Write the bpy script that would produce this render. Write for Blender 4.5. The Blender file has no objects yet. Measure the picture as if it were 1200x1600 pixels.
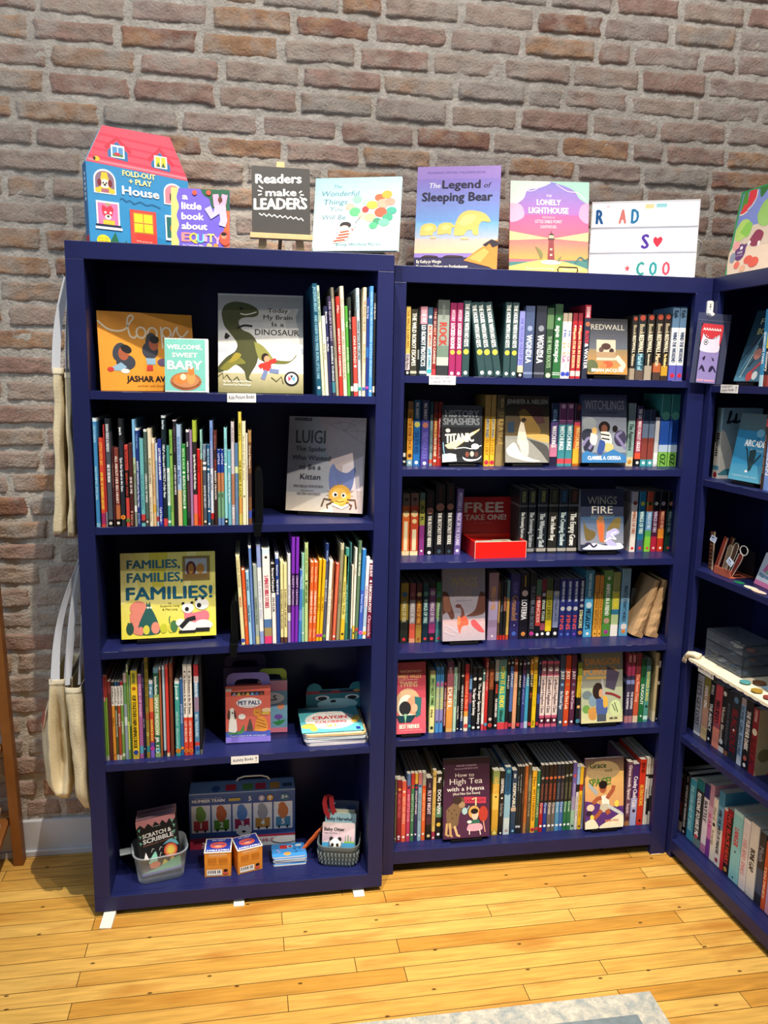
import bpy, math, random
import numpy as np
from mathutils import Vector, Matrix, noise
random.seed(7)
S = bpy.context.scene
COL = S.collection
# ------------------------------------------------------------------ camera
CP = Vector((.4784, -2.38, 1.6987)); YAW, PIT, ROL, FPX = .1741, -.1691, .0195, 1248.87
FW = Vector((math.sin(YAW)*math.cos(PIT), math.cos(YAW)*math.cos(PIT), math.sin(PIT)))
r0 = FW.cross(Vector((0, 0, 1))).normalized(); u0 = r0.cross(FW)
RT = math.cos(ROL)*r0+math.sin(ROL)*u0; UP = -math.sin(ROL)*r0+math.cos(ROL)*u0
cd = bpy.data.cameras.new('camera'); cam = bpy.data.objects.new('camera', cd); COL.objects.link(cam)
cd.sensor_fit = 'HORIZONTAL'; cd.sensor_width = 36; cd.lens = 36*FPX/1200; cd.clip_start = .05
M = Matrix((RT, UP, -FW)).transposed().to_4x4(); M.translation = CP; cam.matrix_world = M
S.camera = cam
# ------------------------------------------------------------------ world, lights, exposure
S.view_settings.view_transform = 'Standard'; S.view_settings.look = 'None'
S.view_settings.exposure = 0.0; S.view_settings.gamma = 1; S.view_settings.use_curve_mapping = False
w = bpy.data.worlds.new('room_light'); S.world = w; w.use_nodes = True
bg = w.node_tree.nodes['Background']; bg.inputs[0].default_value = (.86, .93, 1.0, 1); bg.inputs[1].default_value = .12
def spot(name, loc, aim, power, col, size=95, blend=.5, rad=.018):
    l = bpy.data.lights.new(name, 'SPOT'); l.energy = power; l.color = col; l.spot_size = math.radians(size); l.spot_blend = blend
    l.shadow_soft_size = rad; o = bpy.data.objects.new(name, l); COL.objects.link(o); o.location = loc
    o.rotation_euler = (Vector(aim)-Vector(loc)).to_track_quat('-Z', 'Y').to_euler(); return o
def area(name, loc, aim, power, col, sx, sy):
    l = bpy.data.lights.new(name, 'AREA'); l.shape = 'RECTANGLE'; l.size = sx; l.size_y = sy; l.energy = power; l.color = col
    o = bpy.data.objects.new(name, l); COL.objects.link(o); o.location = loc
    o.rotation_euler = (Vector(aim)-Vector(loc)).to_track_quat('-Z', 'Y').to_euler(); return o
WARM = (1, .89, .74)
spot('track_light', (.45, -.92, 4.0), (.50, .02, .62), 430, WARM, 54, 1)
spot('track_light', (1.62, -1.95, 4.0), (1.58, .06, .60), 600, WARM, 50, 1)
spot('track_light', (1.20, -1.15, 4.0), (1.25, -.02, .4), 300, WARM, 54, 1)
spot('track_light', (2.3, -1.9, 4.0), (-.3, .3, .9), 90, WARM, 60, 1)
area('upper_wall_fill', (1.0, -1.2, 4.3), (1.0, .38, 2.7), 65, (1, .97, .94), 3.4, .7)  # unseen overhead fill, added to brighten the upper wall and case tops
area('window_daylight', (-2.6, -2.0, 2.2), (.2, .38, 1.2), 36, (.60, .79, 1), 1.8, 1.8)

# ------------------------------------------------------------------ pixel of the photo -> point of the place
def ray(x, y): return FW+RT*((x-600)/FPX)-UP*((y-800)/FPX)
def onz(x, y, z): d = ray(x, y); return CP+d*((z-CP.z)/d.z)
def ony(x, y, Y): d = ray(x, y); return CP+d*((Y-CP.y)/d.y)
class Frame:                                    # a bookcase front: s runs right along it, o into it
    def __init__(s, x, y, ang): s.p = Vector((x, y, 0)); s.a = ang; s.d = Vector((math.cos(ang), math.sin(ang), 0)); s.n = Vector((-math.sin(ang), math.cos(ang), 0))
    def at(f, s, o, z): v = f.p+f.d*s+f.n*o; return Vector((v.x, v.y, z))
    def hit(f, px, py, o):                      # (s, z) where the sight line meets the plane o behind the front
        d = ray(px, py); q = f.p+f.n*o; t = (q-CP).dot(f.n)/d.dot(f.n); v = CP+d*t; return (v-f.p).dot(f.d), v.z
    def col(f, px, o, z):                       # s where the line (o, z) crosses picture column px
        a = f.at(0, o, z)-CP; k = (px-600)/FPX
        return -(a.dot(RT)-k*a.dot(FW))/(f.d.dot(RT)-k*f.d.dot(FW))
    def hgt(f, s, o, py):                       # z where the upright at (s, o) crosses picture row py
        a = f.at(s, o, 0)-CP; k = (800-py)/FPX; Z = Vector((0, 0, 1))
        return -(a.dot(UP)-k*a.dot(FW))/(Z.dot(UP)-k*Z.dot(FW))
FL = Frame(0, 0, 0); FM = Frame(.9307, .0845, -.0168); FR = Frame(1.977, .085, math.atan2(-1, .05))

# ------------------------------------------------------------------ materials
def lin(h):
    h = h.lstrip('#')
    if len(h) == 3: h = ''.join(c+c for c in h)
    v = [int(h[i:i+2], 16)/255 for i in (0, 2, 4)]
    return tuple(c/12.92 if c <= .04045 else ((c+.055)/1.055)**2.4 for c in v)+(1,)
MC = {}
def mat(h, rough=.42, metal=0, amt=.10, scale=60, spec=.4, alpha=None, trans=0, bump=0):
    k = (h, rough, metal, amt, scale, spec, alpha, trans, bump)
    if k in MC: return MC[k]
    m = bpy.data.materials.new('paint_'+h.strip('#')); m.use_nodes = True; nt = m.node_tree; b = nt.nodes['Principled BSDF']
    c = lin(h); tc = nt.nodes.new('ShaderNodeTexCoord'); nz = nt.nodes.new('ShaderNodeTexNoise'); nz.inputs['Scale'].default_value = scale
    nz.inputs['Detail'].default_value = 3; nt.links.new(tc.outputs['Object'], nz.inputs['Vector'])
    mx = nt.nodes.new('ShaderNodeMix'); mx.data_type = 'RGBA'; nt.links.new(nz.outputs[0], mx.inputs[0])
    mx.inputs[6].default_value = tuple(x*(1-amt) for x in c[:3])+(1,); mx.inputs[7].default_value = tuple(min(1, x*(1+amt)) for x in c[:3])+(1,)
    nt.links.new(mx.outputs[2], b.inputs['Base Color'])
    b.inputs['Roughness'].default_value = rough; b.inputs['Metallic'].default_value = metal; b.inputs['Specular IOR Level'].default_value = spec
    if alpha is not None: b.inputs['Alpha'].default_value = alpha
    if trans: b.inputs['Transmission Weight'].default_value = trans
    if bump:
        bp = nt.nodes.new('ShaderNodeBump'); bp.inputs['Strength'].default_value = bump; bp.inputs['Distance'].default_value = .004
        nt.links.new(nz.outputs[0], bp.inputs['Height']); nt.links.new(bp.outputs[0], b.inputs['Normal'])
    MC[k] = m; return m
def glow(h, e):
    k = ('glow', h, e)
    if k not in MC:
        m = mat(h, .5, 0, .02).copy(); b = m.node_tree.nodes['Principled BSDF']
        b.inputs['Emission Color'].default_value = lin(h); b.inputs['Emission Strength'].default_value = e; MC[k] = m
    return MC[k]
NAVY = mat('#1a2050', .40, 0, .14, 14, .34, bump=.06)
PAPER = mat('#d9d4c6', .8, 0, .10, 300, .1)
BLACK = mat('#0c0c0e', .35)

# ------------------------------------------------------------------ mesh builder
_txt = {}
def text_geo(s, bold=.0):
    if (s, bold) in _txt: return _txt[(s, bold)]
    c = bpy.data.curves.new('t', 'FONT'); c.body = s; c.resolution_u = 2; c.fill_mode = 'FRONT'; c.offset = bold; c.size = 1.37
    o = bpy.data.objects.new('t', c); me = o.to_mesh()
    v = [(p.co.x, p.co.y) for p in me.vertices]; f = [tuple(p.vertices) for p in me.polygons]
    o.to_mesh_clear(); bpy.data.objects.remove(o); bpy.data.curves.remove(c)
    if v:
        x0 = min(a for a, _ in v); v = [(a-x0, b) for a, b in v]; wd = max(a for a, _ in v)
    else: wd = 1
    _txt[(s, bold)] = (v, f, wd); return _txt[(s, bold)]
class MB:
    def __init__(s): s.v = []; s.f = []; s.m = []; s.ms = []
    def mi(s, m):
        if isinstance(m, str): m = mat(m)
        if m not in s.ms: s.ms.append(m)
        return s.ms.index(m)
    def add(s, vs, fs, m):
        b = len(s.v); i = s.mi(m); s.v += [tuple(x) for x in vs]
        for f in fs: s.f.append([b+k for k in f]); s.m.append(i)
    def box(s, a, b, m):
        x0, y0, z0 = a; x1, y1, z1 = b
        s.add([(x0, y0, z0), (x1, y0, z0), (x1, y1, z0), (x0, y1, z0), (x0, y0, z1), (x1, y0, z1), (x1, y1, z1), (x0, y1, z1)],
              [(3, 2, 1, 0), (4, 5, 6, 7), (0, 1, 5, 4), (1, 2, 6, 5), (2, 3, 7, 6), (3, 0, 4, 7)], m)
    def prism(s, poly, z0, z1, m, cap=True, ax=2):   # poly counter-clockwise; ax: axis of extrusion (2: xy->z, 1: xz->y)
        n = len(poly)
        P = (lambda a, b, c: (a, b, c)) if ax == 2 else (lambda a, b, c: (a, c, b))
        vs = [P(a, b, z0) for a, b in poly]+[P(a, b, z1) for a, b in poly]
        fs = [(i, (i+1) % n, n+(i+1) % n, n+i) for i in range(n)]
        if cap: fs += [tuple(range(n-1, -1, -1)), tuple(range(n, 2*n))]
        s.add(vs, fs, m)
    def tube(s, pts, r, m, n=8, cap=True):
        pts = [Vector(p) for p in pts]; rs = r if isinstance(r, (list, tuple)) else [r]*len(pts)
        vs = []; a = None
        for i, p in enumerate(pts):
            t = (pts[min(i+1, len(pts)-1)]-pts[max(i-1, 0)]).normalized()
            if a is None: a = t.orthogonal().normalized()
            a = (a-t*a.dot(t)).normalized(); b = t.cross(a)
            vs += [p+(a*math.cos(2*math.pi*k/n)+b*math.sin(2*math.pi*k/n))*rs[i] for k in range(n)]
        fs = [(i*n+k, i*n+(k+1) % n, (i+1)*n+(k+1) % n, (i+1)*n+k) for i in range(len(pts)-1) for k in range(n)]
        if cap: fs += [tuple(range(n-1, -1, -1)), tuple(range((len(pts)-1)*n, len(pts)*n))]
        s.add(vs, fs, m)
    def loft(s, rings, m, cap0=True, cap1=False):
        n = len(rings[0]); vs = [p for r in rings for p in r]
        fs = [(i*n+k, i*n+(k+1) % n, (i+1)*n+(k+1) % n, (i+1)*n+k) for i in range(len(rings)-1) for k in range(n)]
        if cap0: fs.append(tuple(range(n-1, -1, -1)))
        if cap1: fs.append(tuple(range((len(rings)-1)*n, len(rings)*n)))
        s.add(vs, fs, m)
    def build(s, name, parent=None, smooth=False, bevel=0, seg=2):
        me = bpy.data.meshes.new(name); me.from_pydata(s.v, [], s.f)
        for m in s.ms: me.materials.append(m)
        me.polygons.foreach_set('material_index', s.m)
        if smooth: me.polygons.foreach_set('use_smooth', [True]*len(s.f))
        me.update()
        o = bpy.data.objects.new(name, me); COL.objects.link(o)
        if parent: o.parent = parent
        if bevel:
            b = o.modifiers.new('bevel', 'BEVEL'); b.width = bevel; b.segments = seg; b.limit_method = 'ANGLE'
        return o
def tag(o, label=None, cat=None, group=None, kind=None):
    if label: o['label'] = label
    if cat: o['category'] = cat
    if group: o['group'] = group
    if kind: o['kind'] = kind
    return o
def thing(name, label, cat, loc=(0, 0, 0), rot=(0, 0, 0), group=None):
    o = bpy.data.objects.new(name, None); COL.objects.link(o); o.location = loc; o.rotation_euler = rot; o.empty_display_size = .05
    return tag(o, label, cat, group)
def struct(name, mb, **k): return tag(mb.build(name, **k), kind='structure')

# ------------------------------------------------------------------ printed artwork on a flat face
def smooth_pts(p, n=6):
    if len(p) < 3: return p
    q = [p[0]]+p+[p[-1]]; out = []
    for i in range(1, len(q)-2):
        for k in range(n):
            t = k/n
            out.append(tuple(.5*(2*q[i][j]+(q[i+1][j]-q[i-1][j])*t+(2*q[i-1][j]-5*q[i][j]+4*q[i+1][j]-q[i+2][j])*t*t+(3*q[i][j]-q[i-1][j]-3*q[i+1][j]+q[i+2][j])*t**3) for j in (0, 1)))
    return out+[p[-1]]
def art(mb, o, ux, uy, W, H, script, eps=.00022, step=.000035):
    # o: lower left corner, ux/uy unit axes; coordinates in the script are fractions of W and H
    o, ux, uy = Vector(o), Vector(ux), Vector(uy); nn = ux.cross(uy).normalized(); lay = [eps]
    def put(pts, fs, m):
        h = lay[0]; mb.add([o+ux*min(W, max(0, a))+uy*min(H, max(0, b))+nn*h for a, b in pts], fs, m); lay[0] += step
    def mt(c): return glow(c[1:], 1.0) if c[0] == '!' else mat(c)
    for ln in script.strip().split('\n'):
        k = ln.split()
        if not k: continue
        c = k[0]
        if c == 'R':
            a, b, d, e = [float(x) for x in k[1:5]]; put([(a*W, b*H), (d*W, b*H), (d*W, e*H), (a*W, e*H)], [(0, 1, 2, 3)], mt(k[5]))
        elif c == 'G':
            v0, v1 = float(k[1]), float(k[2]); A, B = lin(k[3]), lin(k[4]); n = 10; h = lay[0]
            for i in range(n):
                t = (i+.5)/n; cc = [A[j]+(B[j]-A[j])*t for j in range(3)]
                hx = '#'+''.join('%02x' % int(255*((x*12.92) if x < .0031308 else 1.055*x**(1/2.4)-.055)+.5) for x in cc)
                lay[0] = h; a, b = v0+(v1-v0)*i/n, v0+(v1-v0)*(i+1)/n; put([(0, a*H), (W, a*H), (W, b*H), (0, b*H)], [(0, 1, 2, 3)], mat(hx))
        elif c == 'E':
            a, b, ru, rv = [float(x) for x in k[1:5]]; rot = float(k[6]) if len(k) > 6 else 0; n = 20; ps = []
            for i in range(n):
                x, y = ru*W*math.cos(6.2832*i/n), rv*H*math.sin(6.2832*i/n); ps.append((a*W+x*math.cos(rot)-y*math.sin(rot), b*H+x*math.sin(rot)+y*math.cos(rot)))
            put(ps, [tuple(range(n))], mt(k[5]))
        elif c in 'PQ':
            ps = [tuple(float(x) for x in q.split(',')) for q in k[2:]]
            if c == 'Q': ps = smooth_pts(ps+[ps[0]], 5)[:-1]
            ar = sum(ps[i][0]*ps[(i+1) % len(ps)][1]-ps[(i+1) % len(ps)][0]*ps[i][1] for i in range(len(ps)))
            if ar < 0: ps = ps[::-1]
            put([(a*W, b*H) for a, b in ps], [tuple(range(len(ps)))], mt(k[1]))
        elif c in 'LS':
            wd = float(k[1])*W/2; ps = [tuple(float(x) for x in q.split(',')) for q in k[3:]]
            if c == 'S': ps = smooth_pts(ps)
            ps = [(a*W, b*H) for a, b in ps]; vs = []; fs = []
            for i, p in enumerate(ps):
                a, b = ps[max(i-1, 0)], ps[min(i+1, len(ps)-1)]; dx, dy = b[0]-a[0], b[1]-a[1]; L = math.hypot(dx, dy) or 1
                vs += [(p[0]-dy/L*wd, p[1]+dx/L*wd), (p[0]+dy/L*wd, p[1]-dx/L*wd)]
                if i: fs.append((2*i-2, 2*i-1, 2*i+1, 2*i))
            put(vs, fs, mt(k[2]))
        elif c == 'O':                          # ring
            a, b, ru, rv, wd = [float(x) for x in k[1:6]]; n = 22; vs = []
            for i in range(n+1):
                t = 6.2832*i/n; vs += [(a*W+(ru+wd/2)*W*math.cos(t), b*H+(rv*H+wd/2*W)*math.sin(t)), (a*W+(ru-wd/2)*W*math.cos(t), b*H+(rv*H-wd/2*W)*math.sin(t))]
            put(vs, [(2*i, 2*i+2, 2*i+3, 2*i+1) for i in range(n)], mt(k[6]))
        elif c[0] == 'T':                       # T[L|C][B][S] u v capheight width(0: natural) colour text...
            u, v, hh, wd = [float(x) for x in k[1:5]]; s = ' '.join(k[6:]); vs, fs, wn = text_geo(s)
            sy = hh*H; sx = (wd*W/wn) if wd else sy*.95; x0 = u*W-(wn*sx/2 if 'C' in c else 0); sk = .22 if 'S' in c else 0
            rot = .06 if 'U' in c else 0
            for ox, oy in (((0, 0), (.055, 0), (-.055, 0), (0, .04), (0, -.03)) if 'B' in c else ((0, 0), (.02, 0))):
                put([(x0+a*sx+sk*b*sy+ox*sy, v*H+b*sy+rot*a*sx+oy*sy) for a, b in vs], fs, mt(k[5]))

# ------------------------------------------------------------------ books
def spine_book(parent_label, frame, o, z, s0, wd, h, lean, dep, base, extras, group, hard, nm='book', cat='book'):
    t = thing(nm, parent_label, cat, frame.at(s0, o, z), (0, lean, frame.a), group)
    tb = .0018 if hard else .0007; c = min(.0016, wd*.2); d = dep
    mb = MB(); cb = mat(base)
    bands = sorted([(float(e.split()[1]), float(e.split()[2]), e.split()[3]) for e in extras if e[0] == 'b'])
    cuts = []; cur = 0.
    for a, b, cc in bands:
        if a > cur+.002: cuts.append((cur, a, base))
        cuts.append((max(a, cur), b, cc)); cur = b
    if cur < .999: cuts.append((cur, 1., base))
    for a, b, cc in cuts:
        mb.prism([(0, tb+.001), (c, 0), (wd-c, 0), (wd, tb+.001)], h*(1-b), h*(1-a), mat(cc))
        mb.box((0, tb+.001, h*(1-b)), (tb, d, h*(1-a)), mat(cc)); mb.box((wd-tb, tb+.001, h*(1-b)), (wd, d, h*(1-a)), mat(cc))
    lay = .0002
    for e in extras:
        k = e.split()
        if k[0] == 't':
            a, b = float(k[1]), float(k[2]); s = ' '.join(k[4:]); vs, fs, wn = text_geo(s); L = (b-a)*h
            sx = L/wn; sy = min(.68*(wd-c), sx*1.9); z0 = h*(1-a)
            if sx > sy*1.7: sx = sy*1.7; z0 -= (L-wn*sx)/2
            for ox in ((0, .05*sy, -.05*sy) if sy > .003 else (0,)):
                mb.add([(wd/2+(q-.5)*sy, -lay, z0-p*sx+ox) for p, q in vs], fs, mat(k[3])); lay += .00003
            lay += .00004
        elif k[0] == 'd':                       # round emblem
            zc = h*(1-float(k[1])); r = float(k[2])*wd; n = 14
            mb.add([(wd/2+r*math.cos(6.2832*i/n), -lay, zc+r*math.sin(6.2832*i/n)) for i in range(n)], [tuple(range(n))], mat(k[3])); lay += .00004
        elif k[0] == 'r':                       # upright strip
            a, b = float(k[1]), float(k[2]); mb.add([(wd*.25, -lay, h*(1-b)), (wd*.75, -lay, h*(1-b)), (wd*.75, -lay, h*(1-a)), (wd*.25, -lay, h*(1-a))], [(0, 1, 2, 3)], mat(k[3])); lay += .00004
    for e in extras:
        if e[0] == 'A': art(mb, (wd, 0, 0), (0, 1, 0), (0, 0, 1), d, h, SIDE[e.split()[1]])
    mb.build('cover', t)
    pg = MB(); pi = .003 if hard else .0006
    pg.box((tb+.0002, tb+.0015, pi), (wd-tb-.0002, d-(.004 if hard else .001), h-pi), PAPER); pg.build('pages', t)
    for e in extras:
        k = e.split()
        if k[0] == 's':
            zc = h*(1-float(k[1])); r = min(.0075, .56*wd); n = 14; sm = MB()
            sm.prism([(wd/2+r*math.cos(6.2832*i/n), zc+r*math.sin(6.2832*i/n)) for i in range(n)], -.0005, -.00025, mat(k[2]), ax=1)
            if len(k) > 3:
                vs, fs, wn = text_geo(k[3]); sz = r*1.1/max(wn, .6)
                sm.add([(wd/2+(q-.5)*min(sz, r), -.00058, zc-(p-wn/2)*sz) for p, q in vs], fs, mat('#181818'))
            sm.build('sticker', t)
    return t
ALL = {}; SIDE = {}
def row(frame, o, z, phrase, group, data, dep=.2, hard=False, zr=None):
    items = []
    for ln in data.strip().split('\n'):
        p = [q.strip() for q in ln.split('|')]
        items.append((p[0].split(), p[1], p[2], [q for q in p[3].split('/') if q.strip()] if len(p) > 3 else []))
    looks = [i[1] for i in items]; used = {}
    s_all = [frame.col(float(i[0][0]), o, z) for i in items]
    prev_end = -9
    for n, (g, look, base, ex) in enumerate(items):
        ex = [e.strip() for e in ex]
        zz = z if zr is None else z+(zr-z)*max(0, min(1, s_all[n]/.86))
        sa, sb = frame.col(float(g[0]), o, zz), frame.col(float(g[1]), o, zz)
        sa = max(sa, prev_end+.0004); wd = max(.003, sb-sa-.0004); prev_end = sa+wd
        if len(g) > 3:
            st, zt = frame.hit(float(g[3]), float(g[2]), o); lean = math.atan2(st-sa, zt-zz); h = math.hypot(st-sa, zt-zz)
        else:
            lean = 0.; h = frame.hgt(sa+wd/2, o, float(g[2]))-zz
        cl = ''
        if looks.count(look) > 1:
            m = [i for i, l in enumerate(looks) if l == look]; k = m.index(n)
            pv = looks[n-1] if n else None
            pairs = [looks[i-1] if i else None for i in m]
            if pv and pv != look and pairs.count(pv) == 1: cl = ' right of the '+pv+' one'
            elif len(m) == 2: cl = [' left-hand', ' right-hand'][k]+' one of two alike'
            else: cl = ' '+('leftmost' if k == 0 else 'rightmost' if k == len(m)-1 else ['second', 'third', 'fourth', 'fifth', 'sixth', 'seventh'][k-1]+' from left')+' of '+['three', 'four', 'five', 'six', 'seven', 'eight'][len(m)-3]+' alike'
        lab = look+' book'+cl+', '+phrase
        if len(lab.split()) > 16:
            m = [i for i, l in enumerate(looks) if l == look]; k = m.index(n)
            cl = [' left-hand', ' right-hand'][k]+' of two alike' if len(m) == 2 else [' leftmost', ' second', ' third', ' fourth', ' fifth'][k]+' of its kind'
            lab = look+' book'+cl+', '+phrase
        if lab in ALL: print('DUPLABEL', lab)
        ALL[lab] = 1
        d = min(dep, max(.09, h*.86))
        spine_book(lab, frame, o, zz+max(0, math.sin(lean)*wd), sa, wd, h, lean, d, base, ex, group, hard)
def face(frame, zb, bl, ol, br, orr, tly, label, base, script, thick=.012, lean=10, hard=True, stand=None, nm='book', cat='book', group='books shown face out', spine=None, edge=None):
    """a book shown face out; bl/br picture columns of its lower corners, ol/orr their depth behind the front"""
    le = math.radians(lean)
    raise_ = thick*math.sin(le); zf = zb+raise_+(.012 if stand else 0)
    A = frame.at(frame.col(bl, ol, zf), ol, zf); B = frame.at(frame.col(br, orr, zf), orr, zf)
    W = (B-A).length; yaw = math.atan2(B.y-A.y, B.x-A.x)
    nb = Vector((-math.sin(yaw), math.cos(yaw), 0)); upv = (nb*math.sin(le)+Vector((0, 0, math.cos(le))))
    k = (800-tly)/FPX; a = A-CP; H = -(a.dot(UP)-k*a.dot(FW))/(upv.dot(UP)-k*upv.dot(FW))
    t = thing(nm, label, cat, A, (-le, 0, yaw), group)
    tb = .002 if hard else .0006; mb = MB(); m = mat(base)
    mb.box((0, 0, 0), (W, tb, H), m); mb.box((0, thick-tb, 0), (W, thick, H), m); mb.box((0, tb, 0), (tb, thick-tb, H), mat(spine) if spine else m)
    art(mb, (0, 0, 0), (1, 0, 0), (0, 0, 1), W, H, script)
    mb.build('cover', t)
    pg = MB(); i = .003 if hard else .0005
    pg.box((tb+.0002, tb+.0001, i), (W-i, thick-tb-.0001, H-i), mat(edge) if edge else PAPER); pg.build('pages', t)
    if stand:
        st = thing('display_stand', stand, 'display stand', (A.x, A.y, zb), (0, 0, yaw), 'black display stands under face-out books')
        sb = MB(); w0, w1 = W*.16, W*.84
        sb.box((w0, -.004, 0), (w1, .075, .010), BLACK); sb.build('base', st, bevel=.001)
        bk = MB(); y0 = thick/math.cos(le)+.004
        bk.add([(w0+.01, y0, .010), (w1-.01, y0, .010), (w1-.01, y0+.003, .010), (w0+.01, y0+.003, .010)]+[(w0+.01, y0+H*.6*math.tan(le), H*.6), (w1-.01, y0+H*.6*math.tan(le), H*.6), (w1-.01, y0+.003+H*.6*math.tan(le), H*.6), (w0+.01, y0+.003+H*.6*math.tan(le), H*.6)],
               [(3, 2, 1, 0), (4, 5, 6, 7), (0, 1, 5, 4), (1, 2, 6, 5), (2, 3, 7, 6), (3, 0, 4, 7)], BLACK); bk.build('backrest', st)
    return t, W, H

# ------------------------------------------------------------------ the room
WY = .39
def brick_wall():
    rng = np.random.RandomState(4)
    x0, x1, z0, z1 = -.95, 2.62, .0, 3.42; CH = .0765; BW = .252; G = .0115
    V = []; F = []; MI = []; T = []; base = 0
    # mortar bed: rough, slightly behind the brick faces
    nx, nz = 300, 300; xs = np.linspace(x0, x1, nx); zs = np.linspace(z0, z1, nz)
    for zv in zs:
        for xv in xs:
            p = Vector((xv*28, zv*28, .3)); d = noise.noise(p)*.0040+noise.noise(p*3.1)*.0026
            V.append((xv, WY-.0002+d, zv)); T.append(.5+.5*noise.noise(Vector((xv*5, zv*5, 4))))
    for j in range(nz-1):
        for i in range(nx-1):
            a = j*nx+i; F.append((a, a+1, a+nx+1, a+nx)); MI.append(0)
    base = len(V); r = 0; z = z0-.02
    while z < z1:
        ch = CH*(1+rng.uniform(-.05, .05)); x = x0-rng.uniform(0, BW)
        while x < x1:
            L = BW*rng.choice([1, 1, 1, 1.02, .97, .52, .94], p=[.3, .2, .15, .1, .1, .08, .07])*(1+rng.uniform(-.04, .04))
            g = G*rng.uniform(.6, 1.5); a0, a1 = x+g*.5, x+L-g*.5; zj = rng.uniform(-.0028, .0028); b0, b1 = z+G*rng.uniform(.3, .8)+zj, z+ch-G*rng.uniform(.3, .8)+zj; rot = rng.uniform(-.012, .012)
            x += L
            if a1 > x1 or a0 < x0 or b0 < z0 or b1 > z1: continue
            tint = rng.rand(); out = .0068+rng.uniform(-.0035, .0045); tx, tz = rng.uniform(-.012, .012), rng.uniform(-.03, .03)
            n, m = max(8, int((a1-a0)/.0085)), 10; sd = rng.uniform(0, 50)
            for j in range(m):
                for i in range(n):
                    fx, fz = i/(n-1), j/(m-1); px, pz = a0+(a1-a0)*fx, b0+(b1-b0)*fz
                    e = min(min(fx, 1-fx)*(a1-a0), min(fz, 1-fz)*(b1-b0))
                    jx = noise.noise(Vector((px*34, pz*34, sd)))*.0085; jz = noise.noise(Vector((px*20, pz*24, sd+9)))*.0050+noise.noise(Vector((px*70, pz*70, sd+5)))*.0022
                    k = 0 if e < 1e-6 else min(1, .72+e/.018)
                    dd = noise.noise(Vector((px*22, pz*46, sd)))*.0042+noise.noise(Vector((px*75, pz*95, sd)))*.0022
                    y = WY+.006-(.006+out+dd+tx*(px-(a0+a1)/2)+tz*(pz-(b0+b1)/2))*k
                    V.append((px+jx, y, pz+jz+rot*(px-(a0+a1)/2))); T.append(min(1, max(0, tint+.12*noise.noise(Vector((px*16, pz*24, sd+3))))))
            for j in range(m-1):
                for i in range(n-1):
                    q = base+j*n+i; F.append((q, q+1, q+n+1, q+n)); MI.append(1)
            base += n*m
        z += ch
    me = bpy.data.meshes.new('wall_back'); me.from_pydata(V, [], F)
    at = me.attributes.new('tint', 'FLOAT', 'POINT'); at.data.foreach_set('value', T)
    def wm(name, stops, sc, amt):
        m = bpy.data.materials.new(name); m.use_nodes = True; nt = m.node_tree; b = nt.nodes['Principled BSDF']; N = nt.nodes.new; L = nt.links.new
        a = N('ShaderNodeAttribute'); a.attribute_name = 'tint'; cr = N('ShaderNodeValToRGB'); L(a.outputs['Fac'], cr.inputs[0]); el = cr.color_ramp.elements
        while len(el) < len(stops): el.new(.5)
        for e, (p, c) in zip(el, stops): e.position = p; e.color = lin(c)
        tc = N('ShaderNodeTexCoord'); n1 = N('ShaderNodeTexNoise'); n1.inputs['Scale'].default_value = sc; n1.inputs['Detail'].default_value = 6; n1.inputs['Roughness'].default_value = .65
        L(tc.outputs['Object'], n1.inputs['Vector'])
        n2 = N('ShaderNodeTexNoise'); n2.inputs['Scale'].default_value = 9; n2.inputs['Detail'].default_value = 7; n2.inputs['Roughness'].default_value = .7; L(tc.outputs['Object'], n2.inputs['Vector'])
        mr = N('ShaderNodeMapRange'); mr.inputs[1].default_value = .25; mr.inputs[2].default_value = .75; mr.inputs[3].default_value = 1-amt; mr.inputs[4].default_value = 1+amt; L(n1.outputs[0], mr.inputs[0])
        mu = N('ShaderNodeMix'); mu.data_type = 'RGBA'; mu.blend_type = 'MULTIPLY'; mu.inputs[0].default_value = 1; L(cr.outputs[0], mu.inputs[6]); L(mr.outputs[0], mu.inputs[7])
        gm = N('ShaderNodeMapRange'); gm.inputs[1].default_value = .48; gm.inputs[2].default_value = .62; gm.inputs[3].default_value = 0; gm.inputs[4].default_value = .65; L(n2.outputs[0], gm.inputs[0])
        m2 = N('ShaderNodeMix'); m2.data_type = 'RGBA'; L(gm.outputs[0], m2.inputs[0]); L(mu.outputs[2], m2.inputs[6]); m2.inputs[7].default_value = lin('#b0a69b')
        L(m2.outputs[2], b.inputs['Base Color']); b.inputs['Roughness'].default_value = .92; b.inputs['Specular IOR Level'].default_value = .15
        n3 = N('ShaderNodeTexNoise'); n3.inputs['Scale'].default_value = 130; n3.inputs['Detail'].default_value = 5; L(tc.outputs['Object'], n3.inputs['Vector'])
        bp = N('ShaderNodeBump'); bp.inputs['Strength'].default_value = .9; bp.inputs['Distance'].default_value = .006; L(n3.outputs[0], bp.inputs['Height']); L(bp.outputs[0], b.inputs['Normal'])
        return m
    me.materials.append(wm('mortar', [(0, '#b1a79b'), (1, '#cdc5ba')], 40, .30))
    me.materials.append(wm('old_brick', [(0, '#a98f82'), (.18, '#9c7d70'), (.36, '#aa988a'), (.55, '#a28b80'), (.74, '#a2988f'), (.9, '#ad8768'), (1, '#8f6b5d')], 22, .28))
    me.polygons.foreach_set('material_index', MI); me.polygons.foreach_set('use_smooth', [True]*len(F)); me.update()
    o = bpy.data.objects.new('wall_back', me); COL.objects.link(o); o['kind'] = 'structure'
    bk = MB(); bk.box((x0, WY+.012, z0), (x1, WY+.10, z1), '#8f857b'); bk.build('backing', o)
brick_wall()

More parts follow.
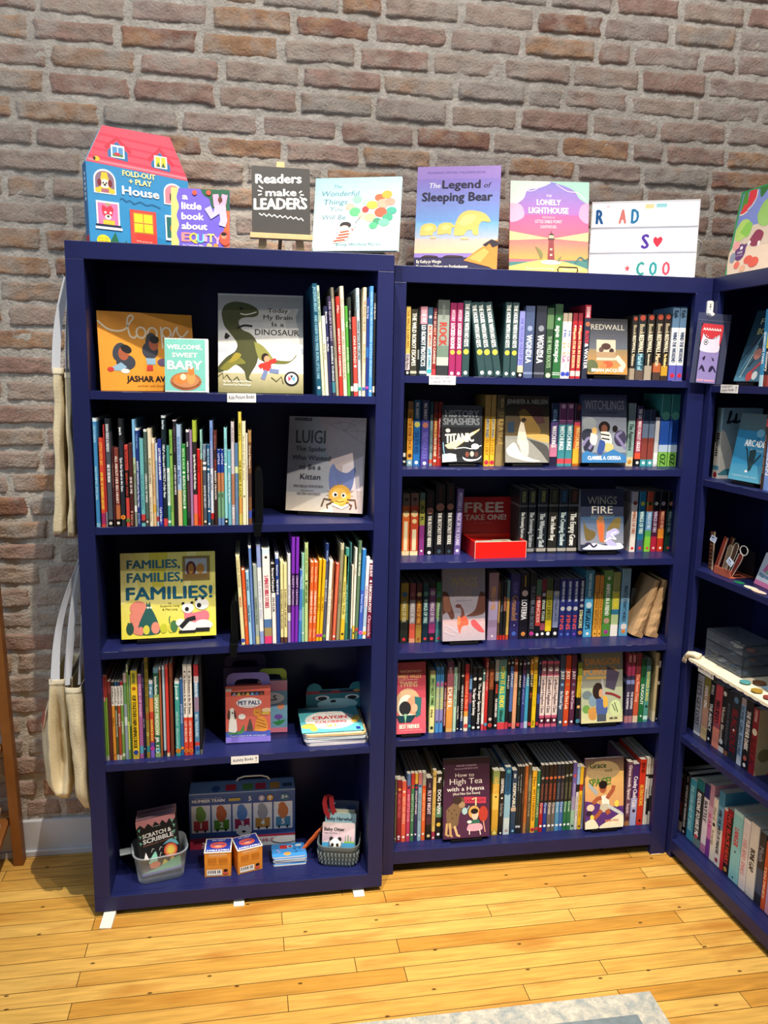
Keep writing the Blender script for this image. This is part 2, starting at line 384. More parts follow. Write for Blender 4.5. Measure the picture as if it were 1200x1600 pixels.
def floor_mat():
    m = bpy.data.materials.new('maple_strip_floor'); m.use_nodes = True; nt = m.node_tree; b = nt.nodes['Principled BSDF']; N = nt.nodes.new; L = nt.links.new
    tc = N('ShaderNodeTexCoord')
    br = N('ShaderNodeTexBrick'); br.inputs['Scale'].default_value = 1; br.inputs['Brick Width'].default_value = .92; br.inputs['Row Height'].default_value = .0585
    br.inputs['Mortar Size'].default_value = .0013; br.inputs['Mortar Smooth'].default_value = .3; br.offset = .37; br.offset_frequency = 2; br.squash = 1.35; br.squash_frequency = 3
    br.inputs['Color1'].default_value = (0, 0, 0, 1); br.inputs['Color2'].default_value = (1, 1, 1, 1); br.inputs['Mortar'].default_value = (.5, .5, .5, 1)
    L(tc.outputs['Object'], br.inputs['Vector'])
    cr = N('ShaderNodeValToRGB'); el = cr.color_ramp.elements; el.new(.35); el.new(.7)
    for e, (p, c) in zip(el, [(0, '#c08a38'), (.35, '#d2a450'), (.7, '#d8ac5a'), (1, '#c99643')]): e.position = p; e.color = lin(c)
    L(br.outputs['Color'], cr.inputs[0])
    mp = N('ShaderNodeMapping'); mp.inputs['Scale'].default_value = (3, 40, 1); L(tc.outputs['Object'], mp.inputs['Vector'])
    g = N('ShaderNodeTexNoise'); g.inputs['Scale'].default_value = 2.2; g.inputs['Detail'].default_value = 8; g.inputs['Distortion'].default_value = .7; L(mp.outputs[0], g.inputs['Vector'])
    mr = N('ShaderNodeMapRange'); mr.inputs[1].default_value = .3; mr.inputs[2].default_value = .7; mr.inputs[3].default_value = .74; mr.inputs[4].default_value = 1.10; L(g.outputs[0], mr.inputs[0])
    mu = N('ShaderNodeMix'); mu.data_type = 'RGBA'; mu.blend_type = 'MULTIPLY'; mu.inputs[0].default_value = 1; L(cr.outputs[0], mu.inputs[6]); L(mr.outputs[0], mu.inputs[7])
    # worn amber patches and knots
    mp2 = N('ShaderNodeMapping'); mp2.inputs['Scale'].default_value = (2.2, 9, 1); L(tc.outputs['Object'], mp2.inputs['Vector'])
    st = N('ShaderNodeTexNoise'); st.inputs['Scale'].default_value = 1.3; st.inputs['Detail'].default_value = 5; L(mp2.outputs[0], st.inputs['Vector'])
    sr = N('ShaderNodeMapRange'); sr.inputs[1].default_value = .54; sr.inputs[2].default_value = .72; sr.inputs[3].default_value = 0; sr.inputs[4].default_value = .75; L(st.outputs[0], sr.inputs[0])
    m2 = N('ShaderNodeMix'); m2.data_type = 'RGBA'; L(sr.outputs[0], m2.inputs[0]); L(mu.outputs[2], m2.inputs[6]); m2.inputs[7].default_value = lin('#a86a24')
    vo = N('ShaderNodeTexVoronoi'); vo.voronoi_dimensions = '2D'; vo.inputs['Scale'].default_value = 4.2; mp3 = N('ShaderNodeMapping'); mp3.inputs['Scale'].default_value = (.8, 1.5, 1); L(tc.outputs['Object'], mp3.inputs['Vector']); L(mp3.outputs[0], vo.inputs['Vector'])
    kr = N('ShaderNodeMapRange'); kr.inputs[1].default_value = .016; kr.inputs[2].default_value = .028; kr.inputs[3].default_value = .85; kr.inputs[4].default_value = 0; L(vo.outputs['Distance'], kr.inputs[0])
    m3 = N('ShaderNodeMix'); m3.data_type = 'RGBA'; L(kr.outputs[0], m3.inputs[0]); L(m2.outputs[2], m3.inputs[6]); m3.inputs[7].default_value = lin('#2c1608')
    m4 = N('ShaderNodeMix'); m4.data_type = 'RGBA'; sc = N('ShaderNodeMath'); sc.operation = 'MULTIPLY'; sc.inputs[1].default_value = .95; L(br.outputs['Fac'], sc.inputs[0]); L(sc.outputs[0], m4.inputs[0])
    L(m3.outputs[2], m4.inputs[6]); m4.inputs[7].default_value = lin('#3a210a')
    L(m4.outputs[2], b.inputs['Base Color']); b.inputs['Roughness'].default_value = .38; b.inputs['Specular IOR Level'].default_value = .35
    bp = N('ShaderNodeBump'); bp.inputs['Strength'].default_value = .3; bp.inputs['Distance'].default_value = .001; bp.invert = True; L(br.outputs['Fac'], bp.inputs['Height']); L(bp.outputs[0], b.inputs['Normal'])
    return m
fl = MB(); fl.box((-1.6, -3.6, -.05), (2.75, .52, 0), floor_mat()); struct('floor', fl)
bb = MB(); WHT = mat('#c9cdd6', .5, amt=.05); bb.prism([(-.95, .0), (2.6, .0), (2.6, .022), (-.95, .022)], .362, .388, WHT, ax=1); bb.box((-.95, .371, .02), (2.6, .388, .132), WHT); struct('baseboard_back', bb, bevel=.003)
rw = MB(); rw.box((2.62, -3.6, 0), (2.72, .50, 3.42), mat('#b3a79c', .9, amt=.15, scale=20, bump=.4)); struct('wall_right', rw)

# ------------------------------------------------------------------ the three bookcases
def bookcase(label, frame, s0, s1, zb, H, sti0, sti1, shelves, dep, railH, topH, botz, panel=.019, feet=True, in0=None, in1=None):
    in0 = sti0 if in0 is None else in0; in1 = sti1 if in1 is None else in1
    t = thing('bookcase', label, 'bookcase', frame.at(0, 0, 0), (0, 0, frame.a))
    a = MB(); a.box((s0, 0, H-topH), (s1, .022, H), NAVY); a.build('top_rail', t, bevel=.0012)
    a = MB(); a.box((s0, .022, H-.022), (s1, dep, H), NAVY); a.build('top_board', t)
    for (p, q) in ((s0, sti0), (sti1, s1)):
        a = MB(); a.box((p, 0, zb if feet else botz), (q, .022, H-topH), NAVY); a.build('stile', t, bevel=.0012)
    pl, pr = (s0, sti0) if sti0-s0 < .03 else (s0, s0+panel), None
    for (p, q) in ((in0-panel, in0), (in1, in1+panel)):
        a = MB(); a.box((p, .022, zb), (q, dep, H-.022), NAVY); a.build('side_panel', t)
    a = MB(); a.box((in0, dep-.008, botz-railH), (in1, dep, H-.022), NAVY); a.build('back_panel', t)
    a = MB()
    if feet: a.box((sti0, 0, botz-railH), (sti1, .022, botz), NAVY)
    else: a.box((s0, -.0, zb), (s1, .022, botz), NAVY)
    a.build('bottom_rail', t, bevel=.0012)
    for i, (za, zb_) in enumerate(shelves):
        a = MB(); y0 = .022 if i == len(shelves)-1 else .002; th = .0225
        x0, x1, y1 = sti0+.0004, sti1-.0004, dep-.0085; yf = .0225; i0, i1 = in0+.0004, in1-.0004; dz = (zb_-za)/(x1-x0)
        pl = [(x0, y0), (x1, y0)]+([(x1, yf), (i1, yf)] if in1 > sti1 and y0 < yf else [])+[(i1, y1), (i0, y1)]+([(i0, yf), (x0, yf)] if in0 < sti0 and y0 < yf else [])
        if y0 >= .022: pl = [(i0, .0225), (i1, .0225), (i1, y1), (i0, y1)]
        n_ = len(pl); zz = [za+dz*(x-x0) for x, y in pl]
        a.add([(x, y, z_-th) for (x, y), z_ in zip(pl, zz)]+[(x, y, z_) for (x, y), z_ in zip(pl, zz)], [tuple(range(n_-1, -1, -1)), tuple(range(n_, 2*n_))]+[(k, (k+1) % n_, n_+(k+1) % n_, n_+k) for k in range(n_)], NAVY)
        rw_ = random.Random(int(za*1000)+i*7); x = x0+.01; wear = mat('#7c7d9c', .6)
        while x < x1-.05:                       # paint worn off the front edge here and there
            L_ = rw_.uniform(.006, .07)
            if rw_.random() < .42:
                z_ = za+dz*(x-x0); h_ = rw_.uniform(.0006, .0016); a.add([(x, y0-.00025, z_-h_), (x+L_, y0-.00025, z_+dz*L_-h_*rw_.uniform(.5, 1)), (x+L_, y0-.00025, z_+dz*L_-.0001), (x, y0-.00025, z_-.0001)], [(0, 1, 2, 3)], wear)
            x += L_+rw_.uniform(.004, .05)
        a.build('shelf', t)
    return t
LZ = [(1.6394, 1.6361), (1.249, 1.2521), (.8698, .882), (.510, .519), (.067, .067)]
MZ = [1.7005, 1.4075, 1.1042, .799, .4924, .0864]
RZ = [1.688, 1.379, 1.072, .763, .470, .072]
bookcase('tall dark navy bookcase of children’s picture books, left of the three', FL, 0, .914, .018, 2.045, .0484, .8659, LZ, .358, .047, .047, .067, feet=False)
bookcase('dark navy six-shelf bookcase of chapter books in the middle against the brick', FM, 0, 1.0425, 0, 2.0284, .0375, .985, [(z, z) for z in MZ], .272, .048, .049, .0864, in0=.0375, in1=1.022)
bookcase('dark navy bookcase at right angles to the others, cut by the right edge', FR, -.075, 1.35, 0, 2.0300, .044, 1.31, [(z, z) for z in RZ], .33, .046, .046, .072, in0=-.055)

# white levelling shims under the cases
def shim(s, o, label, w_=.03, l=.075, fr=FL, h0=.004, h1=.017, rot=0):
    a = MB(); z = .0004
    a.add([(0, 0, z), (w_, 0, z), (w_, l, z), (0, l, z), (0, 0, h0), (w_, 0, h0), (w_, l, h1), (0, l, h1)], [(3, 2, 1, 0), (4, 5, 6, 7), (0, 1, 5, 4), (1, 2, 6, 5), (2, 3, 7, 6), (3, 0, 4, 7)], mat('#e8e2d2', .5))
    o_ = a.build('shim', bevel=.0008); o_.location = fr.at(s, o, 0); o_.rotation_euler = (0, 0, fr.a+rot); tag(o_, label, 'shim', 'white levelling shims')
shim(.022, -.058, 'white wedge shim sticking out under left front corner of tall bookcase', .036, .07, h0=.005, rot=-.08)
shim(.428, -.012, 'white wedge shim under the middle of the tall bookcase front', .034, .05)
shim(.818, -.020, 'white wedge shim under the right front of the tall bookcase', .036, .06)
shim(.990, -.001, 'thin white shim under the right foot of the middle bookcase', .036, .04, FM, .0015, .0025)

# rug
RC = onz(1015, 1552, 0); RA = onz(560, 1600, 0)
def rug():
    x1, y1 = RC.x, RC.y; ang = math.atan2(RC.y-onz(760, 1580, 0).y, RC.x-onz(760, 1580, 0).x)
    a = MB(); m = bpy.data.materials.new('faded_rug'); m.use_nodes = True; nt = m.node_tree; b = nt.nodes['Principled BSDF']; N = nt.nodes.new; L = nt.links.new
    tc = N('ShaderNodeTexCoord'); n1 = N('ShaderNodeTexNoise'); n1.inputs['Scale'].default_value = 38; n1.inputs['Detail'].default_value = 6; n1.inputs['Roughness'].default_value = .75; L(tc.outputs['Object'], n1.inputs['Vector'])
    cr = N('ShaderNodeValToRGB'); el = cr.color_ramp.elements; el.new(.52)
    for e, (p, c) in zip(el, [(.36, '#8d9698'), (.52, '#b4b1a6'), (.66, '#cfc9ba')]): e.position = p; e.color = lin(c)
    L(n1.outputs[0], cr.inputs[0]); L(cr.outputs[0], b.inputs['Base Color']); b.inputs['Roughness'].default_value = .95
    bp = N('ShaderNodeBump'); bp.inputs['Strength'].default_value = .6; bp.inputs['Distance'].default_value = .004; L(n1.outputs[0], bp.inputs['Height']); L(bp.outputs[0], b.inputs['Normal'])
    a.box((-1.3, -1.6, .0006), (0, 0, .008), m)
    o = a.build('rug', bevel=.002); o.location = (x1, y1, 0); o.rotation_euler = (0, 0, ang)
    tag(o, 'faded grey and slate patterned rug on the wooden floor in front', 'rug')
    def ov(x0, y0, x1_, y1_, c, h, nm='border'):
        q = MB(); q.box((x0, y0, .0078), (x1_, y1_, h), mat(c, .95, amt=.35, scale=55, bump=.5)); q.build(nm, o)
    ov(-1.24, -1.52, -.075, -.075, '#737f85', .0083); ov(-1.20, -1.48, -.105, -.125, '#a7a69d', .0086, 'field')
    q = MB(); rr = random.Random(3)
    for i in range(90):
        x, y = rr.uniform(-1.15, -.12), rr.uniform(-.42, -.09); r = rr.uniform(.006, .02); n = 9
        q.add([(x+r*math.cos(k*6.283/n)*rr.uniform(.5, 1.2), y+r*math.sin(k*6.283/n)*rr.uniform(.4, 1), .0089) for k in range(n)], [tuple(range(n))], rr.choice(['#5e6c74', '#d6d0c0', '#8b979b', '#c7c0ae']))
    tag(q.build('motif', o), kind='stuff')
rug()

# ------------------------------------------------------------------ rows of books: x0 x1 (at the foot) ytop [xtop] | look | colour | spine artwork, a few top bands being painted shelf shade
row(FL, .012, 1.6394, 'top shelf of left bookcase', 'picture books at the right of the top shelf', '''
495 503 442.8 487.5|dark teal picture|#17506b|t .03 .25 #7fb0c4 JACQUELINE BRIGHT/t .28 .85 #7fb0c4 AND I KNEW YOU WERE BORN, LITTLE ONE/d .93 .3 #b7dbe8
503.4 508.2 446 494|mint and cream picture|#d9e0bd|b .0 .3 #b9d2bd/t .05 .33 #38615a FIVE MORE MINUTES
508.6 514 493.5 502.5|white thin picture|#e6e3cc|b .0 .35 #f4f4ee/t .2 .7 #8d8f86 little bear
514.4 519.2 478 506.7|navy spined thin|#2a2c56|t .06 .2 #e8e8f0 Barnett/t .3 .55 #e8e8f0 Mr. Mole
519.6 525 462.7 511.8|purple-black mottled|#37304c|t .05 .45 #b9aecb THE QUIET FOREST/t .5 .85 #d8e8ea INVISIBLE THINGS/b .86 .97 #3f7f92
525.4 530 449 516.7|grey tan picture|#a19a86|b .0 .1 #7e786b/t .3 .8 #5b5648 a small house
530.7 536.3 463 524.6|red holiday picture|#c9342d|t .06 .2 #f2d8d0 Mac/t .32 .8 #fff0ea SANTA’S FIRST CHRISTMAS
537 543 447 530.7|tall cream picture|#e3dcc4|t .1 .3 #9a927b the moon/t .4 .85 #9a927b WE ARE LITTLE FEATHERS
543.5 548 478 538.8|bright green thin|#4fa23c|t .1 .3 #dff0cf Tad/t .45 .75 #dff0cf ROUND GREEN
548.4 552.6 464 544|charcoal thin|#2f3733|t .05 .4 #b9c1bb the night owl/b .9 .95 #e8e8e0
553 559.6 495 550|coral red short|#d8493f|t .22 .6 #f7cfc8 ON ROAD/d .62 .28 #fff/b .84 .94 #f3e6dc
560 565 450 556.4|pale grey blue picture|#b3c6cf|b .0 .2 #cfe2ea/t .06 .2 #4c7fa0 Terry Border/t .3 .66 #33404a PEANUT BUTTER & CUPCAKE/s .93 #3fb3a3 4
565.5 570.8 449|peach picture|#ecd7b6|t .12 .4 #8c5b3f WE WAITED FOR YOU/t .45 .75 #c08c62 ROBSON/s .93 #5a6fc4 2
571.2 575.2 465|navy blue short|#223a86|t .05 .25 #cfe0ff Betty Ray/b .5 .6 #2a66b3/s .91 #d24fb8 3
575.6 581.4 447|bright sky blue picture|#4f93dd|t .05 .5 #9cc4f2 WHEN THE SKY GLOWS/t .5 .85 #9cc4f2 LITTLE BUNNY/d .95 .3 #fff
581.8 585.6 457.5|black edged thin|#2b2c31|t .05 .3 #e8e8e8 ONE BRAVE/b .9 .96 #d8d2c6
''', dep=.25, hard=True, zr=1.6361)
row(FL, .004, 1.249, 'second shelf of left bookcase', 'picture books in the long row on the second shelf', '''
150.7 157 653.5|sky blue tall|#3f86bd|b .0 .03 #d9ecf5/t .06 .22 #9fd3ee LORETTA BARROW/t .44 .75 #a8dff0 NOTHING SPECIAL/b .96 1 #7fb3cf
159 166 684.7|orange-red|#d5492f|t .05 .3 #f3b24d LITTLE CITY, BIG/t .38 .8 #fbd34e AN ABC OF WOMEN’S HISTORY/b .84 .97 #9b2b5e
166.4 168.6 664|thin red|#c23b3a|b .85 1 #8f97a0
169.6 177.2 654|black and slate|#4d525c|b .0 .12 #20242b/t .05 .3 #d8dde0 SUSAN VERDE & FRIENDS/t .42 .58 #f3f3f3 RISE TO THE MOON/b .93 1 #1a1a1c/d .965 .35 #d9d3c4
178 181.4 699.5|dark maroon|#4b2126|t .1 .6 #9c6a5d THE HONEY BADGER/b .92 1 #2a1a1a
182 189 700.3|brick red brown|#7d3a32|t .1 .7 #f1ddd0 ALL ABOUT HER BIG HEART/b .72 .9 #b5673f/b .9 1 #1c1716/d .95 .35 #e8e2d6
190 196.7 654|charcoal navy tall|#232b36|b .0 .2 #1d1f22/t .08 .15 #e8e8e8 Joanna Ho/t .36 .67 #e9eef2 Eyes that Speak to the Stars/s .91 #ef8f2c 6
198 203.6 696|red with a black band|#cf463f|b .3 .64 #2c1b1b/t .05 .28 #5c1414 BLACKALLS/t .33 .62 #d24b3a BEING YOU/s .92 #5b8f3c 5
204.2 210.4 693|dark brown|#4a2422|t .4 .6 #f0e6df SHE IS ME/d .82 .3 #c08878/t .85 .98 #d18d7c Sadie Lou
211 215.3 655.5|sky blue and green|#8a9483|b .0 .35 #7fb9e3/b .35 .5 #b7c9a4/t .4 .6 #6e7a43 Wide Meadow/b .8 .86 #e8e8e2
215.6 220.8 669.7|navy|#20377f|b .0 .02 #f0f0f0/t .05 .2 #7fa2d8 Tadashi Gabe/t .33 .8 #e4edf8 BAKERY DRAGON and the Fairy Cake/t .86 .97 #9fb8e4 Jordan
221.3 227.8 685.6|light teal|#6db5b8|t .4 .8 #4a8f98 THE LITTLE THINGS/b .86 .93 #c53b3b/b .93 .96 #2f3036
228.2 233.4 671.4|grey green|#4d635c|b .0 .02 #e8ece8/t .1 .35 #6f8a80 DE LA PEÑA/t .45 .75 #eef2ec CARMELA FULL OF WISHES/b .92 1 #4a4747/d .95 .35 #eadfcb
234.3 240 669.7|cream tall|#e7dcc0|b .3 .38 #eedfae/t .3 .56 #7d7a66 I’D LIKE A LITTLE WALK/t .7 .95 #b6a98a Dolores Brown
240.4 245 685.5|tan|#dcb787|b .0 .05 #f5e6cf/t .4 .65 #ac7f52 the story of a story/b .75 .84 #d6a83f
245.4 249 694|pale blue grey|#9db7d3|b .0 .2 #c3d9ef/t .65 .85 #4c7ac0 IT IS NIGHT/b .88 .94 #b23f45
249.4 255.6 686.8|royal blue|#23359a|t .1 .46 #f4f6ff LET’S MAKE A RAMBOW!/t .78 .97 #e6ebff Carli Favole •
256 262.4 649.5|dark navy tall|#14242f|b .0 .02 #c8d0d4/t .04 .12 #d4e2e8 Susan Furyo/t .26 .74 #e9f4f7 HELP a Hero and PROTECT a Polar Bear/b .93 1 #cc4148
262.8 267.4 697.3|teal and white|#4c9a90|b .27 .74 #e6efec/t .32 .7 #8fc2bb TEETH THAT GLOW AND PLAY/b .93 .96 #e8f4f0
267.6 272.4 672|lime green|#8abb5a|t .05 .2 #5e8f35 Yas Imamura/d .25 .35 #2b3a1c/t .4 .85 #6f9d45 BORN TO BE WILD OUTSIDE
273.4 278.4 656.5|black|#201d24|b .0 .01 #d8d0d8/t .06 .3 #6d5068 PEREZ & CHORD/t .42 .7 #f1f1f1 A BOY WITH NO WORDS
278.8 285.6 663.5|light blue over sand|#d7bd91|b .0 .64 #a5c0e0/t .12 .4 #6c93c4 BLUE ARE BEAMS OF BLUE/t .44 .58 #3f62a2 Joy Rose
286.2 292.5 694.6|bright green|#2c8f3b|t .05 .3 #bfe8b6 BESS KALB/d .34 .32 #f1fff0/t .38 .74 #f2fff0 BUFFALO FLUFFALO/d .77 .32 #fff
293.3 298.2 672|dark grey patterned|#38363f|b .0 .02 #eee/t .12 .17 #fff VG/t .32 .52 #f1f1f1 HIDDEN GEM/b .55 .85 #54373f/b .92 1 #222
298.5 302.9 672|lilac|#9a7ba3|t .1 .6 #b59cc0 soft slow day
303.3 309.5 657|lime black and pink|#2a2626|b .0 .2 #a6b83c/t .32 .65 #f4f4ea Eyes that Weave the World’s Wonders/b .7 .88 #e0627c/b .88 1 #dc6f3b
309.7 314.6 702.5|plain red|#cf1c1d|t .1 .3 #8e0f12 DOT, HOP/t .88 .97 #8e0f12 GO
314.9 317.9 672.5|rust with mint top|#b0602c|b .0 .3 #9fd6c8/t .05 .3 #2e6c5e Pig in a Tutu
318.4 324 695|slate blue|#4b5563|b .0 .15 #6b7d96/t .05 .2 #b8c8dc Wyatt/b .21 .24 #e6eaee/b .27 .31 #e6eaee/t .5 .78 #d7dde2 SNOW IN THE CITY/b .93 1 #3c3a3a/d .95 .35 #e8dfc9
325 329.7 695|medium blue|#245880|t .05 .25 #c6e0f4 BESS KALB/d .3 .35 #e9f5fd/t .35 .78 #e9f5fd BUFFALO FLUFFALO and PUFFALO/d .82 .35 #fff/d .98 .35 #cfe4f0
330 334.7 657.5|periwinkle over white|#d6dceb|b .0 .25 #7f9cd6/t .05 .2 #3c5fa8 Matthew/b .25 .45 #98a0c8/t .5 .66 #86889a slow cloud/b .88 .94 #b8242a/b .94 1 #333
335.6 340.6 673|dark chocolate brown|#38211f|b .0 .15 #5c2a26/t .05 .2 #a0605c Dan S Goodkins/t .3 .42 #b94a3c SHE’LL/t .42 .72 #efe8e2 BAKERY DRAGON
340.8 345.8 703|blue tan and green|#6f9b79|b .0 .3 #1f3d93/t .05 .19 #dfe7ff LITTLE/b .3 .55 #b8794f/t .58 .63 #2b3c30 H+/b .9 1 #5f7fb0
346.2 351.2 703|blue tan and green|#6f9b79|b .0 .3 #1f3d93/t .05 .19 #dfe7ff LITTLE/b .3 .55 #b8794f/t .58 .63 #2b3c30 H+/b .9 1 #5f7fb0
351.6 356.4 668.5|pale aqua|#8fcfd3|t .1 .4 #5fa9b0 WILD AT HEART/d .37 .35 #e2f7f8/b .93 1 #1f2326/d .96 .35 #e8e8e0
356.8 362 703.5|turquoise|#6aaec2|d .22 .3 #e0f3f8/t .3 .7 #dff2f6 every little thing here
362.4 367.7 659|pale grey and brown|#a8745c|b .0 .5 #c9bec2/t .05 .2 #8b7a80 PLACES/b .8 1 #b7a8ae/t .82 .95 #fff BODY
368 373.3 693|steel blue|#55789f|b .28 .36 #c6d7a4/t .4 .9 #7e9cbc blue river stories
373.8 379 643.5|tall yellow|#d8c650|t .1 .25 #6b5f17 MISFITS & Co/t .42 .75 #5f5414 THE RABBIT IS LATE/b .75 .9 #cf9645/b .9 1 #c8b657
379.4 385.3 658|tall cream|#e5dfbe|t .1 .6 #a49c6e the seed and the snow/d .72 .3 #8a8c6b
385.6 388.2 678|white thin|#e9e4d8|t .3 .55 #8f5a50 dreams and bloom
388.8 394 673|brown leaf patterned|#6f4a2f|b .0 .12 #a8804c/t .15 .4 #e3d2b6 Good Nature/b .45 .7 #46302a/b .85 .93 #3d4ba0
''', dep=.26, hard=True, zr=1.2521)
row(FL, .004, .8698, 'third shelf of left bookcase', 'picture books at the right of the third shelf', '''
377.5 383.4 869 368|cream yellow|#e9dfa9|t .05 .35 #b5a66b DANNY PARKER/t .45 .57 #d87f5a THIS LITTLE/s .95 #3f51b0
384 389.2 891 377|orange|#dd5a26|t .1 .9 #f0a06f A LITTLE LIFE OF PIE
389.7 394.8 894 383.5|light blue|#9fcfea|t .1 .25 #2f5a74 LIFE OF BEAR/t .45 .68 #2f5a74 Wonder Bound
395.2 399.4 853.5 387.6|periwinkle|#5f80c2|b .0 .02 #fff/t .08 .9 #86a1d8 in the blue of the evening
400 406 883 394.8|grey green|#9fada4|t .4 .75 #67766d THE NUMBER OF THE NIGHT/b .9 1 #c4bd8a
406.4 413 852.5 400|white with lavender ends|#eceae8|b .0 .22 #8e9ed0/t .35 .75 #b9c3e2 THE SNOWY DAY RISING/b .87 1 #8e9ed0
413.6 425.4 857.5 409|thick white|#f1ece6|d .09 .18 #252525/t .28 .62 #c04860 5-MINUTE BIBLE STORIES/b .0 .06 #cfe4ec/b .74 .83 #4f74a8/b .83 .92 #a08a5c/b .92 1 #d93d76
426 432.3 881.5 423|black over white|#efe9e3|b .0 .36 #1e1b1b/t .05 .34 #f2f2f2 Bernard Fairyland/t .42 .6 #3b3b3b EN FLOR
432.9 438.2 866 430|deep blue|#24408f|b .0 .05 #ccd8f0/t .12 .24 #dde6ff Daniel Lore/t .28 .45 #fff THE BOY IS HE
438.6 443.4 876 437.5|pale yellow thin|#e8dda0|t .35 .83 #5d4a2e IS EVERYTHING A METAPHOR?/b .93 1 #5a3a30
444 449.3 881 443|pale yellow thin|#e8dda0|t .32 .8 #5d4a2e IS EVERYTHING A METAPHOR?/b .93 1 #5a3a30
449.8 454.4 866 449.4|white and lilac|#d5d8e0|b .75 1 #9a87bd/t .3 .6 #9c9aa8 all kinds of us/b .57 .66 #6a5a6e
454.8 460 839.5 456.2|purple|#7a2bb2|b .34 .65 #3c1a58/t .36 .64 #d3b3e8 CREEPY CRAYON!
460.5 465.6 839.5 462.9|purple|#7a2bb2|b .34 .65 #3c1a58/t .36 .64 #d3b3e8 CREEPY CRAYON!
466 470.9 891 469|cornflower blue|#3f78c4|t .06 .3 #cfe2ff Fletcher/b .55 .7 #6f8fd0
471.3 475.6 865|sea green|#8cc2a9|b .4 .6 #5a9c86/t .1 .3 #cfe9dc Jennings/d .9 .35 #e8f4ee
476 481.4 849|light lime|#b9cf8d|t .05 .3 #7d9a4c NONNIE BRAHM/d .38 .3 #2f3a25/t .41 .6 #546b34 CRIMP AND CANE
482 487.5 879 485.8|burnt orange|#e0622a|t .05 .25 #f7bd92 Amara Clarke/t .36 .76 #ffe7d2 HUSBAND FLAT TALE/t .84 .95 #f7bd92 Clarion
487.8 493.4 879 491.8|burnt orange|#e0622a|t .05 .25 #f7bd92 Amara Clarke/t .36 .76 #ffe7d2 HUSBAND FLAT TALE/t .84 .95 #f7bd92 Clarion
493.8 498.2 875 499.2|golden yellow|#e6b417|t .45 .63 #9a6a0c ALL WILD/s .93 #c23a9a 3
498.5 503.5 875 505.3|golden yellow|#e6b417|t .45 .63 #9a6a0c ALL WILD/s .93 #c23a9a 3
504 508.6 850 510|slate navy|#4b5068|b .0 .2 #1f3570/t .05 .2 #9fb4e0 SNOW/t .36 .6 #cfd4e6 ROSE CASTLE/s .95 #5fa03c
509 514.4 876.5 515.5|white|#ece6d8|t .3 .85 #c3b9a4 little fox goes home
514.6 518.2 880 519.5|brown|#8b5a3c|t .05 .9 #d9b08e bear hugs in winter
518.7 524.2 881.5 525.6|brick orange|#c9533a|t .05 .2 #f0b49a Sue/t .3 .7 #eda98f the red barn door/r .02 .95 #d66a4c/d .95 .3 #fff
525 530.4 850 533|olive tan|#8f8a6a|b .0 .06 #bfb99a/t .2 .8 #6c684d old hill songs
531 537.8 869 539|pale yellow|#d9cf6f|b .0 .25 #c3c05c/b .75 1 #d9b72e/t .3 .7 #8d8435 Sunny Days Walk/d .93 .3 #2b2b22
538.2 543.6 857 541|dark teal green|#2f6f63|b .0 .25 #3f8f86/t .3 .9 #7fb1a4 the deep green wood
544 546.4 849 548|blackish green|#24403f|b .0 .2 #3f6f72
546.8 549.6 884 550.4|pale cream thin|#e6e0cf|b .85 1 #6f93ad
550 553.6 857 555.5|tall white|#eee9dc|t .1 .4 #9d978a Kekla/b .85 1 #d9bd4f/d .93 .35 #222
554 558.8 846 561.4|forest green|#5c7a5c|t .12 .35 #eef2e6 COZY IN WINTER/s .9 #d0493a 4
559.6 565.6 859 567|azure blue|#2f7cc8|b .45 .95 #3b5cc0/t .5 .7 #a9c6f0 brave blue/s .93 #d45bc6 3
566 571.6 871.5 573|white fading blue|#dbe3ea|b .0 .2 #eef2f2/b .6 .85 #a8c3da/t .35 .6 #a57aa0 lullaby town/s .93 #e3a12f
572.2 579.6 876.5 577.2|maroon|#6d1a3b|b .0 .03 #f3d8e4/t .05 .2 #f6e6ee JESS ROY/d .26 .25 #fff/t .3 .66 #fbeff5 UNICORN POST/t .7 .97 #e9b8cd Chronicle
''', dep=.25, hard=True, zr=.882)
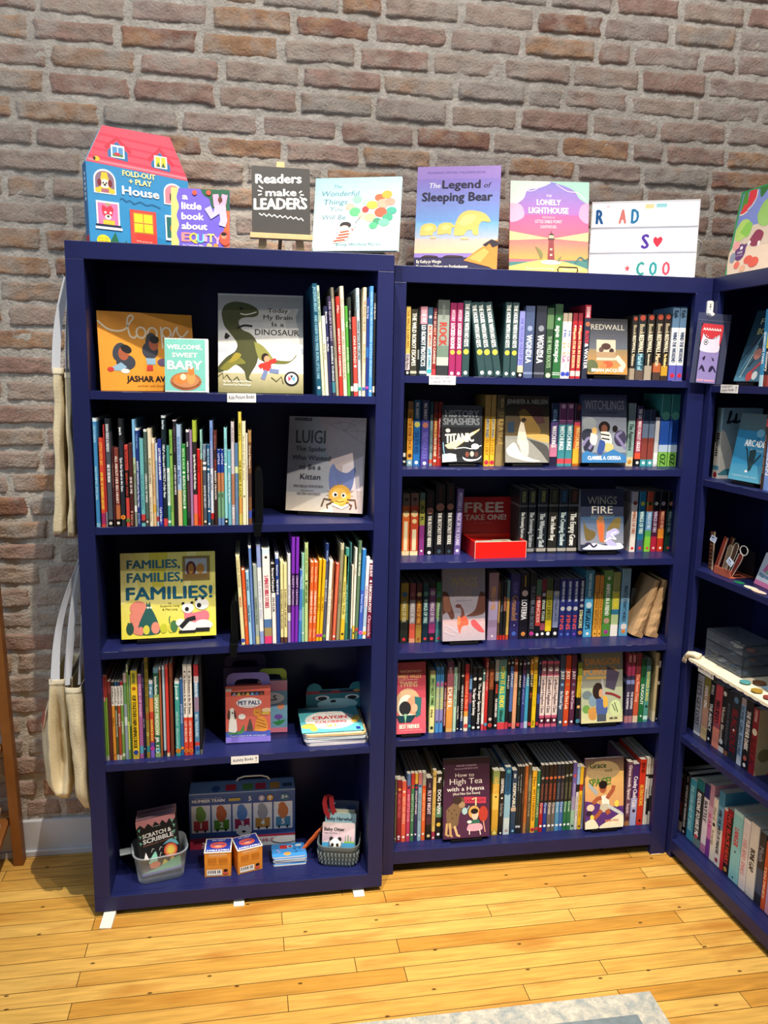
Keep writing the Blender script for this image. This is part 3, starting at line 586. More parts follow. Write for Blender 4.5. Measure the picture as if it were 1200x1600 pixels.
row(FL, .030, .510, 'fourth shelf of left bookcase', 'activity books on the fourth shelf', '''
164 168 1056|red over leaf green|#6f9a35|b .0 .25 #a83a3a/b .25 .3 #e58c9a/b .94 1 #8f948a
168.3 171.3 1057|thin red over leaf green|#7da03f|b .0 .25 #9a3a34/b .94 1 #b7b9a6
171.6 177 1065|dark maroon|#5a2a2a|b .0 .15 #7d3434
177.5 182.4 1066|orange paperback|#d98f34|b .0 .05 #2d2a30/b .05 .3 #e5e2dc/t .06 .28 #3c3c3c ANIMALS OF/t .4 .6 #8a5010 WILD/d .93 .2 #7a3a10
182.8 186.5 1066|dark olive paperback|#4b5533|b .0 .05 #1f5f7f/b .05 .3 #e5e2dc/t .06 .28 #3c3c3c ANIMALS OF/t .36 .7 #e6e6d4 DANGEROUS CREATURES/b .93 1 #c9c9b4
186.8 191.2 1066|rust red paperback|#a8452c|b .0 .05 #2f3f66/b .05 .3 #e5e2dc/t .06 .28 #3c3c3c ANIMALS OF/t .4 .57 #f3e8de SEA WORLD/b .94 1 #d9c2b0
191.5 196 1065|leaf green paperback|#6f9444|b .0 .05 #a8323a/b .05 .3 #e5e2dc/t .06 .28 #3c3c3c ANIMALS OF/t .5 .68 #eef4e2 JURASSIC/b .92 .96 #c9d6b6
196.6 201.6 1053|blue grey patterned|#8b9aa4|b .0 .1 #c7a9a4/b .1 .35 #5f8c55/b .5 .6 #c7d4cf
201.9 204.6 1038|tall thin green|#7d9c45|b .0 .08 #cdd6b0/b .6 .9 #c2d46b
204.9 207.6 1056|sage green thin|#7f9a6d|t .2 .55 #46553a creatures/b .6 1 #3f5a2c
208 218.2 1048|yellow farm|#eec62a|b .0 .15 #c7b43a/t .03 .14 #5f6a2a FARMYARD/d .2 .3 #a85a1e/t .28 .88 #55450f FLIP-TOGETHER FARM ANIMALS BOOK/b .955 .965 #8a7b50/b .975 .985 #8a7b50/s .925 #24408f
219 225 1055|mauve pink|#a05a92|t .1 .5 #e2b7d8 YOUR UP PANIC/b .85 .94 #4f97b0
225.6 228.6 1037|thin dark navy|#1f1f42|t .1 .3 #8f95c0 PRESS OUT/t .5 .75 #c8cbe2 paper dolls/d .9 .35 #d9c4b8
229.6 235 1027|tall olive gold|#8c7a2e|t .04 .5 #4f4517 BUG AND BEETLE BOOK/b .55 .62 #9a5a2c/t .72 .8 #e5d87a 50/b .88 .94 #2f7f86
235.8 242 1064|blue orange and purple|#c2402c|b .0 .04 #dfe8ee/b .04 .22 #5f8fae/t .06 .2 #e9f3f8 Pop/b .22 .4 #e08a4a/b .8 .9 #5b3f9a/b .9 1 #7f5fc0/t .5 .78 #f2d05a DRAWING BOOK/s .88 #d33fa0 6
243 251.4 1043|white and green lettered|#8aa86a|b .0 .06 #6f97a8/b .06 .3 #1f5c4a/t .1 .3 #eef5ea InterActive/t .33 .75 #f3f6ea SMART MEADOW/b .75 .95 #2f6a4a/t .77 .95 #fff JR 123/s .92 #3fa0b4 7
251.8 254.8 1041|thin rust|#a8603f|b .0 .04 #d9d0c4
256.6 260.4 1040|thin pale blue|#a9c3d0|b .0 .04 #d9e4ea/b .93 1 #2c3440
261.2 265.8 1038|red thin|#cf3a34|b .0 .05 #d9625c/b .96 1 #e0c9a4
267.4 272.4 1036|chestnut brown|#6f3a28|b .0 .15 #8f4a34
275.2 282.8 1065|teal|#3f9a94|b .0 .03 #e2ecea/t .05 .25 #eaf6f4 Junior/d .22 .28 #e3f5f3/t .4 .9 #a9d8d3 sticker discovery/s .93 #e0862a 12
283.2 288 1061|denim blue|#2f5f9a|t .3 .6 #b4cfee JOKES RIVER/s .9 #e0862a
288.3 294.8 1038|white over red|#d8432c|b .0 .58 #ece3d8/d .08 .2 #333/t .12 .54 #4c4038 50 Adventures in the 50 States/t .62 .85 #f9d0c4 LOST WORLD FUN/s .95 #e0732a 5
295.2 302 1038|white over red|#d8432c|b .0 .58 #ece3d8/d .08 .2 #333/t .12 .54 #4c4038 50 Adventures in the 50 States/t .62 .85 #f9d0c4 LOST WORLD FUN/s .95 #e0732a 5
305 312.4 1038|blue with red and white ends|#4f7fa8|b .0 .13 #b8303a/b .13 .2 #d8c8d0/t .2 .36 #e9f3f8 HIDDEN PIX/b .36 .52 #8f7a94/t .55 .8 #bfe0ee BIG TREASURE/b .86 .9 #c23a34/s .93 #3f58b0 9
313 317 1026|black tall|#15161a|b .95 1 #6a685c
''', dep=.22, hard=False, zr=.519)

row(FM, .045, 1.7005, 'top shelf of middle bookcase', 'chapter books on the top shelf of the middle bookcase', '''
633 640 478.7|yellow and pink|#e8c86a|t .05 .6 #b07a2a THE WILD & FAIR MISS/b .68 .92 #d9cbd2/t .7 .9 #7a6f74 Kelly Barn/b .92 1 #16161a/d .96 .3 #fff
640.7 651 483|dark olive novel|#3a3a2f|t .06 .85 #e6e6da THE WILD ROBOT ESCAPES/b .93 .97 #b8b8a8
651.5 654.4 485|thin black|#1d1f1d|b .6 .75 #8a8f8a
655 666 479|pink over navy|#1f3442|b .0 .25 #c98fa0/t .05 .22 #f2d0da THE WI/t .27 .86 #f0f4f4 LD ROBOT PROTECTS/b .93 .97 #c8ccca
666.5 674 480|blue white and red lettered|#d9e6ea|b .0 .25 #355a74/d .14 .3 #f2f2f2/b .25 .58 #efd0c8/t .27 .57 #c8463c ROLL WITH IT/t .6 .88 #4f9ab0 JAMIE SUMNER/s .93 #3fb0b8
674.7 680.7 481|dark red|#8f2a2a|b .0 .3 #5f2330/t .05 .4 #d8b0a0 THE SECRET/t .42 .82 #f6d9cc ALICE CAVERNS/b .9 1 #d9414a
681.3 700 468|thick grey misty|#8f9a92|b .0 .2 #59625f/t .06 .25 #7f8a86 LARK FREEMAN/t .3 .6 #b2453c ROCK/b .6 .75 #6f8478/b .75 .86 #b9c2b6/b .86 1 #33363a
700.7 710.7 473|magenta|#9a2a5f|t .1 .25 #e9bfd2 MYSTERY /t .28 .62 #fff LOCKED ROOMS/d .67 .36 #f2c94f/d .96 .25 #fff
711.3 720.7 473|magenta|#9a2a5f|t .1 .25 #e9bfd2 MYSTERY /t .28 .62 #fff LOCKED ROOMS/d .67 .36 #f2c94f/d .96 .25 #fff
721.3 732.7 469.6|dark teal lettered|#2f4a4d|t .04 .6 #f1f5f2 THE HOUSE WITH NO KEYS/d .67 .36 #f2d84f/d .95 .25 #fff
748 759.6 473 735|dark teal lettered|#2f4a4d|t .04 .6 #f1f5f2 THE HOUSE WITH NO KEYS/d .67 .36 #f2d84f/d .95 .25 #fff
760 772 473 744.7|dark teal lettered|#2f4a4d|t .04 .6 #f1f5f2 THE HOUSE WITH NO KEYS/d .67 .36 #f2d84f/d .95 .25 #fff
772.7 784.4 472.7 757|dark teal lettered|#2f4a4d|t .04 .6 #f1f5f2 THE HOUSE WITH NO KEYS/d .67 .36 #f2d84f/d .95 .25 #fff
785.7 796 472|dark teal lettered|#2f4a4d|t .04 .6 #f1f5f2 THE HOUSE WITH NO KEYS/d .67 .36 #f2d84f/d .95 .25 #fff
796.7 807 472.7|dark teal lettered|#2f4a4d|t .04 .6 #f1f5f2 THE HOUSE WITH NO KEYS/d .67 .36 #f2d84f/d .95 .25 #fff
808 816.7 486|lilac blue|#8f92d8|t .1 .8 #6a6cb8 THE TRUTH AS TOLD BY JEN/b .82 .92 #e9d8a8/b .92 1 #1a1a1c/d .96 .25 #eee
817.3 831.6 478|slate blue thick|#4b5a80|d .31 .28 #93a1c4/t .4 .79 #eef2fa WONDLA/t .48 .7 #93a1c4 The Search for/b .92 .95 #7f8cb0
834 850 478|blackish slate thick|#2f3340|d .31 .28 #8a8f9c/t .4 .79 #eef0f4 WONDLA/t .48 .7 #8a8f9c The Battle for/b .92 .95 #6a6f7c
850.7 861.3 481|mottled dark green|#2f4a34|b .1 .3 #5f7f5a/t .4 .85 #8fb08a THE WILD ROOTS/d .96 .35 #cfe0b8
862.7 874.7 475|forest green|#2f6a3c|b .0 .15 #27452f/d .2 .2 #c8c8c8/t .29 .78 #f4fbf4 ape escape/b .92 .93 #e0f0e0/b .945 .955 #e0f0e0
875.3 882.7 489|white rainbow lettered|#ece8e4|b .0 .13 #a89a88/t .22 .42 #3c4fb0 ME/t .42 .56 #c9a23c LI/t .56 .66 #e08a3c S/t .64 .76 #b03c8a SA/s .93 #3f55c8 12
883 889 489|white rainbow lettered|#ece8e4|b .0 .13 #a89a88/t .22 .42 #3c4fb0 ME/t .42 .56 #c9a23c LI/t .56 .66 #e08a3c S/t .64 .76 #b03c8a SA/s .93 #3f55c8 12
890.7 898 489|crimson|#b02a34|b .0 .12 #7f2430/d .2 .2 #fff/t .22 .83 #f7d9a4 Wayside STAR IN SESSION/b .88 .96 #e9c8c4
899 906 489|crimson|#b02a34|b .0 .12 #7f2430/d .2 .2 #fff/t .22 .83 #f7d9a4 Wayside STAR IN SESSION/b .88 .96 #e9c8c4
908.7 918 476|red over navy|#2f3448|b .0 .18 #a8283c/t .03 .17 #f0d0d4 STEVENS/d .26 .4 #a86a4f/t .35 .52 #d8434f BLOOD/t .52 .86 #f2f2f4 & WATER
983 991 493|black framed fantasy|#2c2724|d .05 .35 #a8483a/t .15 .3 #b5a88c Book/t .31 .58 #e9dfc4 REDWALL/t .6 .78 #cfc2a4 Mattimeo/b .82 1 #a0917c
992 1004 491.5|teal black fantasy|#26292b|d .05 .35 #a8483a/t .15 .3 #b5a88c Book/t .31 .58 #e9dfc4 REDWALL/t .6 .85 #9cc8d6 Mariel of/b .6 .85 #2f5566/b .85 1 #5f4f48
1006 1017 491|grey black fantasy|#2a2723|d .05 .35 #a8483a/t .15 .3 #b5a88c Book/t .31 .58 #e9dfc4 REDWALL/t .6 .78 #d0c8b0 Salamandastron/b .78 1 #a59a8a
1019.5 1031 490.5|orange black fantasy|#2b2422|d .05 .35 #a8483a/t .15 .3 #b5a88c Book/t .31 .58 #e9dfc4 REDWALL/t .6 .78 #e3c9a0 Martin/b .74 .88 #b5613a/b .88 1 #4a3a34
1032 1042 490|gold black fantasy|#2b2320|d .05 .35 #a8483a/t .15 .3 #b5a88c Book/t .31 .58 #e9dfc4 REDWALL/t .6 .8 #f0d890 The Bellmaker/b .78 .93 #c99a2f/b .93 1 #3a2c24
1044 1055 479.5|white and blue|#e6e8ec|b .0 .28 #5f7f9f/t .05 .15 #26384f Kayla/t .34 .75 #40506f WIND THE WEEKEND/b .79 1 #5f5fb8/s .93 #d8344f 10
1055.5 1065.7 479.5|white and blue|#e6e8ec|b .0 .28 #5f7f9f/t .05 .15 #26384f Kayla/t .34 .75 #40506f WIND THE WEEKEND/b .79 1 #5f5fb8/s .93 #d8344f 10
''', dep=.14)
row(FM, .102, 1.4075, 'second shelf of middle bookcase', 'chapter books on the second shelf of the middle bookcase', '''
629.5 633.5 626|thin black|#17181a|b .8 .86 #d8d8d0/b .92 .95 #d8d8d0
635.3 644.3 627|orange|#eda63c|b .0 .12 #a5804f/t .18 .75 #8a5212 CHESTER KEENE CRACKS/d .84 .35 #5a3320/b .9 1 #7fa8b8/d .95 .25 #fff
645 655.7 625|blue|#1f62a8|b .0 .28 #2a6a94/t .04 .28 #f4fafd MAC BARNETT/d .37 .42 #c9c46a/t .48 .82 #17457e SEA SOLVERS/d .95 .25 #fff
656.7 669.3 625|indigo|#453f94|b .0 .3 #2f3c6e/t .05 .3 #f4f4fa MAC BARNETT/d .38 .35 #b0705c/t .48 .9 #6c64b8 TRUTH UNDER/d .96 .22 #fff
670.4 675 628|thin teal grey|#7f9a9c|b .0 .2 #2f5f66/t .45 .8 #3f5558 KIDS LIKE ME/b .9 .96 #d85040
675.7 682.4 628|rust brown|#a03c28|b .0 .17 #6a2a2c/t .25 .55 #f4d27c CONSPIRACIES/t .56 .85 #ffe4c0 FROM THE PAST/d .92 .3 #fff
683 690 628|scarlet|#d83a36|b .0 .17 #8f2a30/t .25 .55 #fff0ec CRASHING PITTER/t .58 .88 #f8b8b0 LAST WORDS
755.3 764 617|golden yellow|#f0bb36|b .0 .3 #b08a48/r .32 .6 #efe2bc/t .33 .6 #5f6a74 NINTH WARD/t .63 .85 #b8801f ELLERY/s .95 #d8344f 10
764.7 772 617|golden yellow|#f0bb36|b .0 .3 #b08a48/r .32 .6 #efe2bc/t .33 .6 #5f6a74 NINTH WARD/t .63 .85 #b8801f ELLERY/s .95 #d8344f 10
773.3 788.7 617|brown painted|#7a643f|b .0 .2 #54492f/t .05 .18 #a08a5c NIELSEN/t .24 .7 #b89a5c ONCE A TIGER/b .7 1 #8f7a4f
857.5 869.3 630|navy violet|#4f3f78|b .0 .3 #1f2f4c/t .1 .28 #8fb0d0 ORTEGA/t .36 .7 #f4f2fa WATCHLINGS/b .65 .85 #c87a9a/b .85 1 #24203c
870 881.3 630|plum over teal|#3f8a94|b .0 .28 #7a3f6a/d .05 .3 #d8b0c0/b .28 .34 #4f3458/t .36 .74 #e8f8f8 WITCHLINGS/b .88 .96 #c84a54
882 892.7 630|plum over teal|#3f8a94|b .0 .28 #7a3f6a/d .05 .3 #d8b0c0/b .28 .34 #4f3458/t .36 .74 #e8f8f8 WITCHLINGS/b .88 .96 #c84a54
894 906.7 630|maroon orange and gold|#d8662f|b .0 .3 #3c2234/d .07 .28 #8a3a3a/b .3 .35 #b8405a/t .38 .72 #f8c87a WATCHLINGS/b .72 1 #e8b03a/b .9 .96 #c8453a
977.5 988.5 630|teal grey|#8fb0ac|b .0 .3 #7f8f92/t .32 .75 #384848 The Apprentice/b .85 1 #d8c8a0/s .93 #c8923a
990.7 999.7 634|purple to red|#a83c54|b .0 .2 #33204a/t .05 .75 #f8e8ec THE GIRL WHO FORGOT GIGGLES/b .78 .88 #e0563a/b .88 1 #16161a/d .94 .25 #fff
1000 1009.5 640|grey blue over red|#8a4038|b .0 .25 #2f3a54/b .25 .5 #6a7a94/b .88 1 #3f9aa0/d .94 .25 #eaf8f8
1010.3 1019.3 640|grey blue over red|#8a4038|b .0 .25 #2f3a54/b .25 .5 #6a7a94/b .88 1 #3f9aa0/d .94 .25 #eaf8f8
1020 1026.6 652|thin white backed|#c8c8cc|b .72 .95 #e8e8e8
1027.5 1041.7 616|thick teal blue and green|#2450a8|b .0 .3 #3f8a84/d .3 .45 #6fc0a4/b .3 .33 #1f3f7a/b .7 .8 #b0c4dc/b .8 1 #78b04a/t .83 .98 #1f4a24 OZ
1042.5 1056 616|thick teal blue and green|#2450a8|b .0 .3 #3f8a84/d .3 .45 #6fc0a4/b .3 .33 #1f3f7a/b .7 .8 #b0c4dc/b .8 1 #78b04a/t .83 .98 #1f4a24 OZ
''', dep=.14)  # brown tops of the orange and golden yellow spines are painted shelf shade
row(FM, .108, 1.1042, 'third shelf of middle bookcase', 'chapter books on the third shelf of the middle bookcase', '''
627.3 639 771|orange flame|#dd6a2a|b .0 .2 #7a6a5a/d .1 .25 #3a302c/d .33 .42 #f2d79a/r .45 .92 #f2e4b8/b .93 1 #f0dcae
640 652.5 770.5|red flame|#c84a2c|b .0 .2 #8a6a60/d .1 .25 #4a302c/d .33 .42 #f2d79a/d .45 .3 #f2d79a/r .58 .92 #f2e4b8/b .93 1 #f0dcae
654 662.4 770|lime and violet|#8f3a84|b .0 .52 #a3a34a/b .0 .12 #5f7f78/t .16 .48 #17171a A I R/d .93 .2 #fff
663.8 676.9 768|black lettered|#17171c|t .04 .22 #5a2a2c RUTA SEPETYS/d .3 .4 #b07a6a/t .38 .87 #f0eee6 THE BLETCHLEY RIDDLE/d .96 .2 #fff
678 693.6 757|black lettered|#17171c|t .04 .22 #5a2a2c RUTA SEPETYS/d .32 .4 #b07a6a/t .4 .85 #f0eee6 THE BLETCHLEY RIDDLE/d .95 .2 #3a4f5f
695 707.7 756|black lettered|#17171c|t .04 .22 #5a2a2c RUTA SEPETYS/d .32 .4 #b07a6a/t .4 .85 #f0eee6 THE BLETCHLEY RIDDLE/d .95 .2 #3a4f5f
709 719 764 715.5|purple leaning|#6a5aa0|t .06 .86 #d8cff0 MYSTERIES & MAGIC IN THE SQUARE/d .94 .25 #e8e0f8
808.5 821.5 765|charcoal white-lettered|#22262a|t .03 .2 #8a8a5f STROUD/b .24 .27 #5f6266/t .35 .75 #c8ccc8 The Screaming Staircase
823.3 834.2 765|charcoal white-lettered|#22262a|t .03 .2 #8a8a5f STROUD/b .24 .27 #5f6266/t .35 .9 #a8acb0 The Screaming Staircase/b .92 .97 #8a8c8c
837.5 852.5 764|slate black white-lettered|#1f262e|t .03 .2 #8f8f4f STROUD/b .24 .27 #6a6c70/t .38 .9 #b8c0c0 The Whispering Skull/b .92 .97 #a8a49a
855 869 764|brownish black white-lettered|#282722|t .03 .2 #4f5a3c STROUD/b .24 .27 #6a6c70/t .42 .8 #e8e8e0 The Hollow Boy/b .92 .97 #a8a49a
870.5 884 764|blue black white-lettered|#1c2a38|t .03 .2 #2f5f84 STROUD/b .24 .27 #6a6c70/t .36 .88 #c8d8d8 The Creeping Shadow/b .92 .97 #a8a49a
885 901 764|warm black white-lettered|#24211f|t .03 .2 #6a3f34 STROUD/b .24 .27 #6a6c70/t .38 .88 #e8e8e0 The Empty Grave/b .92 .97 #a8a49a
982.8 991.7 768|cream emblem|#e8e0d8|b .0 .2 #a8a4b0/d .19 .35 #7a3a2a/t .32 .7 #b8684a WINGS OF FIRE/d .94 .25 #d8343a
994 1004 768|teal blue emblem|#1f6f94|d .2 .32 #c8c84a/t .33 .7 #d8f0e8 WINGS OF FIRE/b .8 1 #3f4f7a/d .94 .25 #d8343a
1006 1015.4 768|orange blue and lime emblem|#5fb45a|b .0 .18 #a8482f/d .2 .32 #4a3020/b .22 .33 #d8662f/b .33 .65 #6fa4d0/t .35 .62 #cfe4f4 WINGS OF FIRE/b .75 1 #7ac03f/d .94 .2 #d8343a
1016 1024.6 768|black to crimson emblem|#4f1a3c|b .0 .3 #16141c/d .2 .32 #d8d8d0/t .33 .68 #c8b8d0 WINGS OF FIRE/b .75 1 #a8203a/d .94 .2 #f0c0c0
1026 1036 768|black to orange emblem|#7a2a20|b .0 .3 #16141c/d .2 .32 #b8a0b0/t .33 .62 #d09a80 WINGS OF FIRE/b .62 .78 #e08a2f/b .78 1 #b83020/d .94 .2 #f0d0c0
1038 1048 768|dark green emblem|#1c4434|b .0 .3 #101418/d .2 .32 #c88a6a/t .33 .68 #b8d0c4 WINGS OF FIRE/d .94 .22 #d85040
''', dep=.14)
row(FM, .102, .799, 'fourth shelf of middle bookcase', 'chapter books on the fourth shelf of the middle bookcase', '''
624.5 637 911|olive gold and black emblem|#262a22|b .0 .62 #a0862c/d .19 .35 #3f6a94/t .3 .65 #d8d0a0 WINGS OF FIRE/d .94 .22 #d8343a
638.7 648 911|wine grey and coral emblem|#e0604a|b .0 .28 #7a3a44/d .19 .35 #9a5a64/b .28 .68 #a8a0a4/t .32 .66 #e8e0e0 WINGS OF FIRE/b .93 1 #e8a080
648.7 658 911|maroon and gold emblem|#b08a3a|b .0 .28 #4c1c24/d .19 .4 #d8b880/t .3 .68 #f0b04a WINGS OF FIRE/b .28 .7 #8a4a2a/d .94 .25 #a85030
659 668.7 910|dark teal emblem|#14404a|d .19 .38 #5f9a94/t .28 .68 #c8ecec WINGS OF FIRE/b .7 1 #16303f/d .94 .25 #e0404a
669 679.3 910|violet pink emblem|#7a4a84|b .0 .1 #1a1a24/d .18 .38 #b8a8c0/t .32 .66 #d8c8dc WINGS OF FIRE/b .7 .85 #a83a7a/b .85 1 #2c2434/d .94 .25 #e04050
680 690.4 910|green to teal emblem|#4f8a94|b .0 .2 #2a7a44/d .19 .36 #4a9a6a/b .25 .32 #4f7f2c/b .32 .6 #8ab070/t .34 .66 #c8e8c8 WINGS OF FIRE/d .94 .25 #e04060
761 776 895|thick pale mauve|#a88fb4|b .0 .4 #9a7a84/t .2 .55 #d8a070 WINGS OF FIRE/b .4 .7 #b8a8d0/d .94 .12 #eee
776.5 779.6 910|thin brown|#6a4a34|b .3 .7 #c89a60/b .92 1 #c8342c
780.5 784 910|thin blue black|#23282e|t .3 .6 #b8c8f0 Sunny/b .92 1 #c8342c
785 789 910|thin red black|#26201f|b .25 .5 #b06a54/b .92 1 #c8342c
789.7 794 907|tan|#d0a858|b .0 .3 #6a8a8c/b .92 1 #c8502c
795 809.5 897|deep violet|#2f2a62|t .12 .3 #5f5a94 GLENN/t .33 .7 #a87a5a Grounded/d .78 .06 #e8e8f8/s .91 #4f70d0 12
810 823.7 896|black skull|#1a1620|t .03 .2 #c8a04a KARLA ARENAS VALENTI/d .3 .35 #d8c0b8/t .4 .7 #f2f0f4 LOTERIA/s .92 #ec9a4a 10
825 834.7 895|matte black|#1e1f24|t .2 .85 #6f7484 THE DARK AND SECRET/s .92 #d83f9c 10
835 842.8 906|scarlet and black|#d8443a|b .0 .27 #4a6a54/t .3 .72 #f8dcd4 PRINCESS/b .78 1 #15161a/d .93 .3 #fff
843 850.6 905|black and wine|#211a20|b .0 .2 #6a2434/d .26 .4 #b0a0a8/t .34 .7 #c8d4c0 SPARK YEARS/b .74 .86 #9a4a5a/d .92 .3 #fff
850.7 860.5 904|olive and yellow|#a8a030|b .0 .2 #3c4a2c/d .24 .4 #9a9464/t .33 .68 #6a6418 OFF LIMITS/b .7 .88 #e8c81f/b .88 1 #15161a/d .92 .3 #fff
862 871 905|lavender slate|#8a94b8|b .0 .2 #262a44/d .24 .42 #b8b8b0/t .36 .72 #4a5478 PARACHUTE/b .82 1 #17181e/d .92 .3 #fff
872 881 905|dark blue red-lettered|#27307a|t .04 .38 #e0e8fc RANDY WAYNE WHITE/d .5 .38 #c8ccd0/t .62 .86 #f05a4a FINS/d .94 .2 #5a7ad0
881.5 891.6 905|dark blue red-lettered|#27307a|t .04 .38 #e0e8fc RANDY WAYNE WHITE/d .5 .38 #c8ccd0/t .62 .86 #f05a4a FINS/d .94 .2 #5a7ad0
892 901 905|dark blue red-lettered|#27307a|t .04 .38 #e0e8fc RANDY WAYNE WHITE/d .5 .38 #c8ccd0/t .62 .86 #f05a4a FINS/d .94 .2 #8a4ad0
901.5 910 904|midnight blue|#1c1e4c|t .04 .38 #d0d8ec RANDY WAYNE WHITE/d .46 .32 #a8a8b0/t .53 .84 #f0f0b0 STINGERS/s .92 #d88a44 10
910.5 923.7 891|light turquoise|#4fa8d4|b .0 .4 #3f7f9a/t .05 .4 #b8dcec RANDY WAYNE WHITE/d .52 .35 #d0eaf4/t .58 .88 #1a3a54 MEGALOPS/d .95 .18 #eee
925.4 932.5 899|amber|#e8a83f|b .0 .3 #c48438/t .28 .88 #9a5a14 REVENGE REPORTERS/d .95 .2 #7a4410
933 939 899|amber|#e8a83f|b .0 .3 #c48438/t .28 .88 #9a5a14 REVENGE REPORTERS/d .95 .2 #7a4410
939.4 952.3 891|leaf green|#4f8a38|b .0 .1 #6a9450/d .12 .2 #d8d8c8/t .2 .68 #f0f8e8 ANIMALS IN A FRIEND/d .76 .35 #c8a08a/s .93 #b83f9c 14
953 964.4 894|yellow mint and white|#c8c45c|b .0 .3 #8f9458/b .1 .28 #d8d4a0/t .34 .56 #e8d82a IDEA GIRL/b .58 .66 #2f7a9a/b .66 .82 #c0d49a/b .82 1 #f0ece6
966.5 980 888.5|pale blue|#5f9ec4|b .0 .5 #7aa0b8/t .25 .78 #2a4a68 WHAT’S A TYRANT’S WORLD/d .86 .35 #d8d0d0/s .93 #e88a3f 13
''', dep=.14)
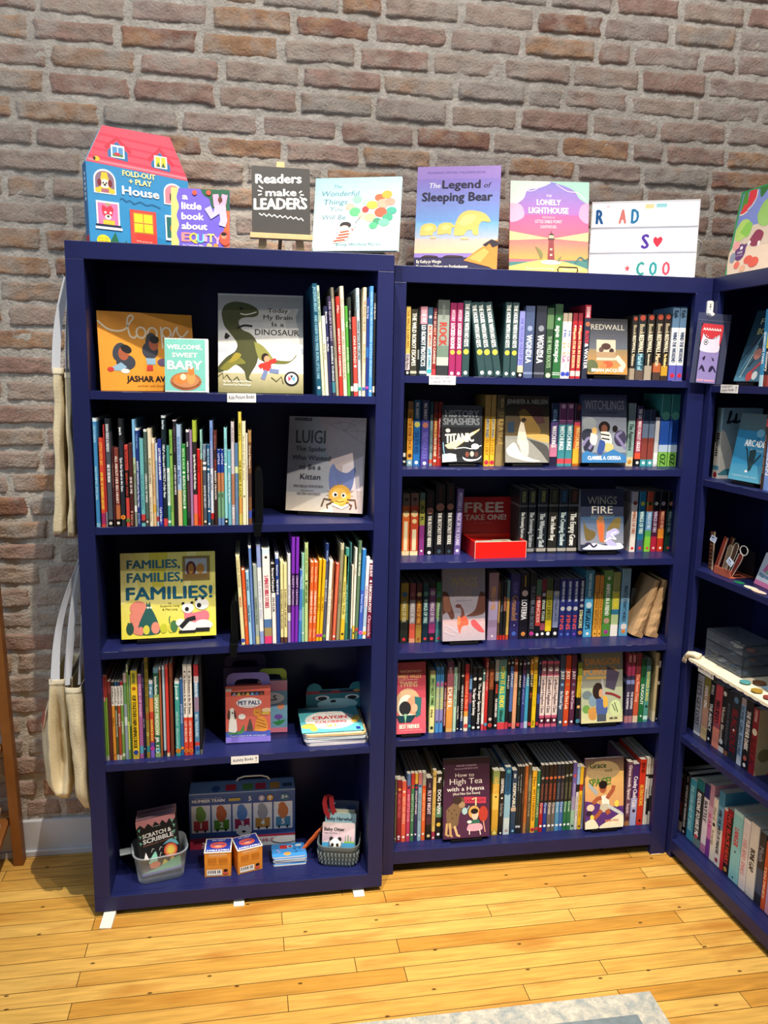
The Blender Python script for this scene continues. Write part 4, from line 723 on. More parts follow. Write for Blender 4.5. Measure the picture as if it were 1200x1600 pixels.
row(FM, .048, .4924, 'fifth shelf of middle bookcase', 'graphic novels on the fifth shelf of the middle bookcase', '''
670 678.3 1048|mint and cream|#e8e49a|b .0 .08 #b0a878/b .08 .58 #a8cf8a/t .12 .55 #2f4a2c SWEET VALLEY TWINS/t .62 .75 #6a6a3c the big camp/d .92 .3 #2a3a2c
679.4 685.2 1042|bright blue and lavender|#8a86c0|b .0 .22 #3f88c4/t .05 .2 #1f4f84 SMITH/d .27 .3 #e05a5a/b .3 .65 #9ab0a0/t .32 .64 #e8dc6a GO WITH/b .85 1 #4f94d4/t .82 .85 #222 GO
685.7 691.4 1042|bright blue and lavender|#8a86c0|b .0 .22 #3f88c4/t .05 .2 #1f4f84 SMITH/d .27 .3 #e05a5a/b .3 .65 #9ab0a0/t .32 .64 #e8dc6a GO WITH/b .85 1 #4f94d4/t .82 .85 #222 GO
692 695.8 1042|wine and black|#5a1a2c|b .0 .22 #1a1a1e/d .26 .4 #e04a6a/t .32 .9 #f0c8d0 CLAUDIA AND MEAN JANINE/b .92 1 #16161a
696.3 706.3 1034|mauve to orange|#e59a48|b .0 .12 #5a2f4c/t .08 .17 #e0c8d0 BAGLEY/b .12 .35 #a05a6a/b .35 .55 #c88a68/t .34 .7 #fff8f0 DUEL/b .95 1 #e8b468
707 712 1043|pale mint|#b4d8c4|t .1 .6 #3a5f54 Measuring Up and a World/d .97 .2 #eee
712.6 716.4 1035|thin black|#1e2124|b .0 .4 #5a5f5c/t .6 .85 #e8e8e8 Living With/d .96 .3 #fff
718 722.8 1034|black and navy lettered|#1b1c22|d .2 .4 #c8b8b0/t .33 .85 #f2f2f0 VENICE BEACH BABES/b .8 1 #22345f/d .97 .3 #eee
724 730.4 1038|red over cream|#d8442f|b .0 .16 #a82a34/t .2 .7 #f0a080 Saved a Bird/b .7 .78 #e0a048/b .78 1 #f0e4cc/s .92 #d84a44
731 735.2 1033|dark blue starry|#27406a|b .0 .2 #1a1c24/b .25 .4 #7aa8d8/b .45 .6 #8a4a64/s .93 #3fa0a4
735.6 743 1044|black flower-marked|#14161c|d .17 .35 #f2f2f2/t .32 .75 #f0f0f0 The Super Sports Society/d .95 .3 #eee
743.7 750.6 1044|black flower-marked|#14161c|d .17 .35 #f2f2f2/t .24 .9 #f0f0f0 The Super Sports Society/d .95 .3 #eee
751.3 755.2 1046|white thin|#eeeae2|b .0 .2 #5f8a84/d .06 .4 #fff/t .3 .75 #d8a090 The Things we Like/b .9 1 #d8505a
755.7 760.3 1029|tall bright red|#c42a2c|b .0 .3 #8a2a30/t .05 .45 #f0b8b0 THE TRYOUT STORY/s .92 #4f9ac0
761.3 768.7 1035|rust and black|#1e1d1c|b .1 .4 #8a4428/t .15 .35 #c8784a BIG CHOICE/d .84 .35 #d8c8c0/s .93 #d84a3c 9
770.7 776.4 1031|white and black|#201f20|b .0 .3 #a8a8a0/t .35 .48 #d84a3c PENNER/t .55 .82 #f0ece6 THE SLEEPING KIND/d .94 .3 #fff
776.6 788 1031|teal lettered|#3f9a90|b .0 .1 #5f8a88/t .1 .68 #f2e04a HOW IT ALL ENDS/t .72 .88 #1c4f4a Hildebrand/b .9 1 #e0454a
788.4 793.4 1031|black slim|#16181c|d .05 .35 #b8a880/t .22 .42 #e8ecf0 AMULET/b .9 1 #c83a44
794 799 1030|black and periwinkle|#171a22|b .1 .75 #4f6aa8/d .05 .35 #c8d0e0/t .2 .4 #f0f4fa AMULET/b .92 .97 #c83a44
799.4 805.3 1030|peach slim|#e0a078|b .0 .18 #8a3c28/d .06 .32 #e0d0c0/t .2 .4 #f8dcb8 AMULET/b .92 1 #e08a7a
806.7 811.4 1031|black and dark green|#14221f|d .06 .35 #c8d0cc/t .22 .4 #f0f4f0 AMULET/t .45 .65 #4a7a6a the cloud/b .92 .97 #c83a44
813 818 1032|plum to indigo|#2f3a7a|b .0 .2 #4a2444/d .05 .35 #c8b8c8/t .22 .4 #d0b8e8 AMULET/t .42 .65 #8a9ad8 prince of/b .92 1 #8a5aa0
818.3 823.7 1031|dark to sky blue|#3f9abc|b .0 .25 #1c2c3a/d .05 .35 #c0d0d8/t .2 .38 #e8f8fc AMULET/b .9 1 #b8d0e0
824.7 829.4 1030|amber and black|#261a16|b .0 .22 #c8862a/d .05 .35 #e0c8a0/t .2 .4 #f8e8d0 AMULET/t .45 .6 #d86a2c fire/b .92 .97 #c83a44
829.7 836 1027|lemon yellow|#e8c420|b .0 .24 #b8902a/d .05 .35 #e0d090/t .3 .7 #c8a010 SUPERNOVA/t .9 .97 #5a3c14 no
837.3 841 1031|dark royal blue|#1c2444|d .05 .35 #a8b0c0/t .22 .4 #e0e8fc AMULET/b .5 .65 #2f4a9a/b .92 .97 #c83a44
842 849.4 1033|pink framed|#c85a78|b .04 .2 #7a4a58/d .12 .38 #c8c0c0/b .22 .82 #ead8d4/t .24 .78 #6a5a60 Cardboard Kingdom Class/b .86 .95 #5a2434/d .9 .25 #fff
851 860 1033|pink framed|#c85a78|b .04 .2 #7a4a58/d .12 .38 #c8c0c0/b .22 .82 #ead8d4/t .24 .78 #6a5a60 Cardboard Kingdom Class/b .86 .95 #5a2434/d .9 .25 #fff
861 869.3 1033|pink framed|#c85a78|b .04 .2 #7a4a58/d .12 .38 #c8c0c0/b .22 .82 #ead8d4/t .24 .78 #6a5a60 Cardboard Kingdom Class/b .86 .95 #5a2434/d .9 .25 #fff
871 878.7 1024|slate blue author-lettered|#3c4a64|t .22 .34 #f0f0f0 JUST/d .41 .28 #8ab0d8/t .5 .76 #d0d8e8 the Second Tiger/d .94 .25 #fff
879.3 887.4 1024|red orange author-lettered|#cf4a24|t .22 .34 #fff0e0 JUST/d .41 .28 #b8783a/t .5 .76 #f8d8b8 the First Lady/d .94 .25 #fff
888.7 896 1024|plum author-lettered|#5a2844|t .22 .34 #f0e0e8 JUST/d .41 .28 #7a6a8a/t .5 .76 #d8b8c8 the Red Queen/d .94 .25 #fff
898.7 905.4 1036|yellow and black|#17191c|b .0 .2 #7f8a30/b .2 .55 #d8b82c/t .22 .54 #a8841c DRAGON/d .7 .4 #d8a870/s .93 #4f9ab8 10
975.3 981.2 1021|wine navy and plum|#3a3450|b .0 .16 #7a2a3c/t .03 .13 #f0b8b0 LIGHT/b .16 .32 #9a3458/b .38 .44 #7f8ac0/t .55 .8 #e8e4f0 THE SLEEPERS/b .9 1 #b87a80
981.6 987.4 1021|wine navy and plum|#3a3450|b .0 .16 #7a2a3c/t .03 .13 #f0b8b0 LIGHT/b .16 .32 #9a3458/b .38 .44 #7f8ac0/t .55 .8 #e8e4f0 THE SLEEPERS/b .9 1 #b87a80
988.4 996 1021|coral pink|#c8583a|b .0 .3 #7a3034/t .3 .7 #f0b8a0 The Flower Deep/b .9 1 #e0c8a8
996.6 1004 1030|emerald|#1f6a3c|b .0 .28 #174a2c/t .4 .72 #f0faf0 DUGOUT/d .9 .2 #e8f8e8
1004.4 1011.4 1030|sea green|#4f9488|b .0 .2 #3c5f60/t .2 .66 #ecd860 DOODLES & BAGS/d .75 .3 #1c3a38/b .9 .96 #c8e8e0
1018.7 1023.2 1020|cream backed|#b0a078|b .85 1 #c8bc9c
1023.6 1026.8 1022|thin black|#1a1517|b .1 .2 #c8c0b8/b .4 .45 #c8c0b8/d .96 .3 #fff
''', dep=.16)
row(FM, .054, .0864, 'bottom shelf of middle bookcase', 'graphic novels on the bottom shelf of the middle bookcase', '''
616 618.6 1218|olive thin|#6a6a4c|d .22 .35 #e8e0b0/d .94 .4 #fff
619 626.2 1219|dark crimson|#8a1c30|d .15 .3 #e0a860/t .22 .6 #d86070 RED AND THE GOLD/d .91 .3 #f8e0e0/d .95 .2 #eee
626.5 633.3 1221|coral|#e06048|d .17 .25 #fff/t .25 .7 #f8b0a0 KRISTY AND FRIENDS/d .92 .3 #fff0ec
634 639.8 1209.5|blue over raspberry|#c23a64|b .0 .17 #5f7fb8/d .2 .38 #2c2a5a/t .3 .7 #f0a0b8 BABY LITTLE CLUB/d .9 .3 #fff
640.3 645.8 1209|red over green|#3f7a58|b .0 .17 #c8382f/d .2 .38 #d84a3c/t .3 .7 #a8d0b4 BABY LITTLE CLUB/d .9 .3 #fff
646.2 651 1209|yellow over navy|#2f2c5c|b .0 .15 #e0b84a/d .2 .4 #b82c3c/t .25 .6 #f0e8f4 STACEY’S MISTAKE/d .9 .3 #fff
651.5 657.3 1208|pink over light blue|#8fb4cc|b .0 .17 #c87a80/d .19 .38 #2f6a9a/t .3 .7 #5f8098 BABY LITTLE CLUB/d .92 .25 #eee
657.7 663.5 1208|grey over orange|#e0662f|b .0 .18 #a8a49a/d .21 .38 #c83a34/t .3 .7 #f8b890 BABY LITTLE CLUB/d .9 .3 #fff
664.5 673.6 1216|aubergine|#2a1b33|t .08 .15 #c8a8c0 MO O’HARA/t .2 .58 #e8d0e0 FLY BY NIGHT/b .62 .75 #4a2438/b .75 1 #17151a/d .93 .28 #e0cf90
674 679.3 1204|tall buttercream|#e0c070|d .08 .3 #7a5a2c/t .3 .8 #b08a3c TREASURE OF MOON/b .88 1 #a83a50/d .97 .3 #eee
680 688.8 1209.5|black white lettered|#191a1d|t .05 .13 #f2f2f2 Pilkey/t .24 .6 #f4f8ff DOG MAN/b .5 .66 #5a8a6a/d .77 .38 #e0c04a/d .92 .28 #fff
689.4 692 1202|very thin black|#202225|t .1 .3 #b8b8b8 mystery
767 777.2 1204.5|yellow dappled|#d8a83a|b .0 .2 #8fa060/t .1 .35 #e8c060 LIGHTFALL/d .4 .14 #3a2c14/b .35 .6 #e8c45a/b .93 1 #a8882c/d .96 .3 #f0e080
778 785.4 1205|black star|#17181c|t .12 .35 #f2f2f0 LIGHTFALL/d .42 .2 #f2f2f0/t .5 .7 #8a8a8a The Dark Times/d .97 .2 #f2f2f2
785.7 795.3 1199|blue fading to white|#8fbcd4|b .0 .4 #1f5f8a/d .06 .3 #5fb0b8/t .1 .36 #123c5a LIGHTFALL/d .4 .14 #10304a/b .75 1 #c8d8dc/d .94 .25 #b09a90
796.8 804.5 1204|steel navy|#27405c|t .05 .12 #e8f0f8 CRAFT/t .2 .58 #f4f0dc DESPICABLE/b .58 .64 #c8b09c/d .95 .25 #8ac0d8
805 808.2 1198|dark slate slim|#23272c|t .1 .4 #a8b0b4 the secret dark/b .88 .91 #c8d0d4
808.5 812.4 1198|dark slate slim|#23272c|t .1 .4 #a8b0b4 the secret dark/b .88 .91 #c8d0d4
812.8 816.2 1198|dark cocoa|#3a2a24|t .1 .8 #9a6a50 river of gold
816.5 821.4 1197|burnt orange slim|#b8662f|t .1 .8 #8a3f18 the lost canyon/b .85 1 #b07a44
821.8 827 1195|moss grey|#4f4a3c|b .2 .4 #6a6a50/t .1 .8 #a8a080 ORIGINS AND STONE
828 834.8 1204.5|amber yellow|#eeb42c|t .1 .25 #7a5010 Hart/t .3 .8 #8a5c14 MYTH DRAGON/s .95 #c83a44 13
835.2 840.3 1205|green lettered|#2f6f4c|d .22 .3 #fff/t .3 .75 #d0d8a0 LUNCH LADIES/s .94 #c8404f 13
840.9 846.8 1196|black and red two-tone|#a82028|b .0 .56 #1c1e24/d .19 .38 #a89a94/t .27 .52 #8a4a40 WARRIORS/t .56 .72 #e0c0c0 Great/d .91 .35 #fff
847.1 853 1196|black and navy two-tone|#1c3a94|b .0 .56 #1c1e24/d .19 .38 #c8543f/t .27 .52 #8a4a40 WARRIORS/t .56 .72 #c8d0f0 Great/d .91 .35 #fff
853.4 859.8 1195.5|dark and taupe two-tone|#6a6460|b .0 .56 #2a1c1c/d .19 .38 #d86a3c/t .27 .52 #a84a34 WARRIORS/t .56 .74 #e8e0e0 Great/d .91 .35 #fff
860.1 865.6 1195|dark and taupe two-tone|#6a6460|b .0 .56 #2a1c1c/d .19 .38 #e0753c/t .27 .52 #a84a34 WARRIORS/t .56 .74 #e8e0e0 Great/d .91 .35 #fff
866 872 1194.5|dark and light blue two-tone|#4f94c0|b .0 .56 #1c2434/d .19 .38 #c0785a/t .27 .52 #5f6a7a WARRIORS/t .56 .72 #d0e8f4 Great/d .91 .35 #fff
872.2 878 1194|dark and denim two-tone|#3f6ab0|b .0 .56 #1c2030/d .19 .38 #b88a6a/t .27 .52 #6a5a5a WARRIORS/t .56 .72 #d0e0f8 Great/d .91 .35 #fff
878.5 884 1194|dark and green two-tone|#2a7048|b .0 .56 #1c2422/d .17 .38 #98a090/t .27 .52 #6a6a54 WARRIORS/t .56 .72 #c8e8d0 Great/d .91 .35 #fff
884.3 890 1193|dark and green two-tone|#2a7048|b .0 .56 #22221c/d .17 .38 #98a090/t .27 .52 #6a6a54 WARRIORS/t .56 .72 #c8e8d0 Great/d .91 .35 #fff
890.4 896.6 1192|violet over mint|#9ac0a8|b .0 .5 #6a5aa0/d .19 .38 #d84a4a/t .3 .5 #b0a0d0 WARRIORS/b .5 .7 #9a94b4/d .94 .3 #333
897 901.4 1198|white with blue top|#d8d4d4|b .0 .28 #8fb0e0/b .28 .4 #1a1a1e/t .45 .8 #9a9494 wild cats club
901.7 907 1198|yellow slim|#e2b52a|b .28 .38 #a82c24/t .45 .8 #a8801a wild cats club/d .95 .3 #333
907.3 911 1199|slate slim|#6a7a94|b .0 .3 #6a4a40/b .9 1 #8a8ab0
975.3 983 1191|mauve lettered|#6f4a5f|t .05 .58 #f2e4ec Grace needs Space!/t .65 .8 #d8c0cc Benjamin/d .88 .4 #5a2a20/b .93 1 #b0784a
983.4 993.3 1194|violet over lavender|#a8b0dc|b .0 .55 #4a2464/t .2 .7 #f2eaf8 Cranky Chefs Club/d .76 .25 #3a1c34
994 1003.2 1187|fire red|#cf3420|t .05 .2 #6a140c BEN HO/t .38 .7 #f2c04a ALTERATIONS/d .93 .2 #3a0c08
1004 1007.5 1185|white and black slim|#d0ccc8|b .0 .22 #d8d0c4/b .24 .27 #222/t .04 .2 #8a6a4a BIG/t .35 .75 #3a3a3e SHADOW/b .88 1 #e0d8c8
1008 1011.2 1185|white and black slim|#d0ccc8|b .0 .22 #d8d0c4/b .24 .3 #222/t .04 .2 #8a6a4a BIG/t .35 .6 #3a3a3e GHOST/b .6 .85 #1a1a1c/b .88 1 #e0d8c8
1011.6 1014.8 1185|white and black slim|#d0ccc8|b .0 .22 #d8d0c4/b .24 .3 #222/t .04 .2 #8a6a4a BIG/t .4 .55 #3a3a3e BONES/b .56 .8 #2c2c30/b .88 1 #e0d8c8
''', dep=.18)
SIDE['red'] = '''
R 0 0 1 1 #c9b084
R .3 .72 1 .94 #8a1c26
R .3 .46 1 .66 #8a1c26
TLB .42 .75 .14 .5 #c9b084 JU
TLB .42 .49 .13 .5 #c9b084 AN
E .2 .3 .15 .1 #8a7a4a
Q #d23a2c .3,.0 1,.0 1,.3 .6,.2
E .7 .4 .25 .08 #3a2420
'''
row(FR, .062, .470, 'fifth shelf of right bookcase', 'young adult novels on the fifth shelf of the right bookcase', '''
1082.7 1092 1054|pale grey|#a8a8b4|t .12 .85 #4a4a5a LET’S GET LOST/b .96 1 #e8e8ec
1093.3 1102 1058|olive fading to peach|#d8bc88|b .0 .25 #8a8240/b .25 .5 #a8845c/t .15 .5 #f4eef0 DEADLY KING/b .5 .8 #c89a84
1102.7 1110 1066|black lettered|#15151a|t .05 .2 #c8c8c8 PETRUS/t .35 .8 #eeeeee THE AGENCY/d .93 .2 #eee
1110.7 1120.7 1071|rosy red|#c84a54|b .65 1 #e89078/t .25 .6 #2a1418 BRUISED/b .6 .68 #a0505c
1121.3 1128.4 1074|black with white blossoms|#1c1a1e|d .1 .35 #e8e4dc/t .3 .8 #d8c8b8 Vicious Bloom/d .84 .4 #e0e0e4/b .92 1 #d8d4d0
1129 1134.7 1080|charcoal|#22252c|t .2 .85 #5a6470 INTO SHADOW/b .93 1 #8a5a3c
1135.3 1148.6 1084|dark slate and blood red|#242a34|d .1 .25 #5a8ab0/t .25 .9 #8a1a20 BLACKOUT/d .55 .1 #eee
1149.3 1156 1091|pale blue|#8fb4dc|b .0 .1 #b0a0a0/t .12 .85 #2a3444 SOME GIRL BEFORE/b .87 1 #c8d0dc
1156.7 1167.4 1096|black serif lettered|#1a171b|t .15 .72 #f2ece6 THE FURTHER DARK/d .84 .25 #c86a5a/d .94 .2 #eee
1168 1177.3 1107|thick dark red|#8a1c26|A red/t .03 .2 #e0a8a0 OSEMAN/d .36 .4 #e8dcc0/t .45 .85 #5a0c14 JUST A
''', dep=.15, hard=False)
row(FR, .062, .072, 'bottom shelf of right bookcase', 'young adult novels on the bottom shelf of the right bookcase', '''
1056.6 1063.4 1201|black with red letters|#1d1719|t .08 .15 #d8d8d8 OSEMAN/t .2 .75 #9a3a3a KILL HER TWICE/b .85 1 #a89a94
1064 1070.6 1208|black white lettered|#14141a|t .06 .15 #c8c8d0 MALINDA/t .2 .88 #f0f0f4 LAST NIGHT AT THE TELEGRAPH CLUB/d .96 .2 #fff
1071.4 1080 1218|teal blue|#3f94b0|t .1 .85 #a0d8e4 THE EVERLAND OF LIGHT
1081 1091.6 1219|dark teal white lettered|#2a3034|b .0 .15 #1f6f74/t .2 .85 #f4f4f4 REASONS TO HATE ME/b .88 1 #6a8484/d .86 .2 #d84a5a
1092.7 1100 1226|navy topped white|#e0dce4|b .0 .2 #262a6a/t .25 .55 #2c2c34 BATTLE/b .88 1 #b87aa0
1100.5 1106.6 1226|pink and purple|#c87ab4|b .0 .3 #c090a8/b .3 .55 #e0b0cc/t .4 .6 #d02c7a SLAY/b .75 1 #7a3a94
1107 1113.3 1248|cream|#ece4d4|t .15 .35 #a09484 Hour of/d .42 .3 #2a2a2a/t .5 .75 #b0a494 The Long Light
1114 1122.5 1237|light blue over white|#e0dcd8|b .0 .2 #3f84a8/b .2 .5 #6fa8c8/t .25 .85 #2c3c44 AMID THE WILDS OF PARADISE/s .93 #a02c44
1123 1127.7 1263|plain red|#c8242c|b .0 .03 #e0d8d0
1128 1136.4 1265|black and red lettered|#1e1618|b .0 .1 #8a1a20/t .08 .85 #d83a34 HALF BLACK HEART/d .93 .3 #c89a4a
1137 1151 1268|thick light aqua|#8fd0d4|b .0 .06 #b0e0e0/t .25 .5 #d0505c LANGER/d .58 .08 #1c2c34/d .95 .08 #1c2c34
1152 1162 1280|white and pink|#e6dede|b .0 .05 #f2eeee/t .3 .8 #d8a0a4 FAR AND SMALL
1163 1175.6 1288|thick white script|#e4e0d8|t .35 .65 #34343a BONE GAP/b .96 1 #d0ccc4
1176.6 1186.4 1302|blue black|#262a34|b .5 .85 #3c4c6a/t .2 .4 #8a90a0 Moth
1187 1192.6 1316|orange|#d8582c|t .25 .95 #f8d8b8 TEN PINES
1193.6 1204 1318|pink blue and violet|#b89ac4|b .0 .3 #d86a8a/b .3 .6 #8ab4d8/b .85 1 #d89ab0
''', dep=.15, hard=False)

# ------------------------------------------------------------------ face-out books, left bookcase
face(FL, 1.6385, 158, .055, 306, .135, 485, 'orange landscape book with looping white script, left on the top shelf', '#e59a33', '''
S .018 #f4ead2 0,.88 .1,.78 .2,.755 .28,.78 .33,.86 .37,.93 .345,.96 .31,.91 .31,.8 .33,.70 .37,.675 .40,.71
O .445 .745 .048 .068 .018 #f4ead2
O .565 .745 .048 .068 .018 #f4ead2
S .018 #f4ead2 .655,.83 .66,.74 .665,.55
O .715 .755 .046 .066 .018 #f4ead2
S .018 #f4ead2 .775,.70 .81,.80 .835,.83 .83,.77 .86,.71 .835,.67 .80,.69
S .018 #f4ead2 .86,.71 .9,.72 .95,.79
E .27 .36 .1 .1 #3a3f4a
E .21 .49 .07 .12 #3a3f4a -.3
E .25 .47 .055 .085 #a8593c
E .28 .53 .06 .05 #1c1a20 -.5
P #8fb4cc .1,.28 .22,.36 .28,.3 .22,.25 .1,.26
E .11 .27 .035 .03 #c83a34
E .26 .25 .045 .03 #e8e2d8
E .53 .52 .085 .11 #3a3f4a
E .55 .62 .065 .13 #3a3f4a
E .57 .60 .05 .08 #a8593c
E .58 .66 .05 .05 #1c1a20
P #8fb4cc .48,.42 .58,.42 .58,.34 .49,.34
P #c83a34 .49,.33 .55,.33 .55,.26 .48,.26
E .66 .37 .06 .05 #5a4a68
TLB .27 .12 .075 .55 #26181c JASHAR AWAN
TL .38 .055 .03 .36 #a8641c author and illustrator
''', thick=.011, lean=9)
face(FL, 1.6385, 258, .026, 326, .024, 528, 'small mint baby gift book with fox drawing, leaning on the orange book', '#eef0ec', '''
R .0 .02 .93 .985 #7fcabd
TCB .46 .80 .085 .80 #f3f5ee WELCOME,
TCB .46 .65 .085 .58 #f3f5ee SWEET
TCB .46 .42 .17 .78 #f3f5ee BABY
E .48 .2 .36 .17 #b8744a
E .48 .21 .29 .12 #c98a5c
E .36 .24 .16 .09 #d9843f
E .42 .28 .07 .06 #f0d8b8
E .60 .27 .10 .13 #e0a05c
E .60 .37 .08 .06 #d9843f
P #d9843f .53,.4 .55,.48 .59,.42
P #d9843f .62,.42 .66,.48 .67,.4
S .02 #8a5030 .14,.18 .3,.1 .5,.07 .7,.11 .82,.2
S .02 #8a5030 .2,.13 .4,.06 .6,.08 .78,.14
''', thick=.020, lean=6)
face(FL, 1.6380, 341, .07, 474, .06, 458, 'large grey book with green dinosaur running beside a child in red', '#b9b8b4', '''
G .45 .98 #cfcfcb #a09c98
G .16 .50 #f4f3ee #dfe3e6
R 0 .40 1 .46 #c3cad6
G 0 .2 #7d7a52 #bdb58e
Q #4a4c2c .04,.80 .08,.88 .2,.92 .36,.9 .46,.85 .47,.80 .42,.77 .30,.76 .24,.72 .28,.64 .38,.60 .45,.52 .47,.42 .45,.30 .36,.16 .40,.12 .33,.13 .30,.22 .20,.28 .08,.22 0,.2 0,.26 .1,.36 .2,.42 .22,.5 .14,.6 .07,.68
Q #7c7a34 .02,.24 .14,.34 .24,.36 .32,.3 .2,.28 .1,.22
Q #a08f36 .12,.30 .2,.4 .27,.38 .2,.32
Q #6a6b34 .62,.30 .8,.30 .9,.36 .92,.4 .86,.34 .78,.33 .6,.34
Q #8d8c48 .42,.52 .52,.48 .62,.38 .64,.33 .5,.33 .45,.4
E .27 .85 .02 .014 #1a1a12
L .012 #e8e4d4 .26,.80 .32,.79 .38,.80 .45,.82
S .025 #26221c .22,.65 .30,.68 .40,.675
S .03 #26221c .1,.60 .09,.55 .13,.58
TC .70 .82 .045 .24 #2c2826 Today
TC .70 .75 .045 .34 #2c2826 My Brain
TC .70 .68 .045 .14 #2c2826 Is a
TC .69 .59 .06 .52 #2c2826 DINOSAUR
E .55 .36 .045 .045 #2a1a14
E .57 .345 .035 .035 #d09a78
P #c8342c .5,.30 .62,.33 .62,.23 .53,.22
L .05 #c8342c .60,.31 .68,.34
L .05 #c8342c .52,.29 .48,.26
L .05 #6f7fa8 .56,.23 .52,.14
L .05 #6f7fa8 .6,.23 .71,.22
E .86 .15 .088 .075 #1a181a
E .86 .15 .066 .055 #f0ece8
P #c83a5a .82,.18 .86,.15 .82,.12
P #4a9ac8 .90,.18 .86,.15 .90,.12
P #1a181a .84,.185 .88,.185 .86,.15
L .012 #3f3f22 .0,.16 .05,.2 .06,.14 .1,.18 .16,.11 .22,.16 .26,.1
L .012 #54522e .62,.16 .68,.12 .74,.17 .76,.1
TL .06 .105 .024 .32 #f0f0e8 by Ayn and Judson Mera
TL .06 .07 .022 .32 #f0f0e8 illustrated by Marta Engel
''', thick=.011, lean=10)  # greyer upper half paints the top board's shadow into the cover
face(FL, 1.2515, 446, .175, 566, .090, 650, 'grey-blue book with a furry yellow spider, leaning at the right of the second shelf', '#a7aab2', '''
G 0 .2 #f0e3cc #c9c4bf
P #b9a9aa .38,1 1,1 1,.5 .55,.5
P #c8b6b2 .62,.5 1,.62 1,.0 .62,0
P #e6d9dc .72,.5 .98,.6 .98,.24 .72,.24
Q #6f7cb0 .56,.46 .60,.51 .66,.45 .78,.42 .88,.48 .88,.38 .82,.22 .6,.2 .55,.34
L .004 #7d7478 .72,.86 .45,.95
L .004 #7d7478 .72,.86 1,.72
L .004 #7d7478 .72,.86 1,.86
L .004 #7d7478 .72,.86 .62,.99
L .004 #7d7478 .72,.86 .85,.98
L .004 #7d7478 .72,.86 .96,.98
S .004 #7d7478 .55,.92 .68,.95 .83,.93 .9,.82 .86,.78
L .008 #a87a34 .70,.18 0.875,0.180
L .008 #a87a34 .70,.18 0.864,0.228
L .008 #a87a34 .70,.18 0.834,0.270
L .008 #a87a34 .70,.18 0.787,0.301
L .008 #a87a34 .70,.18 0.730,0.318
L .008 #a87a34 .70,.18 0.669,0.318
L .008 #a87a34 .70,.18 0.612,0.301
L .008 #a87a34 .70,.18 0.565,0.269
L .008 #a87a34 .70,.18 0.535,0.227
L .008 #a87a34 .70,.18 0.525,0.179
L .008 #a87a34 .70,.18 0.536,0.131
L .008 #a87a34 .70,.18 0.567,0.089
L .008 #a87a34 .70,.18 0.614,0.058
L .008 #a87a34 .70,.18 0.672,0.042
L .008 #a87a34 .70,.18 0.733,0.042
L .008 #a87a34 .70,.18 0.790,0.060
L .008 #a87a34 .70,.18 0.836,0.092
L .008 #a87a34 .70,.18 0.865,0.134
E .70 .18 .145 .115 #d8a23c
E .69 .17 .11 .09 #e6b64f
E .64 .19 .035 .028 #f6f1e6
E .75 .185 .03 .026 #f6f1e6
E .645 .187 .018 .016 #1a1410
E .748 .183 .016 .014 #1a1410
S .008 #6a3f14 .65,.125 .70,.112 .76,.125
L .022 #6a4a30 .60,.13 .5,.14 .47,.06
L .022 #6a4a30 .62,.11 .54,.08 .55,.04
L .022 #6a4a30 .80,.14 .9,.14 .92,.05
L .022 #6a4a30 .79,.11 .86,.08 .84,.04
L .03 #efe6da .6,.09 .74,.05
L .03 #efe6da .72,.045 .82,.09
TLB .08 .955 .03 .22 #1a181a FINGERLIE
TL .10 .72 .145 .38 #33333c LUIGI
TL .10 .635 .052 .40 #33333c The Spider
TL .06 .54 .055 .5 #33333c Who Wanted
TL .16 .445 .055 .28 #33333c to Be a
TL .18 .34 .06 .26 #33333c Kitten
TL .10 .255 .026 .38 #4a4a54 MICHELLE KNUDSEN
TL .20 .215 .014 .16 #4a4a54 illustrated by
TL .15 .175 .026 .3 #4a4a54 KEVIN HAWKES
''', thick=.011, lean=9, stand='black display stand under the spider book on the second shelf')
